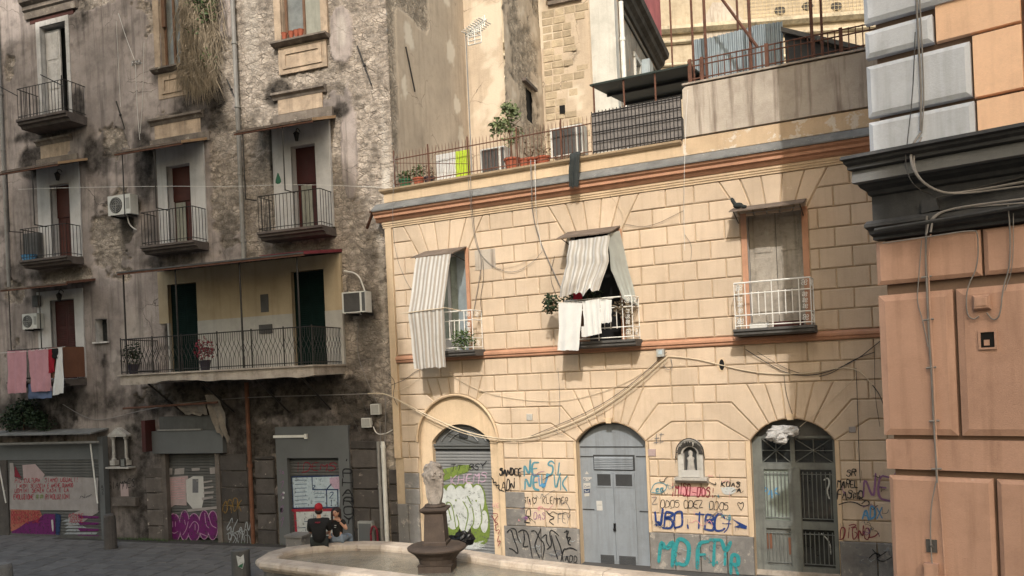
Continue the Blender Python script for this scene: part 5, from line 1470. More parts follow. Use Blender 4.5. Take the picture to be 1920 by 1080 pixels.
# upper floor courses
wins = (W1, W2, W3)
for k in range(8):
    v0, v1 = VUP[k], VUP[k + 1]
    off = 0.25 + (0.315 if k % 2 else 0)
    segs = []
    if k < 6:
        segs = [(0.22, W1[0] - .1), (W1[1] + .1, W2[0] - .1), (W2[1] + .1, W3[0] - .13), (W3[1] + .13, UEND - .01)]
        for a, b_ in segs: row(v0, v1, a, b_, off)
    else:
        e0, e1 = ((.10, .32), (.32, .55))[k - 6]
        edges = [0.22] + [x for W in wins for x in W] + [UEND - .01]
        row(v0, v1, 0.22, W1[0] - e1, off, right=(W1[0] - e0, W1[0] - e1))
        row(v0, v1, W1[1] + e1, W2[0] - e1, off, left=(W1[1] + e0, W1[1] + e1), right=(W2[0] - e0, W2[0] - e1))
        row(v0, v1, W2[1] + e1, W3[0] - e1, off, left=(W2[1] + e0, W2[1] + e1), right=(W3[0] - e0, W3[0] - e1))
        row(v0, v1, W3[1] + e1, UEND - .01, off, left=(W3[1] + e0, W3[1] + e1))
for W in wins:                                               # flat arches over the windows
    n = 5
    b0, b1, t0, t1 = W[0] - .08, W[1] + .08, W[0] - .55, W[1] + .55
    for i in range(n):
        f0, f1 = i / n, (i + 1) / n
        block([(b0 + (b1 - b0) * f0, VUP[6]), (b0 + (b1 - b0) * f1, VUP[6]), (t0 + (t1 - t0) * f1, VUP[8]), (t0 + (t1 - t0) * f0, VUP[8])], name='voussoir')
# corner strip
mb = MB(); mb.box((0.0, -0.012, 2.45), (0.2, .035, 8.46)); mb.build('corner_strip', P['yellow_plain'], YB)
# ground floor courses below the springing
jam = (0.78 - .0, 2.99 + .06)
for k in range(5):
    v0, v1 = VLO[k], VLO[k + 1]
    off = 0.45 + (0.315 if k % 2 else 0)
    lo = 0.22
    if v0 > 2.2: row(v0, v1, lo, D1.u0 - .02, off)
    row(v0, v1, D1.u1 + .2, D2.u0 - .06, off); row(v0, v1, D2.u1 + .06, D3.u0 - .1, off); row(v0, v1, D3.u1 + .08, UEND - .01, off)
for k in range(1, 4):                                        # left of the first door: grey stones below, yellow above
    block([(0.25, VLO[k]), (D1.u0 - .06, VLO[k]), (D1.u0 - .06, VLO[k + 1]), (0.25, VLO[k + 1])], 'yellow' if k > 2 else 'plinth', name='block' if k > 2 else 'stone')
# courses that bend into the arches
arches = (D1, D2, D3)
V = VLO[5:9]                                                 # 2.87 3.30 3.70 4.09
TJ = (1.0, 0.72, 0.46)
def side(d, s_, k): return d.p(s_ * TJ[k])
def arch_rows(dl, dr, a, b_, k):
    """course k between arch dl (on the left, may be None) and dr"""
    v0, v1 = V[k], V[k + 1]
    def edge(d, s_):
        # points from the lower course line to the upper one, along the arch
        if k == 0: return [d.p(s_ * TJ[0]), d.radial(s_ * TJ[0], v1)]
        seg = [d.p(s_ * (TJ[k - 1] + (TJ[k] - TJ[k - 1]) * i / 3)) for i in range(4)]
        return [d.radial(s_ * TJ[k - 1], v0)] + seg + [d.radial(s_ * TJ[k], v1)]
    L_ = edge(dl, 1) if dl else [(a, v0), (a, v1)]
    R2 = edge(dr, -1) if dr else [(b_, v0), (b_, v1)]
    x0 = max(p[0] for p in L_) + .32; x1 = min(p[0] for p in R2) - .32
    if x1 - x0 < 0.2:
        block(L_[:1] + [R2[0]] + R2[1:] + L_[:0:-1]); return
    n = max(1, int(round((x1 - x0) / .62)))
    js = [x0 + (x1 - x0) * i / n for i in range(n + 1)]
    if k % 2 and n > 1: js = [x0 + .2] + [j + .14 for j in js[1:-1]] + [x1 - .1]
    if dl: block([(js[0], v0), (js[0], v1)] + L_[::-1])
    else: block([(a, v0), (js[0], v0), (js[0], v1), (a, v1)])
    for p, q in zip(js, js[1:]): block([(p, v0), (q, v0), (q, v1), (p, v1)])
    if dr: block([(js[-1], v1), (js[-1], v0)] + R2)
    else: block([(js[-1], v0), (b_, v0), (b_, v1), (js[-1], v1)])
class Shift:                                                 # the first arch is a deep half circle with its own joints
    pass
for k in range(3):
    arch_rows(D2, D3, 0, 0, k)
    arch_rows(D3, None, 0, UEND - .01, k)
D1o = Arch(0.70, 3.07, 2.87, 1.20)
TJ = (0.86, 0.66, 0.44)
Dm = D1o
def d1_edge(s_, k):
    v0, v1 = V[k], V[k + 1]
    ts = (1.0, .74, .52, .34)
    if k == 0: return [D1o.p(s_ * 1.0)] + [D1o.p(s_ * (1 - .26 * i / 3)) for i in (1, 2, 3)] + [(D1o.p(s_ * .74)[0] + s_ * .16, v1)]
    a = [(D1o.p(s_ * ts[k])[0] + s_ * .16, v0)]
    return a + [D1o.p(s_ * (ts[k] + (ts[k + 1] - ts[k]) * i / 3)) for i in range(4)] + [(D1o.p(s_ * ts[k + 1])[0] + s_ * .22, v1)]
TJ2 = (1.0, 0.72, 0.46)
for k in range(3):
    v0, v1 = V[k], V[k + 1]
    Le = d1_edge(-1, k)
    block([(0.24, v1), (0.24, v0)] + Le)
    Re = d1_edge(1, k)
    TJ = TJ2
    if k == 0: R2 = [D2.p(-TJ[0]), D2.radial(-TJ[0], v1)]
    else: R2 = [D2.radial(-TJ[k - 1], v0)] + [D2.p(-(TJ[k - 1] + (TJ[k] - TJ[k - 1]) * i / 3)) for i in range(4)] + [D2.radial(-TJ[k], v1)]
    x0 = max(p[0] for p in Re) + .3; x1 = min(p[0] for p in R2) - .3
    n = max(1, int(round((x1 - x0) / .62)))
    js = [x0 + (x1 - x0) * i / n for i in range(n + 1)]
    block([(js[0], v0), (js[0], v1)] + Re[::-1])
    for p, q in zip(js, js[1:]): block([(p, v0), (q, v0), (q, v1), (p, v1)])
    block([(js[-1], v1), (js[-1], v0)] + R2)
for d in (D2, D3):                                           # crown wedges
    n = 5
    for i in range(n):
        t0, t1 = -TJ2[2] + 2 * TJ2[2] * i / n, -TJ2[2] + 2 * TJ2[2] * (i + 1) / n
        block([d.p(t0), d.p((t0 + t1) / 2), d.p(t1), d.radial(t1, V[3]), d.radial(t0, V[3])], name='voussoir')
    p0, p1 = d.p(-.06), d.p(.06)
    mb = MB(); mb.prism([(p0[0], p0[1] - .02), (p1[0], p1[1] - .02), (p1[0] + .03, p1[1] + .1), (p0[0] - .03, p0[1] + .1)], .02, -.05); mb.build('keystone', P['yellow_plain'], YB)
for i in range(5):                                           # crown of the first arch, up to the next course
    t0, t1 = -.34 + .68 * i / 5, -.34 + .68 * (i + 1) / 5
    q0, q1 = D1o.p(t0), D1o.p(t1)
    w0 = lambda t_: D1o.c + (D1o.p(t_)[0] - D1o.c) * 1.32
    block([q0, D1o.p((t0 + t1) / 2), q1, (w0(t1), VLO[9]), (w0(t0), VLO[9])], name='voussoir')
c0, c1 = D1o.c + (D1o.p(-.34)[0] - D1o.c) * 1.32, D1o.c + (D1o.p(.34)[0] - D1o.c) * 1.32
row(VLO[8], VLO[9], 0.24, c0, .3, right=(c0 + .12, c0)); row(VLO[8], VLO[9], c1, UEND - .01, .5, left=(c1 - .12, c1))
row(VLO[9], VLO[10], 0.24, UEND - .01, .25)
ps = [D1o.p(-1 + 2 * i / 24, 0.985) for i in range(25)]      # moulding round the first arch
mb = MB(); mb.tube([(a, -.02, b_) for a, b_ in ps], .035, 6); mb.build('arch_moulding', P['yellow_plain'], YB)
# recessed plaster field of the first arch with the shutter opening in it
mb = MB()
o_ = [D1o.p(-1 + 2 * i / 24, .99) for i in range(25)]
mb.holes(D1o.u0, D1o.u1, 0, 2.87, [(D1i.u0, D1i.u1, -1, 3)], .07)
ii = [D1i.p(-1 + 2 * i / 24) for i in range(25)]
for i in range(24): mb.quad((ii[i][0], .07, ii[i][1]), (ii[i + 1][0], .07, ii[i + 1][1]), (o_[i + 1][0], .07, o_[i + 1][1]), (o_[i][0], .07, o_[i][1]))
for i in range(24):
    mb.quad((o_[i][0], .07, o_[i][1]), (o_[i + 1][0], .07, o_[i + 1][1]), (o_[i + 1][0], -.01, o_[i + 1][1]), (o_[i][0], -.01, o_[i][1]))
    mb.quad((ii[i][0], .07, ii[i][1]), (ii[i + 1][0], .07, ii[i + 1][1]), (ii[i + 1][0], .4, ii[i + 1][1]), (ii[i][0], .4, ii[i][1]))
for x in (D1i.u0, D1i.u1): mb.quad((x, .07, 0), (x, .4, 0), (x, .4, 2.87), (x, .07, 2.87))
mb.build('arch_field', P['yellow_plain'], YB)
for d in (D2, D3):                                           # deep reveals
    mb = MB(); ps = [(d.u0, 0)] + d.pts(18) + [(d.u1, 0)]
    for a, b_ in zip(ps, ps[1:]): mb.quad((a[0], -.004, a[1]), (b_[0], -.004, b_[1]), (b_[0], .34, b_[1]), (a[0], .34, a[1]))
    mb.build('arch_reveal', P['yellow_plain'], YB)
# door jamb strips beside the second and third doors
for x0, x1 in ((D2.u0 - .06, D2.u0), (D2.u1, D2.u1 + .06), (D3.u0 - .1, D3.u0), (D3.u1, D3.u1 + .08), (D1.u1 + .06, D1.u1 + .2)):
    mb = MB(); mb.box((x0, -.004, .82 if x0 > 3.5 else 0.02), (x1, .034, 2.87)); mb.build('jamb_strip', P['yellow_plain'], YB)
# dark stone plinth
def plinth_run(a, b_, v1, n, y=-.03):
    for i in range(n):
        p, q = a + (b_ - a) * i / n, a + (b_ - a) * (i + 1) / n
        mb = MB(); mb.bevelled([(p + .006, 0), (q - .006, 0), (q - .006, v1), (p + .006, v1)], .034, y - random.uniform(0, .006), .012); mb.build('plinth_stone', P['plinth'], YB)
plinth_run(3.12, D2.u0 - .005, .82, 2); plinth_run(D2.u1 + .005, D3.u0 - .01, .82, 4); plinth_run(D3.u1 + .01, UEND, .82, 6)
plinth_run(.02, .7, 1.25, 2)
for v0, v1 in ((VLO[0], VLO[1]), (VLO[1], VLO[2])):
    mb = MB(); mb.bevelled([(3.2, v0 + .015), (3.72, v0 + .015), (3.72, v1 - .015), (3.2, v1 - .015)], -.004, -.016, .01); mb.build('stone', P['plinth'], YB, label='bare grey stone patch in the yellow wall')
# string course, cornice, parapet, terrace
mb = MB(); mb.profile([(-.034, 4.925), (.03, 4.925), (.05, 4.95), (.05, 4.99), (.085, 5.01), (.085, 5.06), (.05, 5.085), (-.034, 5.115)], 0.2, UEND)
mb.build('string_course', P['trim_orange'], YB)
mb = MB(); mb.profile([(-.034, 8.462), (.02, 8.462), (.02, 8.50), (.04, 8.51), (.04, 8.55), (.06, 8.56), (.06, 8.615), (-.034, 8.615)], -.05, UEND)
mb.build('cornice_fillet', P['yellow_plain'], YB)
mb = MB(); mb.profile([(-.034, 8.617), (.08, 8.617), (.12, 8.66), (.13, 8.71), (.19, 8.72), (.19, 8.78), (.24, 8.82), (.26, 8.87), (-.034, 8.89)], -.2, UEND)
mb.build('cornice', P['trim_orange'], YB)
mb = MB(); mb.profile([(-.034, 8.892), (.29, 8.875), (.29, 8.905), (.06, 9.10), (-.034, 9.11)], -.23, UEND); mb.build('cornice_flashing', P['lead'], YB)
mb = MB(); mb.box((0.05, -.06, 9.11), (7.95, .3, 9.36)); mb.build('parapet', P['yellow_plain'], YB)
mb = MB(); mb.profile([(-.3, 9.36), (.10, 9.36), (.16, 9.40), (.18, 9.44), (-.3, 9.46)], -.02, 7.93); mb.build('parapet_coping', P['yellow_plain'], YB)
mb = MB(); mb.box((0.05, .3, 9.1), (UEND, 10, 9.38)); mb.build('terrace_floor', P['concrete'], YB)
mb = MB(); mb.box((7.95, -.06, 9.11), (UEND, .3, 9.47)); mb.build('parapet', P['yellow_peel'], YB)
mb = MB(); mb.bevelled([(7.97, 9.475), (UEND, 9.475), (UEND, 10.62), (8.05, 10.62), (7.97, 10.55)], .4, -.09, .03); mb.build('high_parapet', P['concrete'], YB, label='stained bare concrete parapet')
mb = MB(); mb.box((8.0, -.12, 10.622), (UEND, .25, 10.66)); mb.build('parapet_coping', P['slab_pale'], YB)
mb = MB(); mb.box((-.26, -.30, 8.86), (-.2, .12, 8.9)); mb.tube([(-.22, -.2, 8.88), (-.6, .05, 8.55)], .045, 6); mb.build('gutter_spout', P['iron_rust'], YB)
# ------------------------------------------------------------------ first door: roller shutter with wooden fanlight
mb = MB(); ps = [D1i.p(-1 + 2 * i / 16, .995) for i in range(17)]
mb.prism([(a, max(b_, 2.75)) for a, b_ in ps] + [(D1i.u1, 2.7), (D1i.u0, 2.7)], .24, .3); fl = mb.build('fanlight', P['frame_grey'], YB)
for sc in (.78, .5):
    q = [(D1i.c + (a - D1i.c) * sc, .22, 2.86 + (b_ - 2.86) * sc) for a, b_ in ps]
    mb = MB(); mb.tube(q, .018, 5); mb.build('fanlight_rib', P['shutter_grey'], fl)
mb = MB(); mb.lathe([(.0, 0), (.07, .005), (.0, .01)], (0, 0, 0), 8)
mb = MB(); mb.box((D1i.c - .12, .20, 2.95), (D1i.c + .12, .24, 3.12)); mb.build('fanlight_rib', P['metal_dark'], fl)
mb = MB(); mb.box((D1i.u0, .16, 2.68), (D1i.u1, .3, 2.76)); mb.box((D1i.u0 - .02, .12, 2.76), (D1i.u1 + .02, .3, 2.80)); mb.build('shutter_box', P['frame_grey'], YB)
shutter(YB, D1i.u0, D1i.u1, 0.03, 2.68, .22, 'shutter_grey', .078)
g = Paint(F, -.19)
g.fill('p_green', [(820, 882), (880, 868), (885, 882), (850, 895), (824, 905)], 1)
gx = [(829, 938, 12, 25), (846, 930, 11, 22), (862, 935, 12, 25), (878, 928, 11, 24), (895, 938, 14, 30), (850, 968, 14, 26), (872, 972, 14, 28), (892, 965, 13, 28), (908, 978, 8, 22), (834, 972, 10, 25)]
g.fill('p_green', [(822, 915), (845, 905), (900, 912), (916, 950), (921, 1020), (880, 1026), (832, 1015)], 2)
for x, y, a, b_ in gx: g.fill('p_green', [(x + (a + 2.5) * math.cos(q * math.pi / 6), y + (b_ + 2.5) * math.sin(q * math.pi / 6)) for q in range(12)], 1)
for x, y, a, b_ in gx: g.fill('p_white', [(x + (a - .5) * math.cos(q * math.pi / 6), y + (b_ - .5) * math.sin(q * math.pi / 6)) for q in range(12)], 1)
for pts in ([(832, 960), (838, 940), (848, 945), (855, 990)], [(856, 965), (862, 985), (856, 990)], [(868, 940), (880, 960), (872, 995)], [(885, 950), (890, 975), (884, 992)], [(900, 945), (905, 975), (898, 990)], [(840, 950), (846, 975)], [(876, 930), (884, 945)]): g.stroke('p_green', pts, 2.6)
for x, y in ((855, 938), (893, 939)): g.fill('p_green', [(x - 2, y), (x, y - 3), (x + 2, y), (x, y + 3)], 1)
g.text('p_pink', 'KHEMS', (845, 909), (916, 902), 16, 2.6, .1)
g.text('p_black', 'TT BSY', (845, 884), (912, 880), 12, 2.0, .16)
for k in range(26): g.stroke('p_white', [(850 + rs.uniform(0, 62), 1014 + rs.uniform(0, 16)), (856 + rs.uniform(0, 60), 1018 + rs.uniform(0, 14)), (860 + rs.uniform(0, 58), 1014 + rs.uniform(0, 18))], 1.0)
g.done(YB)
# ------------------------------------------------------------------ second door: grey steel double door
md = thing_part('steel_door', YB)
mb = MB(); ps = D2.pts(16); mb.prism([(a, b_ - .015) for a, b_ in ps] + [(D2.u1, 0), (D2.u0, 0)], .22, .27); mb.build('frame', P['metal_door'], md)
mb = MB()
for i in range(16): a, b_ = ps[i], ps[i + 1]; m_ = ((a[0] + b_[0]) / 2, (a[1] + b_[1]) / 2); 
mb.tube([(a, .20, b_ - .03) for a, b_ in ps], .03, 5); mb.build('arch_gap', P['metal_dark'], md)
l0, l1 = F.uv(1118, 950, -.2)[0], F.uv(1192, 950, -.2)[0]; lm = F.uv(1152, 950, -.2)[0]
lb, lt = .06, F.uv(1150, 885, -.2)[1]
for a, b_ in ((l0, lm - .005), (lm + .005, l1)):
    mb = MB(); mb.box((a, .195, lb), (b_, .225, lt)); mb.build('leaf', P['metal_door'], md)
    z0, z1 = F.uv(1150, 911, -.2)[1], F.uv(1150, 889, -.2)[1]
    mb = MB(); mb.box((a + .06, .185, z0), (b_ - .05, .193, z1)); mb.build('window_pane', P['metal_dark'], md)
    mb = MB(); mb.holes(a + .03, b_ - .02, z0 - .03, z1 + .03, [(a + .06, b_ - .05, z0, z1)], .178, .195); mb.build('pane_frame', P['metal_door'], md)
    z0, z1 = F.uv(1150, 1060, -.2)[1], F.uv(1150, 1042, -.2)[1]
    mb = MB()
    for k in range(6): mb.hexa([(a + .06, .18, z0 + .04 * k), (b_ - .05, .18, z0 + .04 * k), (b_ - .05, .194, z0 + .04 * k + .03), (a + .06, .194, z0 + .04 * k + .03), (a + .06, .18, z0 + .04 * k + .006), (b_ - .05, .18, z0 + .04 * k + .006), (b_ - .05, .194, z0 + .04 * k + .036), (a + .06, .194, z0 + .04 * k + .036)])
    mb.build('vent_grille', P['metal_dark'], md)
z0, z1 = F.uv(1150, 880, -.2)[1], F.uv(1150, 857, -.2)[1]
mb = MB()
for k in range(7): z = z0 + (z1 - z0) * k / 7; mb.hexa([(l0, .175, z), (l1 - .02, .175, z), (l1 - .02, .215, z + .035), (l0, .215, z + .035), (l0, .175, z + .012), (l1 - .02, .175, z + .012), (l1 - .02, .215, z + .047), (l0, .215, z + .047)])
mb.build('louvre', P['metal_door'], md)
mb = MB(); mb.box((l0 - .03, .216, z0 - .03), (l1 + .02, .218, z1 + .05)); mb.build('louvre_backing', P['metal_dark'], md)
for px0, px1, py in ((1087, 1207, 838), (1088, 1112, 856), (1192, 1210, 856), (1093, 1114, 955), (1199, 1216, 959)):
    a, v = F.uv(px0, py, -.2); b_, v2 = F.uv(px1, py, -.2)
    mb = MB(); mb.box((a, .208, v - .012), (b_, .222, v + .012)); mb.build('seam', P['metal_dark'], md)
mb = MB(); a, v = F.uv(1153, 988, -.2); mb.box((a - .02, .16, v - .09), (a + .03, .195, v + .09)); mb.ball((a, .15, v - .05), .035, 6, 4); mb.build('handle', P['black_plastic'], md)
g = Paint(F, -.165)
for m_, pts in (('paper', [(1097, 906), (1109, 905), (1109, 917), (1097, 918)]), ('p_navy', [(1097, 918), (1108, 917), (1108, 925), (1097, 926)]), ('paper', [(1098, 926), (1107, 925), (1107, 931), (1098, 932)]), ('paper', [(1118, 938), (1130, 938), (1130, 957), (1119, 957)])): pass
g2 = Paint(F, -.214)
for m_, pts in (('paper', [(1094, 906), (1107, 905), (1107, 916), (1094, 917)]), ('p_navy', [(1095, 917), (1106, 916), (1106, 924), (1095, 925)]), ('paper', [(1096, 925), (1105, 924), (1105, 930), (1096, 931)]), ('paper', [(1093, 895), (1110, 895), (1106, 902), (1096, 902)]), ('paper', [(1100, 883), (1104, 889), (1097, 889)])): g2.fill(m_, pts, 0)
g2.text('p_navy', 'GIU', (1095, 901), (1108, 901), 4, .9, .03); g2.text('p_navy', 'CAM', (1096, 914), (1106, 914), 3.5, .7, .03); g2.text('p_white', 'SAF', (1096, 923), (1106, 923), 4, .8, .03)
g2.done(md)
g2 = Paint(F, -.19); g2.fill('paper', [(1118, 939), (1129, 939), (1130, 957), (1119, 957)], 0); g2.stroke('p_grey', [(1120, 947), (1128, 947)], .9, 0); g2.done(md)
# ------------------------------------------------------------------ third door: glazed metal door with bars
gd = thing_part('glazed_door', YB)
Y3 = .24
def q3(px, py): return F.uv(px, py, -Y3)
x0, x1 = D3.u0, D3.u1
xm = q3(1493, 900)[0]
zt0 = q3(1480, 820)[1]; zt1 = q3(1480, 867)[1]; zt2 = q3(1480, 876)[1]; zm0 = q3(1480, 976)[1]; zm1 = q3(1480, 988)[1]; zb = q3(1480, 1060)[1]
ps = D3.pts(16)
mb = MB(); mb.prism([(a, b_ - .01) for a, b_ in ps] + [(x1, zt0 + .02), (x0, zt0 + .02)], Y3, Y3 + .05); mb.build('tympanum', P['shutter_old'], gd)
fm = MB(); fm.holes(x0, x1, 0, zt0 + .03, [(x0 + .2, xm - .09, zt1, zt0 - .02), (xm + .0, x1 - .06, zt1, zt0 - .02), (x0 + .22, xm - .12, zm0, zt2 - .04), (xm + .09, x1 - .1, zm0, zt2 - .04), (x0 + .22, xm - .12, zb, zm1 - .03), (xm + .09, x1 - .1, zb, zm1 - .03)], Y3 - .05, Y3 + .03)
fm.build('frame', P['door_frame_green'], gd)
for nm, (a, b_, c, d), mt in (('pane', (x0 + .2, xm - .09, zt1, zt0 - .02), 'glass_dark'), ('pane', (xm, x1 - .06, zt1, zt0 - .02), 'glass_dark'), ('pane', (x0 + .22, xm - .12, zm0, zt2 - .04), 'glass_pale'), ('pane', (xm + .09, x1 - .1, zm0, zt2 - .04), 'glass_dark'),  # upper left leaf pane: bright reflection painted in as pale glass
                              ('pane', (x0 + .22, xm - .12, zb, zm1 - .03), 'glass_grey'), ('pane', (xm + .09, x1 - .1, zb, zm1 - .03), 'glass_dark')):
    mb = MB(); mb.box((a, Y3 + .01, c), (b_, Y3 + .02, d)); mb.build(nm, P[mt], gd)
def star(a, b_, c, d):
    mb = MB(); cx, cz = (a + b_) / 2, (c + d) / 2
    for p, q in (((a, c), (b_, d)), ((a, d), (b_, c)), ((a, cz), (b_, cz)), ((cx, c), (cx, d))): mb.tube([(p[0], Y3 - .03, p[1]), (q[0], Y3 - .03, q[1])], .011, 4)
    mb.ball((cx, Y3 - .03, cz), .04, 6, 4); mb.build('star_grille', P['door_frame_green'], gd)
star(x0 + .2, xm - .09, zt1, zt0 - .02); star(xm, x1 - .06, zt1, zt0 - .02)
for a, b_, c, d, n in ((x0 + .22, xm - .12, zm0, zt2 - .04, 7), (xm + .09, x1 - .1, zm0, zt2 - .04, 7), (x0 + .22, xm - .12, zb, zm1 - .03, 7), (xm + .09, x1 - .1, zb, zm1 - .03, 7)):
    me = bar_mesh(d - c - .1, .011, 'bar', P['door_frame_green'])
    for i in range(n): inst(me, 'bar', gd, (a + (b_ - a) * (i + .6) / n, Y3 - .03, c + .05))
    for z in (c + .06, d - .10):
        mb = MB(); mb.tube([(a, Y3 - .035, z), (b_, Y3 - .035, z)], .011, 4); mb.build('cross_bar', P['door_frame_green'], gd)
mb = MB(); mb.box((xm - .14, Y3 - .07, 0.05), (xm + .08, Y3 - .045, zt2)); mb.build('meeting_stile', P['door_frame_green'], gd)
mb = MB(); mb.box((x0, .1, 0), (x1, Y3 + .05, .10)); mb.build('threshold', P['slab_pale'], gd)
g = Paint(F, -Y3 + .002)
mb = MB()
g.text('p_sky', 'PAK', (1428, 930), (1462, 928), 14, 3, .2); g.stroke('p_white', [(1545, 900), (1552, 895), (1556, 905), (1550, 920), (1555, 935)], 3); g.stroke('p_white', [(1540, 1000), (1556, 1015), (1558, 1040)], 2.4)
g.fill('panel_brown', [(1434, 1000), (1448, 1000), (1449, 1028), (1436, 1029)], 0); g.fill('panel_brown', [(1478, 1008), (1494, 1006), (1495, 1038), (1480, 1040)], 0)
g.done(gd)
pb = MB()
u, v = F.uv(1462, 815, .12)
rgb = random.Random(4)
for k in range(4): pb.ball((u + rgb.uniform(-.2, .2), -.12 + rgb.uniform(-.06, .06), v + rgb.uniform(-.12, .12)), (rgb.uniform(.16, .24), .13, rgb.uniform(.1, .16)), 10, 7, .28)
pb.build('plastic_sheet', P['plastic_bag'], None, MF, (u, -.12, v - .2), 'crumpled clear plastic sheet stuck under the arch of the glazed door', 'plastic sheet')
# ------------------------------------------------------------------ windows of the upper floor
def win_reveal(W, mat): return reveal(YB, W[0], W[1], 5.1, WT, -.004, .32, mat)
def wcanopy(u0, u1, vo, vw, w):
    o = thing_part('window_canopy', YB)
    mb = MB(); mb.hexa([(u0, -w, vo - .02), (u1, -w, vo - .02), (u1, .02, vw - .02), (u0, .02, vw - .02), (u0, -w, vo + .005), (u1, -w, vo + .005), (u1, .02, vw + .005), (u0, .02, vw + .005)]); mb.build('sheet', P['sheet_rust'], o)
    for x in (u0 + .08, u1 - .08):
        mb = MB(); mb.tube([(x, -w * .85, vo - .01), (x, .0, vw - .35)], .012, 4); mb.build('bracket', P['iron'], o)
wcanopy(1.2, 2.42, 7.50, 7.74, .7); wcanopy(5.14, 6.42, 7.54, 7.78, .7); wcanopy(8.98, 10.45, 7.68, 7.86, .6)
for W in (W1, W2, W3): win_reveal(W, 'white_paint')
def shutters(W, y, mat, panels, ajar=0, label=None):
    m_ = (W[0] + W[1]) / 2
    leaf(YB, 'window_shutter', W[0] + .01, m_ - .006, 5.12, WT - .02, y, mat, panels, .09, label)
    leaf(YB, 'window_shutter', m_ + .006, W[1] - .01, 5.12, WT - .02, y, mat, panels, .09, label)
shutters(W3, .22, 'wood_grey', 3, label='weathered grey wooden shutter')
for x0, x1 in ((W3[0] - .12, W3[0]), (W3[1], W3[1] + .12)): mb = MB(); mb.box((x0, -.012, 5.12), (x1, .034, WT)); mb.build('window_jamb', P['trim_orange'], YB)
for W in (W1, W2):
    for x0, x1 in ((W[0] - .09, W[0]), (W[1], W[1] + .09)): mb = MB(); mb.box((x0, -.008, 5.12), (x1, .034, WT)); mb.build('window_jamb', P['trim_orange' if x0 > W[0] else 'yellow_plain'], YB)
m_ = (W1[0] + W1[1]) / 2
mb = MB(); mb.holes(W1[0], W1[1], 5.12, WT - .02, [(W1[0] + .08, m_ - .04, 5.5, 7.55), (m_ + .04, W1[1] - .08, 5.5, 7.55)], .2, .25); wf = mb.build('window_frame', P['white_paint'], YB)
for a, b_ in ((W1[0] + .08, m_ - .04), (m_ + .04, W1[1] - .08)): mb = MB(); mb.box((a, .23, 5.5), (b_, .235, 7.55)); mb.build('pane', P['glass_pale'], wf)
mb = MB(); mb.box((W1[1] - .32, .12, 5.14), (W1[1] - .02, .16, 7.6)); mb.build('window_shutter', P['galv'], YB)
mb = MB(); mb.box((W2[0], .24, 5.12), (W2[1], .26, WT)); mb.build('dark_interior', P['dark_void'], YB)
mb = MB(); mb.box((W2[0] + .02, .18, 5.2), (m_ * 0 + W2[0] + .3, .22, 7.5)); mb.build('window_frame', P['wood_brown'], YB)
# ornate white iron balconies
def ornate(u0, u1, w, v, h=1.02):
    mb = MB(); mb.profile([(-.02, v), (w + .05, v), (w + .05, v - .05), (w + .01, v - .07), (w + .01, v - .12), (w - .04, v - .15), (-.02, v - .15)], u0 - .05, u1 + .05); mb.build('balcony_slab', P['sheet_grey'], YB)
    r = thing_part('railing', YB)
    path = [(u0, .0), (u0, -w), (u1, -w), (u1, .0)]
    for z in (.06, .28, .72, h):
        mb = MB(); mb.tube([(a, b_, v + z) for a, b_ in path], .013 if z < h else .017, 5); mb.build('rail', P['iron_white'], r)
    me = bar_mesh(h, .012, 'bar', P['iron_white'])
    me2 = bar_mesh(.50, .010, 'bar', P['iron_white'])
    for a, b_ in ((u0, -w), (u0 + .22, -w), (u1 - .22, -w), (u1, -w), ((u0 + u1) / 2, -w), (u0, -.02), (u1, -.02)): inst(me, 'bar', r, (a, b_, v))
    n = int((u1 - u0 - .44) / .13)
    for i in range(1, n): inst(me2, 'bar', r, (u0 + .22 + (u1 - u0 - .44) * i / n, -w, v + .25))
    sc = MB()
    def curl(cx, y, cz, s_, ax='x'):
        for q in range(4):
            an = q * math.pi / 2 + .78
            pts = []
            for k in range(9):
                t_ = k / 8 * 5.2; rr2 = s_ * (1 - .1 * k)
                ox, oz = math.cos(an) * s_, math.sin(an) * s_
                pts.append((ox + rr2 * .9 * math.cos(an + math.pi + t_), oz + rr2 * .9 * math.sin(an + math.pi + t_)))
            if ax == 'x': sc.tube([(cx + a, y, cz + b_) for a, b_ in pts], .0075, 4)
            else: sc.tube([(cx, y + a, cz + b_) for a, b_ in pts], .0075, 4)
    for x in (u0 + .11, u1 - .11):
        for z in (.16, .86): curl(x, -w, v + z, .042)
        for z in (.38, .5, .62): curl(x, -w, v + z, .034)
    for x in (u0, u1):
        for z in (.16, .86): curl(x, -w / 2, v + z, .05, 'y')
    sc.build('scrollwork', P['iron_white'], r, kind='stuff')
ornate(9.0, 10.5, .5, 5.24, .95)
ornate(5.18, 6.78, .5, 5.17, .95)
ornate(1.2, 2.76, .5, 5.15, .95)
mb = MB(); mb.box((9.7, -.2, 5.25), (10.3, -.05, 5.36)); mb.build('planter', P['door_red'], None, MF, (10, -.2, 5.25), 'dark red low trough on the balcony of the shuttered window', 'planter')
mb = MB(); mb.box((9.25, -.3, 5.25), (9.6, -.1, 5.36)); mb.build('planter', P['ac_white'], None, MF, (9.4, -.2, 5.25), 'small white trough on the balcony of the shuttered window', 'planter')
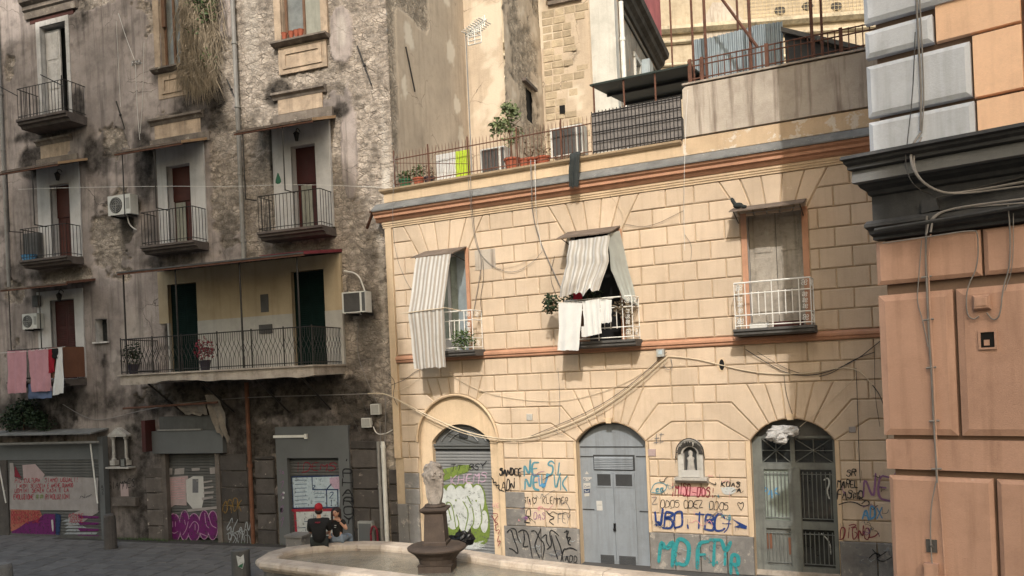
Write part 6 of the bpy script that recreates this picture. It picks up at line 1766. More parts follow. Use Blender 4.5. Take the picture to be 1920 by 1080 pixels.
# ------------------------------------------------------------------ awning cloths, washing and plants at the windows
def rowpx(w, a, b_): return (F.p3(*a, w), F.p3(*b_, w))
mb = cloth([rowpx(.69, (780, 484), (846, 474)), rowpx(.98, (766, 590), (832, 577)), rowpx(.8, (777, 692), (836, 688))], 36, 10, .018, 5, ragged=.05, sd_=3)
mb.build('awning_curtain', P['awning_stripe'], None, MF, F.p3(806, 480, .69), 'long striped awning curtain hanging over the left balcony of the yellow building', 'awning', smooth=True, recalc=False)
mb = MB(); mb.tube([F.p3(752, 588, 1.0), F.p3(834, 577, 1.0)], .013, 5); mb.tube([F.p3(834, 577, 1.0), F.p3(868, 583, .45)], .011, 5); mb.build('awning_rod', P['cable_cream'], None, MF, F.p3(752, 588, 1.0), 'thin rod holding out the long striped awning curtain', 'rod')
mb = cloth([rowpx(.69, (1066, 452), (1142, 441)), rowpx(.78, (1060, 500), (1140, 490)), rowpx(.88, (1046, 556), (1122, 545))], 36, 8, .05, 5, ragged=.12, sd_=6)
mb.build('awning_curtain', P['awning_stripe_fine'], None, MF, F.p3(1100, 445, .69), 'short rumpled striped curtain hanging over the middle balcony', 'awning', smooth=True, recalc=False)
mb = cloth([((6.36, -.68, 7.5), (6.42, -.05, 7.66)), ((6.42, -.72, 6.7), (6.6, -.04, 6.75)), ((6.62, -.55, 6.05), (6.78, -.04, 5.92))], 16, 8, .03, 4, sd_=8)
mb.build('side_curtain', P['cloth_grey'], None, MF, (6.4, -.4, 7.5), 'grey green net curtain closing the side of the middle balcony', 'awning', smooth=True, recalc=False)
hang('towel', [((1047, 568), (1092, 568)), ((1048, 620), (1088, 620)), ((1045, 657), (1085, 657))], 'cloth_white', 'longest white towel, leftmost on the middle balcony line', 'towel', .82, .02, 2, 11, 'white washing on the middle balcony', MF)
hang('towel', [((1092, 565), (1124, 560)), ((1097, 632), (1128, 625))], 'cloth_white', 'middle white towel with creases on the balcony line', 'towel', .80, .02, 3, 12, 'white washing on the middle balcony', MF)
hang('towel', [((1125, 561), (1147, 562)), ((1127, 607), (1147, 604))], 'cloth_white', 'shortest white cloth, rightmost on the middle balcony line', 'towel', .78, .02, 2, 13, 'white washing on the middle balcony', MF)
hang('garment', [((1090, 612), (1098, 612)), ((1091, 632), (1099, 632))], 'cloth_white', 'small white cloth between the two longer towels', 'towel', .74, .01, 1, 14, 'white washing on the middle balcony', MF)
cable('washing_line', sag(F.p3(1044, 567, .82), F.p3(1150, 559, .78), .03), .006, 'cable_white', 'white washing line across the middle balcony', MF)
hang('garment', [((1075, 548), (1092, 546)), ((1075, 562), (1092, 561))], 'cloth_red', 'dark red cloth behind the washing of the middle balcony', 'laundry', .55, .01, 1, 15, None, MF)
rg = random.Random(12)
def bush(label, px, py, w, r, n, mat, size=.07, pot=False):
    u, v = F.uv(px, py, w)
    o = thing('potted_plant', label, 'plant', MF, (u, -w, v - r[2]))
    mb = MB(); leaves(mb, (u, -w, v), r, n, size, rg=rg); mb.build('foliage', P[mat], o, recalc=False)
    mb = MB()
    for k in range(5): mb.tube([(u, -w, v - r[2]), (u + rg.uniform(-.6, .6) * r[0], -w, v + rg.uniform(0, .6) * r[2])], .01, 4, .004)
    mb.build('stem', P['wood_brown'], o)
    if pot: mb = MB(); mb.lathe([(.09, 0), (.13, .2), (.14, .22)], (u, -w, v - r[2] - .16), 10); mb.build('pot', P['terracotta'], o)
bush('leafy green plant on the white railing below the long striped curtain', 868, 636, .5, (.36, .2, .26), 520, 'leaf')
bush('trailing green plant at the left end of the middle balcony', 1033, 570, .6, (.22, .2, .24), 360, 'leaf_dark', .08)
bush('dark green plants under the short striped curtain', 1090, 555, .3, (.55, .2, .2), 420, 'leaf_dark', .08)
bush('dry twiggy plant at the right end of the middle balcony', 1170, 580, .4, (.26, .2, .2), 120, 'dry_grass', .12)
# bird on the right canopy, pigeons
def bird(px, py, w, label, s_=1.0, d=1):
    u, v = F.uv(px, py, w)
    o = thing('pigeon', label, 'bird', MF, (u, -w, v - .1))
    mb = MB()
    for i, (dx, dz, r) in enumerate(((-.16 * d, .04, .02), (-.09 * d, .06, .05), (0, .08, .075), (.08 * d, .10, .065), (.12 * d, .16, .035), (.14 * d, .20, .04))): pass
    mb.tube([(u - .2 * d * s_, -w, v - .02), (u - .1 * d * s_, -w, v + .02), (u, -w, v + .05), (u + .08 * d * s_, -w, v + .08), (u + .12 * d * s_, -w, v + .14), (u + .14 * d * s_, -w, v + .18)], .05 * s_, 8)
    mb.ball((u + .0, -w, v + .04), (.13 * s_, .08 * s_, .08 * s_), 10, 7); mb.ball((u + .15 * d * s_, -w, v + .19), .04 * s_, 8, 6)
    mb.build('body', P['cloth_dark'], o, smooth=True)
    mb = MB(); mb.tube([(u + .18 * d * s_, -w, v + .19), (u + .23 * d * s_, -w, v + .18)], .012, 4, .004); mb.build('beak', P['plastic_grey'], o)
bird(1384, 389, .45, 'dark pigeon resting on the tin canopy of the shuttered window', .8, -1)
# wall shrine between second and third door
SH = thing('wall_shrine', 'white marble shrine with statue niche set in the yellow wall', 'shrine', MF, F.p3(1298, 905))
ux0, vb = F.uv(1274, 900); ux1 = F.uv(1324, 900)[0]; vt = F.uv(1298, 828)[1]; cu = (ux0 + ux1) / 2
A_ = Arch(ux0 + .02, ux1 - .02, vb + .62, .30)
Ai = Arch(ux0 + .14, ux1 - .14, vb + .55, .2)
mb = MB(); op = [A_.p(-1 + i / 8) for i in range(17)]; ip = [Ai.p(-1 + i / 8) for i in range(17)]
for i in range(16): mb.hexa([(ip[i][0], -.14, ip[i][1]), (ip[i + 1][0], -.14, ip[i + 1][1]), (ip[i + 1][0], -.003, ip[i + 1][1]), (ip[i][0], -.003, ip[i][1]), (op[i][0], -.14, op[i][1]), (op[i + 1][0], -.14, op[i + 1][1]), (op[i + 1][0], -.003, op[i + 1][1]), (op[i][0], -.003, op[i][1])])
mb.build('arch', P['shrine_grey'], SH)
for a, b_ in ((ux0 + .02, ux0 + .15), (ux1 - .15, ux1 - .02)): mb = MB(); mb.box((a, -.14, vb + .08), (b_, -.003, vb + .6)); mb.build('pilaster', P['marble'], SH)
mb = MB(); mb.box((ux0 + .15, -.03, vb + .08), (ux1 - .15, -.004, vb + .8)); mb.build('niche_back', P['metal_dark'], SH)
mb = MB(); mb.profile([(0, vb - .06), (.12, vb - .04), (.2, vb + .02), (.2, vb + .08), (0, vb + .08)], ux0 - .06, ux1 + .06); mb.build('shelf', P['shrine_grey'], SH)
mb = MB(); mb.lathe([(.10, 0), (.11, .08), (.085, .2), (.07, .34), (.085, .40), (.035, .44), (.05, .49), (.045, .54), (.01, .57)], (cu, -.09, vb + .1), 10, 1, .6); mb.build('statue', P['shrine_grey'], SH, smooth=True)
mb = MB()
for k in range(130):
    q = rg.uniform(.0, 3.14); mb.tube([(cu + .20 * math.cos(q), -.15, vb + .60 + .17 * math.sin(q)), (cu + rg.uniform(.24, .3) * math.cos(q), -.17, vb + .60 + rg.uniform(.2, .28) * math.sin(q))], .012, 4)
mb.build('garland', P['rear_dark'], SH)
mb = MB(); mb.box((cu - .2, -.16, vb + .09), (cu + .2, -.145, vb + .24)); mb.build('inscription', P['paper'], SH)
mb = MB(); mb.tube(smooth_path([(ux0 - .02, -.16, vb + .5), (ux0 + .02, -.2, vb + .8), (cu, -.2, vb + .98), (ux1, -.2, vb + .8), (ux1 + .02, -.16, vb + .5)], 2), .012, 5); mb.build('wire_guard', P['iron'], SH)
# wall plates: street number, small boxes
def plate(px, py, wpx, hpx, mat, label, txt=None, name='house_number', cat='sign'):
    u, v = F.uv(px, py); u1 = F.uv(px + wpx, py)[0]; v1 = F.uv(px, py - hpx)[1]
    o = thing(name, label, cat, MF, (u, 0, v))
    mb = MB(); mb.bevelled([(u, v), (u1, v), (u1, v1), (u, v1)], .0, -.025, .006); mb.build('plate', P[mat], o)
    if txt:
        g_ = Paint(F, .029); g_.text('p_navy', txt, (px + 2, py - 2), (px + wpx - 1, py - 2), hpx - 4, 1.2, 0, 0); 
        for m2, b2 in g_.mb.items(): b2.build('number', P[m2], o, recalc=False)
plate(988, 788, 11, 12, 'marble', 'small white house number plate 6 between the first two arches', '6')
plate(1216, 855, 14, 13, 'paper_pink', 'faded pale house number plate 10 left of the marble shrine', '10')
plate(1592, 811, 13, 11, 'paper_dull', 'faded grey number plate right of the glazed door', '14')
jb = thing('junction_box', 'small grey cable box on the yellow wall above the second arch', 'junction box', MF, F.p3(1241, 668))
a, v = F.uv(1234, 669); mb = MB(); mb.box((a, -.12, v), (a + .17, 0, v + .17)); mb.build('casing', P['plastic_grey'], jb)
mb = MB(); mb.box((a + .04, -.125, v + .05), (a + .13, -.119, v + .14)); mb.build('label_disc', P['p_ltblue'], jb)
mb = MB(); u, v = F.uv(1352, 684); mb.prism([(u + .09 * math.cos(q * .52), v + .15 * math.sin(q * .52)) for q in range(12)], -.003, -.02); mb.build('vent_ring', P['yellow_plain'], YB)
mb = MB(); mb.prism([(u + .02 + .055 * math.cos(q * .52), v + .12 * math.sin(q * .52)) for q in range(12)], -.015, -.024); mb.build('vent_hole', P['dark_void'], YB)
mb = MB(); a, v = F.uv(890, 470); b_, v2 = F.uv(930, 503); mb.box((a, -.006, v2), (b_, .0, v)); mb.build('cement_patch', P['concrete'], YB)
# ------------------------------------------------------------------ graffiti on the yellow wall and plinth
g = Paint(F, .006)
g.text('p_black', 'SANDEE', (937, 891), (978, 892), 13, 3.2, .14)
for x, y, h in ((986, 893, 24), (1004, 890, 26)): pass
g.text('p_aqua', 'NE SI', (982, 893), (1056, 890), 24, 4.2, .10); g.text('p_aqua', 'NEW', (984, 918), (1028, 917), 24, 4.5, .10); g.text('p_sky', 'W', (1008, 916), (1030, 916), 20, 4.0, .1); g.text('p_aqua', 'VK', (1036, 919), (1066, 920), 26, 3.4, .10)
g.text('p_black', 'ADN', (941, 920), (966, 920), 20, 2.6, .1)
g.stroke('p_black', [(921, 895), (926, 900), (924, 906), (931, 903), (929, 912), (937, 908), (934, 918), (945, 921)], 2.8)
g.text('p_black', 'ROSTA', (973, 945), (996, 944), 11, 1.6, .12); g.stroke('p_black', [(1001, 945), (998, 934), (1001, 932), (1003, 936), (1006, 931), (1006, 940), (1001, 945)], 1.5)
g.text('p_black', 'KLEMMER', (1017, 944), (1066, 945), 12, 1.4, .10)
g.text('p_black', 'MR', (973, 976), (998, 978), 20, 2.2, .12); g.text('p_lilac', 'DAS', (1001, 973), (1024, 974), 12, 1.3, .1)
g.stroke('p_black', [(1025, 958), (1030, 966), (1042, 971), (1028, 976), (1038, 984)], 2.4, 1); g.text('p_grey', 'FEY', (1046, 980), (1070, 982), 18, 1.4, .1)
for pts in ([(924, 962), (936, 964), (926, 978), (936, 982), (928, 985)], [(930, 985), (928, 996), (938, 992), (934, 1002)], [(935, 1005), (932, 1018), (940, 1012), (934, 1024)], [(922, 966), (930, 980)]): g.stroke('p_crimson', pts, 1.8, 1)
g.text('p_paleink', 'WE', (923, 952), (938, 951), 8, 1.0, .1)
# right part
g.text('p_aqua', 'ee', (1230, 922), (1246, 921), 9, 2.6, .05); g.stroke('p_aqua', [(1220, 922), (1227, 905), (1245, 905), (1252, 914), (1240, 926), (1222, 923)], 1.8)
g.fill('p_paleink', [(1273, 912), (1322, 913), (1328, 930), (1272, 929)], 1)
g.text('p_crimson', '!MISO', (1258, 929), (1296, 930), 21, 2.4, .14); g.text('p_crimson', '-DOS!', (1298, 931), (1342, 932), 17, 2.4, .12)
g.text('p_black', 'KOAS', (1352, 912), (1390, 913), 9, 2.2, .06); g.text('p_black', 'A', (1382, 923), (1392, 923), 9, 2.2, .06)
g.fill('p_white', [(1352, 914), (1376, 912), (1382, 921), (1370, 928), (1355, 926)], 2)
g.text('p_grey', 'Z', (1221, 947), (1236, 945), 14, 1.6, .1)
for x in (1238, 1282, 1330): g.text('p_black', 'ODOS' if x != 1282 else 'ODEZ', (x, 952 if x < 1300 else 955), (x + 37, 952 if x < 1300 else 956), 14, 1.5, .12, gap=.2)
g.stroke('p_black', [(1390, 957), (1382, 944), (1386, 941), (1389, 945), (1393, 940), (1395, 948), (1390, 957)], 1.5)
g.text('p_blue', 'WBO.', (1226, 988), (1300, 990), 30, 5, .08, gap=.15); g.text('p_blue', 'TBC', (1302, 990), (1360, 996), 28, 4.6, .12, gap=.15)
g.stroke('p_blue', [(1355, 981), (1371, 982)], 2.4, 0); g.stroke('p_blue', [(1368, 970), (1366, 990), (1358, 998)], 2.4); g.fill('p_blue', [(1372, 972), (1401, 986), (1400, 992), (1376, 988), (1386, 984)], 0)
for pts in ([(1228, 822), (1236, 821)], [(1231, 814), (1231, 832)], [(1240, 812), (1238, 832)], [(1226, 830), (1244, 828)], [(1237, 815), (1245, 814)]): g.stroke('p_grey', pts, 1.8, 0)
g.text('p_black', 'SR', (1587, 893), (1607, 891), 12, 2.4, .14); g.text('p_black', 'MAREL', (1570, 914), (1610, 914), 14, 2.4, .14); g.text('p_black', 'FASMO', (1570, 934), (1620, 935), 15, 2.6, .12)
g.stroke('p_black', [(1573, 946), (1590, 940), (1605, 942), (1618, 950), (1632, 946), (1626, 936), (1616, 944)], 2.4)
g.text('p_lilac', 'NES', (1618, 935), (1700, 940), 48, 4.5, .1); g.text('p_sky', 'ADX', (1618, 972), (1656, 973), 20, 3.4, .14)
g.text('p_crimson', 'DIGNO', (1575, 1010), (1632, 1010), 20, 2.6, .12); g.stroke('p_crimson', [(1628, 1008), (1640, 1006), (1646, 1000)], 2.4); g.stroke('p_crimson', [(1592, 985), (1602, 982), (1606, 986), (1596, 989)], 2.2)
rsc = random.Random(77)
g.scribble(['p_grey', 'p_lilac', 'p_paleink', 'p_black'], (972, 870, 1068, 980), 12, 1.1, rsc, 8); g.scribble(['p_grey', 'p_aqua', 'p_paleink', 'p_black'], (1222, 880, 1390, 990), 16, 1.1, rsc, 14); g.scribble(['p_grey', 'p_lilac', 'p_black'], (1575, 880, 1660, 1005), 12, 1.2, rsc, 6)
g.done(YB)
g = Paint(F, .046)
g.scribble(['p_grey', 'p_silver'], (950, 1000, 1075, 1045), 14, 1.2, rsc, 6); g.scribble(['p_teal', 'p_silver', 'p_grey'], (1230, 1015, 1400, 1062), 14, 1.4, rsc, 14); g.scribble(['p_silver', 'p_grey'], (1585, 1025, 1670, 1065), 8, 1.3, rsc)
bx = 952
for i, pts in enumerate(([(951, 998), (958, 990), (964, 1012), (970, 1026), (972, 1040), (962, 1030), (955, 1028)], [(958, 990), (968, 992), (970, 1008), (976, 1018)], [(972, 998), (980, 992), (990, 998), (994, 1020), (998, 1045)], [(982, 996), (984, 1010), (980, 1026), (990, 1024)],
                         [(996, 996), (1004, 994), (1012, 1010), (1022, 1020), (1018, 1048)], [(1014, 992), (1006, 1012), (1002, 1024), (1012, 1046)], [(1016, 1008), (1026, 1000), (1024, 1014), (1030, 1024)], [(1026, 1030), (1036, 1022), (1030, 1000), (1034, 992), (1048, 1004)],
                         [(1034, 1004), (1040, 1030), (1046, 1048)], [(1042, 1004), (1052, 1026), (1056, 1052)], [(1052, 1052), (1056, 1032), (1060, 1028)], [(1058, 998), (1068, 994), (1060, 1010), (1072, 1006), (1064, 1018), (1070, 1022)], [(1062, 994), (1066, 1020)], [(1060, 1030), (1070, 1026), (1082, 1032)])):
    g.stroke('p_black', pts, 2.6)
g.text('p_black', 'ADD', (1060, 1052), (1084, 1055), 12, 2.0, .08)
g.text('p_teal', 'MO', (1236, 1054), (1294, 1058), 46, 8.5, .08, gap=.2); g.text('p_teal', 'FT', (1308, 1058), (1352, 1058), 44, 7.5, .1, gap=.15); g.text('p_teal', 'Y', (1350, 1060), (1376, 1060), 44, 8, .06); g.text('p_teal', 'R', (1370, 1074), (1390, 1076), 34, 7.5, .06)
g.stroke('p_black', [(1630, 1046), (1640, 1036), (1652, 1040), (1642, 1048), (1656, 1054), (1672, 1044)], 2.4); g.stroke('p_black', [(1636, 1030), (1648, 1044), (1662, 1034)], 2.0)
g.done(YB)

# ================================================================== roof terrace
TR = thing('terrace_railing', 'rusty spiked iron railing along the edge of the roof terrace', 'railing', MF, (4, -.05, 9.46))
for a, b_ in (((.42, -.06), (5.85, -.06)),):
    for z, r in ((9.54, .014), (10.18, .016)):
        mb = MB(); mb.tube([(a[0], a[1], z), (b_[0], b_[1], z)], r, 5); mb.build('rail', P['iron_rust'], TR)
    mt = MB(); mt.tube([(0, 0, 0), (0, 0, .84)], .0075, 4); mt.tube([(0, 0, .84), (0, 0, .92)], .0075, 4, .001); me = mt.mesh('bar', P['iron_rust'])
    n = 56
    for i in range(n + 1): inst(me, 'bar', TR, (a[0] + (b_[0] - a[0]) * i / n, -.06, 9.46))
for x in (.42, 1.45, 2.6, 3.95, 5.1):
    mb = MB(); mb.tube([(x, -.06, 9.44), (x, -.06, 10.42)], .02, 5); mb.build('post', P['iron_rust'], TR)
mb = MB(); mb.tube([(.42, -.06, 10.1), (2.6, -.06, 9.75)], .008, 4); mb.build('brace', P['iron_rust'], TR)
# lattice and reed screen bay
SCR = thing('screened_railing', 'iron lattice railing backed with grey screening under the green canopy', 'railing', MF, (6.9, -.1, 9.46))
mb = MB(); mb.box((5.88, -.04, 9.5), (7.95, -.02, 10.42)); mb.build('screen', P['reed'], SCR)
me = bar_mesh(.98, .011, 'bar', P['iron'])
for i in range(25): inst(me, 'bar', SCR, (5.88 + 2.07 * i / 24, -.07, 9.46))
for k in range(5): mb = MB(); mb.tube([(5.88, -.085, 9.52 + .215 * k), (7.95, -.085, 9.52 + .215 * k)], .014, 4); mb.build('rail', P['iron'], SCR)
GC = thing('terrace_canopy', 'dark green flat canopy over the screened part of the terrace', 'canopy', MF, (6.9, 0, 9.4))
mb = MB(); mb.hexa([(5.86, -.06, 11.04), (8.15, -.06, 11.04), (8.3, 3.2, 11.40), (5.9, 3.2, 11.40), (5.86, -.06, 11.08), (8.15, -.06, 11.08), (8.3, 3.2, 11.44), (5.9, 3.2, 11.44)]); mb.build('roof_sheet', P['sheet_green'], GC)
for k in range(2):
    y = 1.0 + k * 1.3
    mb = MB(); z = 11.04 + (y + .06) / 3.26 * .36; mb.box((5.9, y, z - .07), (8.2, y + .05, z - .005)); mb.build('rafter', P['metal_dark'], GC)
for x in (5.93, 6.65, 7.38): mb = MB(); mb.tube([(x, .0, 9.4), (x, .0, 11.04)], .022, 6); mb.build('post', P['iron_rust'], GC)
# railing, poles, corrugated fence and shed over the high parapet
HR = thing('parapet_railing', 'rusty iron railing standing on the stained concrete parapet', 'railing', MF, (10, 0, 10.66))
for z in (.08, .36, .48):
    mb = MB(); mb.tube([(8.13, -.02, 10.66 + z), (UEND - .5, -.02, 10.66 + z)], .016, 5); mb.build('rail', P['iron_rust'], HR)
me = bar_mesh(.5, .012, 'bar', P['iron_rust'])
for i in range(48): inst(me, 'bar', HR, (8.13 + i * .13, -.02, 10.66))
for x in (8.14, 8.4, 9.75, 11.2): mb = MB(); mb.box((x, -.05, 10.66), (x + .07, .01, 11.18)); mb.build('post', P['iron_rust'], HR)
def polept(px, y): 
    u, v = F.uv(px, 60, -y); return u
for k, (px, y, l) in enumerate(((1298, .2, 'leftmost rusty scaffold pole on the terrace corner'), (1322, .9, 'second rusty pole beside the galvanised fence'), (1384, 1.4, 'thin rusty pole behind the diagonal brace'), (1406, .5, 'thick rusty pole where the diagonal brace ends'), (1522, .3, 'left pole of the pair above the dark shed'), (1541, .5, 'right pole of the pair above the dark shed'))):
    u = F.uv(px, 60, -y)[0]
    mb = MB(); mb.tube([(u, y, 9.38), (u, y, 14.5)], .035 if k in (1, 3, 4) else .027, 7); mb.build('scaffold_pole', P['iron_rust'], None, MF, (u, y, 9.38), l, 'pole', 'poles on the terrace')
a, b_ = F.p3(1340, -20, -.45), F.p3(1420, 88, -.45)
mb = MB(); mb.tube([a, b_], .035, 6); mb.build('diagonal_brace', P['iron_rust'], None, MF, b_, 'rusty diagonal brace slanting down to the terrace railing', 'pole')
def corr(name, p0, p1, z0, z1f, label, amp=.02, n=40):
    mb = MB()
    for i in range(n + 1):
        t_ = i / n; x = p0[0] + (p1[0] - p0[0]) * t_; y = p0[1] + (p1[1] - p0[1]) * t_ + amp * (1 if i % 4 in (1, 2) else -1)
        mb.v += [(x, y, z0), (x, y, z1f(t_))]
    for i in range(n): mb.f.append((2 * i, 2 * i + 2, 2 * i + 3, 2 * i + 1)); mb.mi.append(0)
    return mb.build(name, P['galv'], None, MF, (p0[0], p0[1], z0), label, 'fence', recalc=False)
u0 = F.uv(1325, 90, -1.2)[0]; u1 = F.uv(1412, 60, -1.2)[0]; u2 = F.uv(1468, 60, -1.0)[0]
corr('corrugated_fence', (u0, 1.2), (u1, 1.2), 9.4, lambda t_: F.uv(1325 + 87 * t_, 72 - 22 * t_, -1.2)[1], 'blue grey corrugated metal fence on the terrace, left sheet', n=44)
corr('corrugated_fence', (u1 + .02, 1.05), (u2, 1.0), 9.4, lambda t_: F.uv(1412 + 56 * t_, 46 - 6 * t_, -1.0)[1], 'shiny corrugated metal fence on the terrace, taller right sheet', n=28)
u0 = F.uv(1300, 90, -1.6)[0]; u1 = F.uv(1326, 90, -1.6)[0]
corr('corrugated_fence', (u0, 1.6), (u1, 1.6), 9.4, lambda t_: F.uv(1310, 73, -1.6)[1], 'narrow dull corrugated sheet behind the terrace corner pole', n=14)
SD = thing('terrace_shed', 'dark lean-to shed with sloping roof on the terrace', 'shed', MF, (11.2, 1, 9.4))
ua, va = F.uv(1470, 52, -.9); ub, vb2 = F.uv(1600, 92, -.9)
mb = MB(); mb.prism([(ua, 9.4), (ub, 9.4), (ub, vb2 - .08), (ua, va - .12)], .95, 3.2); mb.build('wall', P['metal_dark'], SD)
mb = MB(); mb.hexa([(ua - .05, .8, va - .1), (ub + .3, .8, vb2 - .16), (ub + .3, 3.3, vb2 + .1), (ua - .05, 3.3, va + .1), (ua - .05, .8, va), (ub + .3, .8, vb2 - .06), (ub + .3, 3.3, vb2 + .2), (ua - .05, 3.3, va + .2)]); mb.build('roof', P['shutter_old'], SD)
# air conditioners and pots on the terrace
a, v = F.uv(903, 320, -.12); ac_unit(MF, a - .03, 9.5, -.45, 'smaller air conditioner with dark finned back on the terrace', .68, .6, .32, 'back', 'air conditioners on the terrace')
a, v = F.uv(1036, 295, -.12); ac_unit(MF, a - .03, 9.6, -.45, 'larger air conditioner with dark finned back on the terrace', .80, .68, .34, 'back', 'air conditioners on the terrace')
for nm, px, mt, lbl, w_, h_ in (('sheet_panel', (818, 855), 'cloth_white', 'white sheet standing behind the terrace railing', 0, 0), ('sheet_panel', (855, 882), 'cloth_lime', 'lime green sheet standing behind the terrace railing', 0, 0)):
    u0, u1 = F.uv(px[0], 320, -.15)[0], F.uv(px[1], 320, -.15)[0]
    mb = cloth([((u0, .15, 10.17), (u1, .15, 10.17)), ((u0, .15, 9.42), (u1, .15, 9.42))], 12, 6, .015, 2, sd_=int(u0 * 7)); mb.build(nm, P[mt], None, MF, (u0, .15, 9.42), lbl, 'sheet', smooth=True, recalc=False)
def pot(px, mt, label, r=.14, h=.24, plant=None, ph=.3, y=.2, pm_='leaf', n=150, group='pots on the terrace'):
    u = F.uv(px, 330, -y)[0]
    o = thing('flower_pot', label, 'flower pot', MF, (u, y, 9.4), group)
    mb = MB(); mb.lathe([(r * .7, 0), (r * .98, h * .85), (r * 1.12, h * .86), (r * 1.12, h), (r * .9, h), (r * .85, h * .9)], (u, y, 9.44), 12); mb.build('pot', P[mt], o)
    if plant:
        mb = MB(); leaves(mb, (u, y, 9.44 + h + ph * .6), (plant, .15, ph), n, .08, rg=rg); mb.build('foliage', P[pm_], o, recalc=False)
        mb = MB(); mb.tube([(u, y, 9.44 + h * .8), (u + .02, y, 9.44 + h + ph * .7)], .012, 4, .006); mb.build('stem', P['wood_brown'], o)
pot(760, 'pot_green', 'green planter at the far left corner of the terrace', .17, .26, .2, .16, .25)
pot(785, 'terracotta', 'orange pot with small plant at the left of the terrace', .15, .26, .2, .24, .28)
pot(805, 'pot_dark', 'dark purple pot next to the orange one on the terrace', .14, .24, .18, .2, .3, 'dry_grass', 80)
pot(962, 'terracotta', 'terracotta pot holding the tall young tree on the terrace', .19, .32)
pot(984, 'terracotta', 'small terracotta pot right of the young tree pot', .12, .26)
pot(996, 'terracotta', 'wide terracotta pot with dry red twigs on the terrace', .20, .30, .24, .35, .42, 'dry_grass', 90)
pot(1020, 'terracotta', 'tipped terracotta pot beside the larger air conditioner', .17, .28, .2, .2, .35, 'dry_grass', 60)
u = F.uv(958, 300, -.25)[0]
tree = thing('young_tree', 'young leafy potted tree standing above the terrace railing', 'tree', MF, (u, .25, 9.7))
mb = MB(); mb.tube([(u, .25, 9.7), (u + .02, .25, 10.2), (u - .05, .25, 10.7), (u - .02, .25, 11.1)], .022, 6, .008)
for dx, dz in ((-.35, 10.7), (.25, 10.75), (-.15, 11.05), (.18, 11.1), (-.25, 10.45)): mb.tube([(u, .25, dz - .25), (u + dx, .25 + rg.uniform(-.15, .15), dz)], .01, 4, .004)
mb.build('trunk', P['wood_brown'], tree)
mb = MB()
for dx, dz, r, n in ((0, 11.0, .24, 170), (-.3, 10.68, .2, 120), (.14, 10.85, .2, 100), (-.08, 10.6, .24, 110), (.2, 10.4, .18, 50), (.02, 10.2, .2, 40), (-.38, 10.5, .12, 40)): leaves(mb, (u + dx, .25, dz), (r, r, r * .8), n, .11, rg=rg)
mb.build('crown', P['leaf_pale'], tree, recalc=False)
# dark cloth hanging over the railing
mb = cloth([rowpx(.08, (1069, 288), (1089, 283)), rowpx(.36, (1067, 293), (1087, 289)), rowpx(.37, (1067, 351), (1085, 349))], 10, 6, .03, 2, ragged=.03, sd_=2); mb.build('hanging_cloth', P['cloth_dark'], None, MF, F.p3(1077, 349, .36), 'dark blackish cloth hanging from the terrace over the cornice', 'cloth', smooth=True, recalc=False)
# aerial and its mast
TA = thing('television_aerial', 'white television aerial on a thin mast in front of the tan side wall', 'aerial', MF, (2.2, 1.2, 9.4))
pm_ = [F.p3(880, 265, -1.2), F.p3(873, 60, -1.2)]
mb = MB(); mb.tube([(pm_[1][0], 1.2, 9.4), (pm_[1][0], 1.2, pm_[1][2])], .02, 5); mb.build('mast', P['pipe_grey'], TA)
c = F.p3(874, 68, -1.2)
mb = MB(); e = F.p3(912, 36, -1.5); mb.tube([c, e], .03, 5)
for k in range(9):
    p = lerp(c, e, .1 + .1 * k); mb.tube([(p[0], p[1] - .02, p[2] - .16), (p[0], p[1] + .02, p[2] + .16)], .018, 4); mb.tube([(p[0] - .08, p[1] - .2, p[2] + .03), (p[0] + .08, p[1] + .2, p[2] - .03)], .018, 4)
mb.build('boom', P['pipe_white'], TA)
mb = MB(); d = F.p3(884, 66, -1.2)
for k in range(5): mb.tube([(d[0] - .1, 1.2, d[2] - .25 + .1 * k), (d[0] + .28, 1.2, d[2] - .25 + .1 * k)], .016, 4)
for k in range(3): mb.tube([(d[0] - .1 + .19 * k, 1.2, d[2] - .25), (d[0] - .1 + .19 * k, 1.2, d[2] + .15)], .016, 4)
mb.build('reflector', P['pipe_white'], TA)

# ================================================================== orange corner building on the right
F = RF
RB = thing('corner_building', 'orange corner building with grey quoins, black cornice and big rusticated base blocks', 'building', RF, (2, 0, 0))
RE = 9.0
mb = MB(); mb.box((0.04, .10, 0), (RE, .5, 20)); mb.build('wall', P['r_back'], RB)
mb = MB(); mb.box((0.03, .505, 0), (RE, 4.4, 20)); mb.build('side_wall', P['r_orange'], RB)
def rblock(u0, u1, v0, v1, mat, c=.06, dep=.10, name='block', y=0.0):
    mb = MB()
    q = [(u0, v0), (u1, v0), (u1, v1), (u0, v1)]
    ins = inset(q, c)
    Pn = [(a, dep, b_) for a, b_ in q] + [(a, y + .03, b_) for a, b_ in q] + [(a, y, b_) for a, b_ in ins]
    f = [(8, 9, 10, 11), (3, 2, 1, 0)]
    for k in (0, 1): f += [(i + 4 * k, (i + 1) % 4 + 4 * k, (i + 1) % 4 + 4 * k + 4, i + 4 * k + 4) for i in range(4)]
    mb.add(Pn, f); return mb.build(name, P[mat], RB)
for v0, v1, u in ((7.18, 7.655, 1.17), (7.725, 8.40, 1.15), (8.51, 8.86, .745), (8.97, 9.62, 1.15), (9.73, 10.08, .75), (10.19, 10.84, 1.15), (10.95, 11.3, .75)):
    rblock(-.07, u, v0, v1, 'r_grey', .055, .10, 'quoin', -.05)
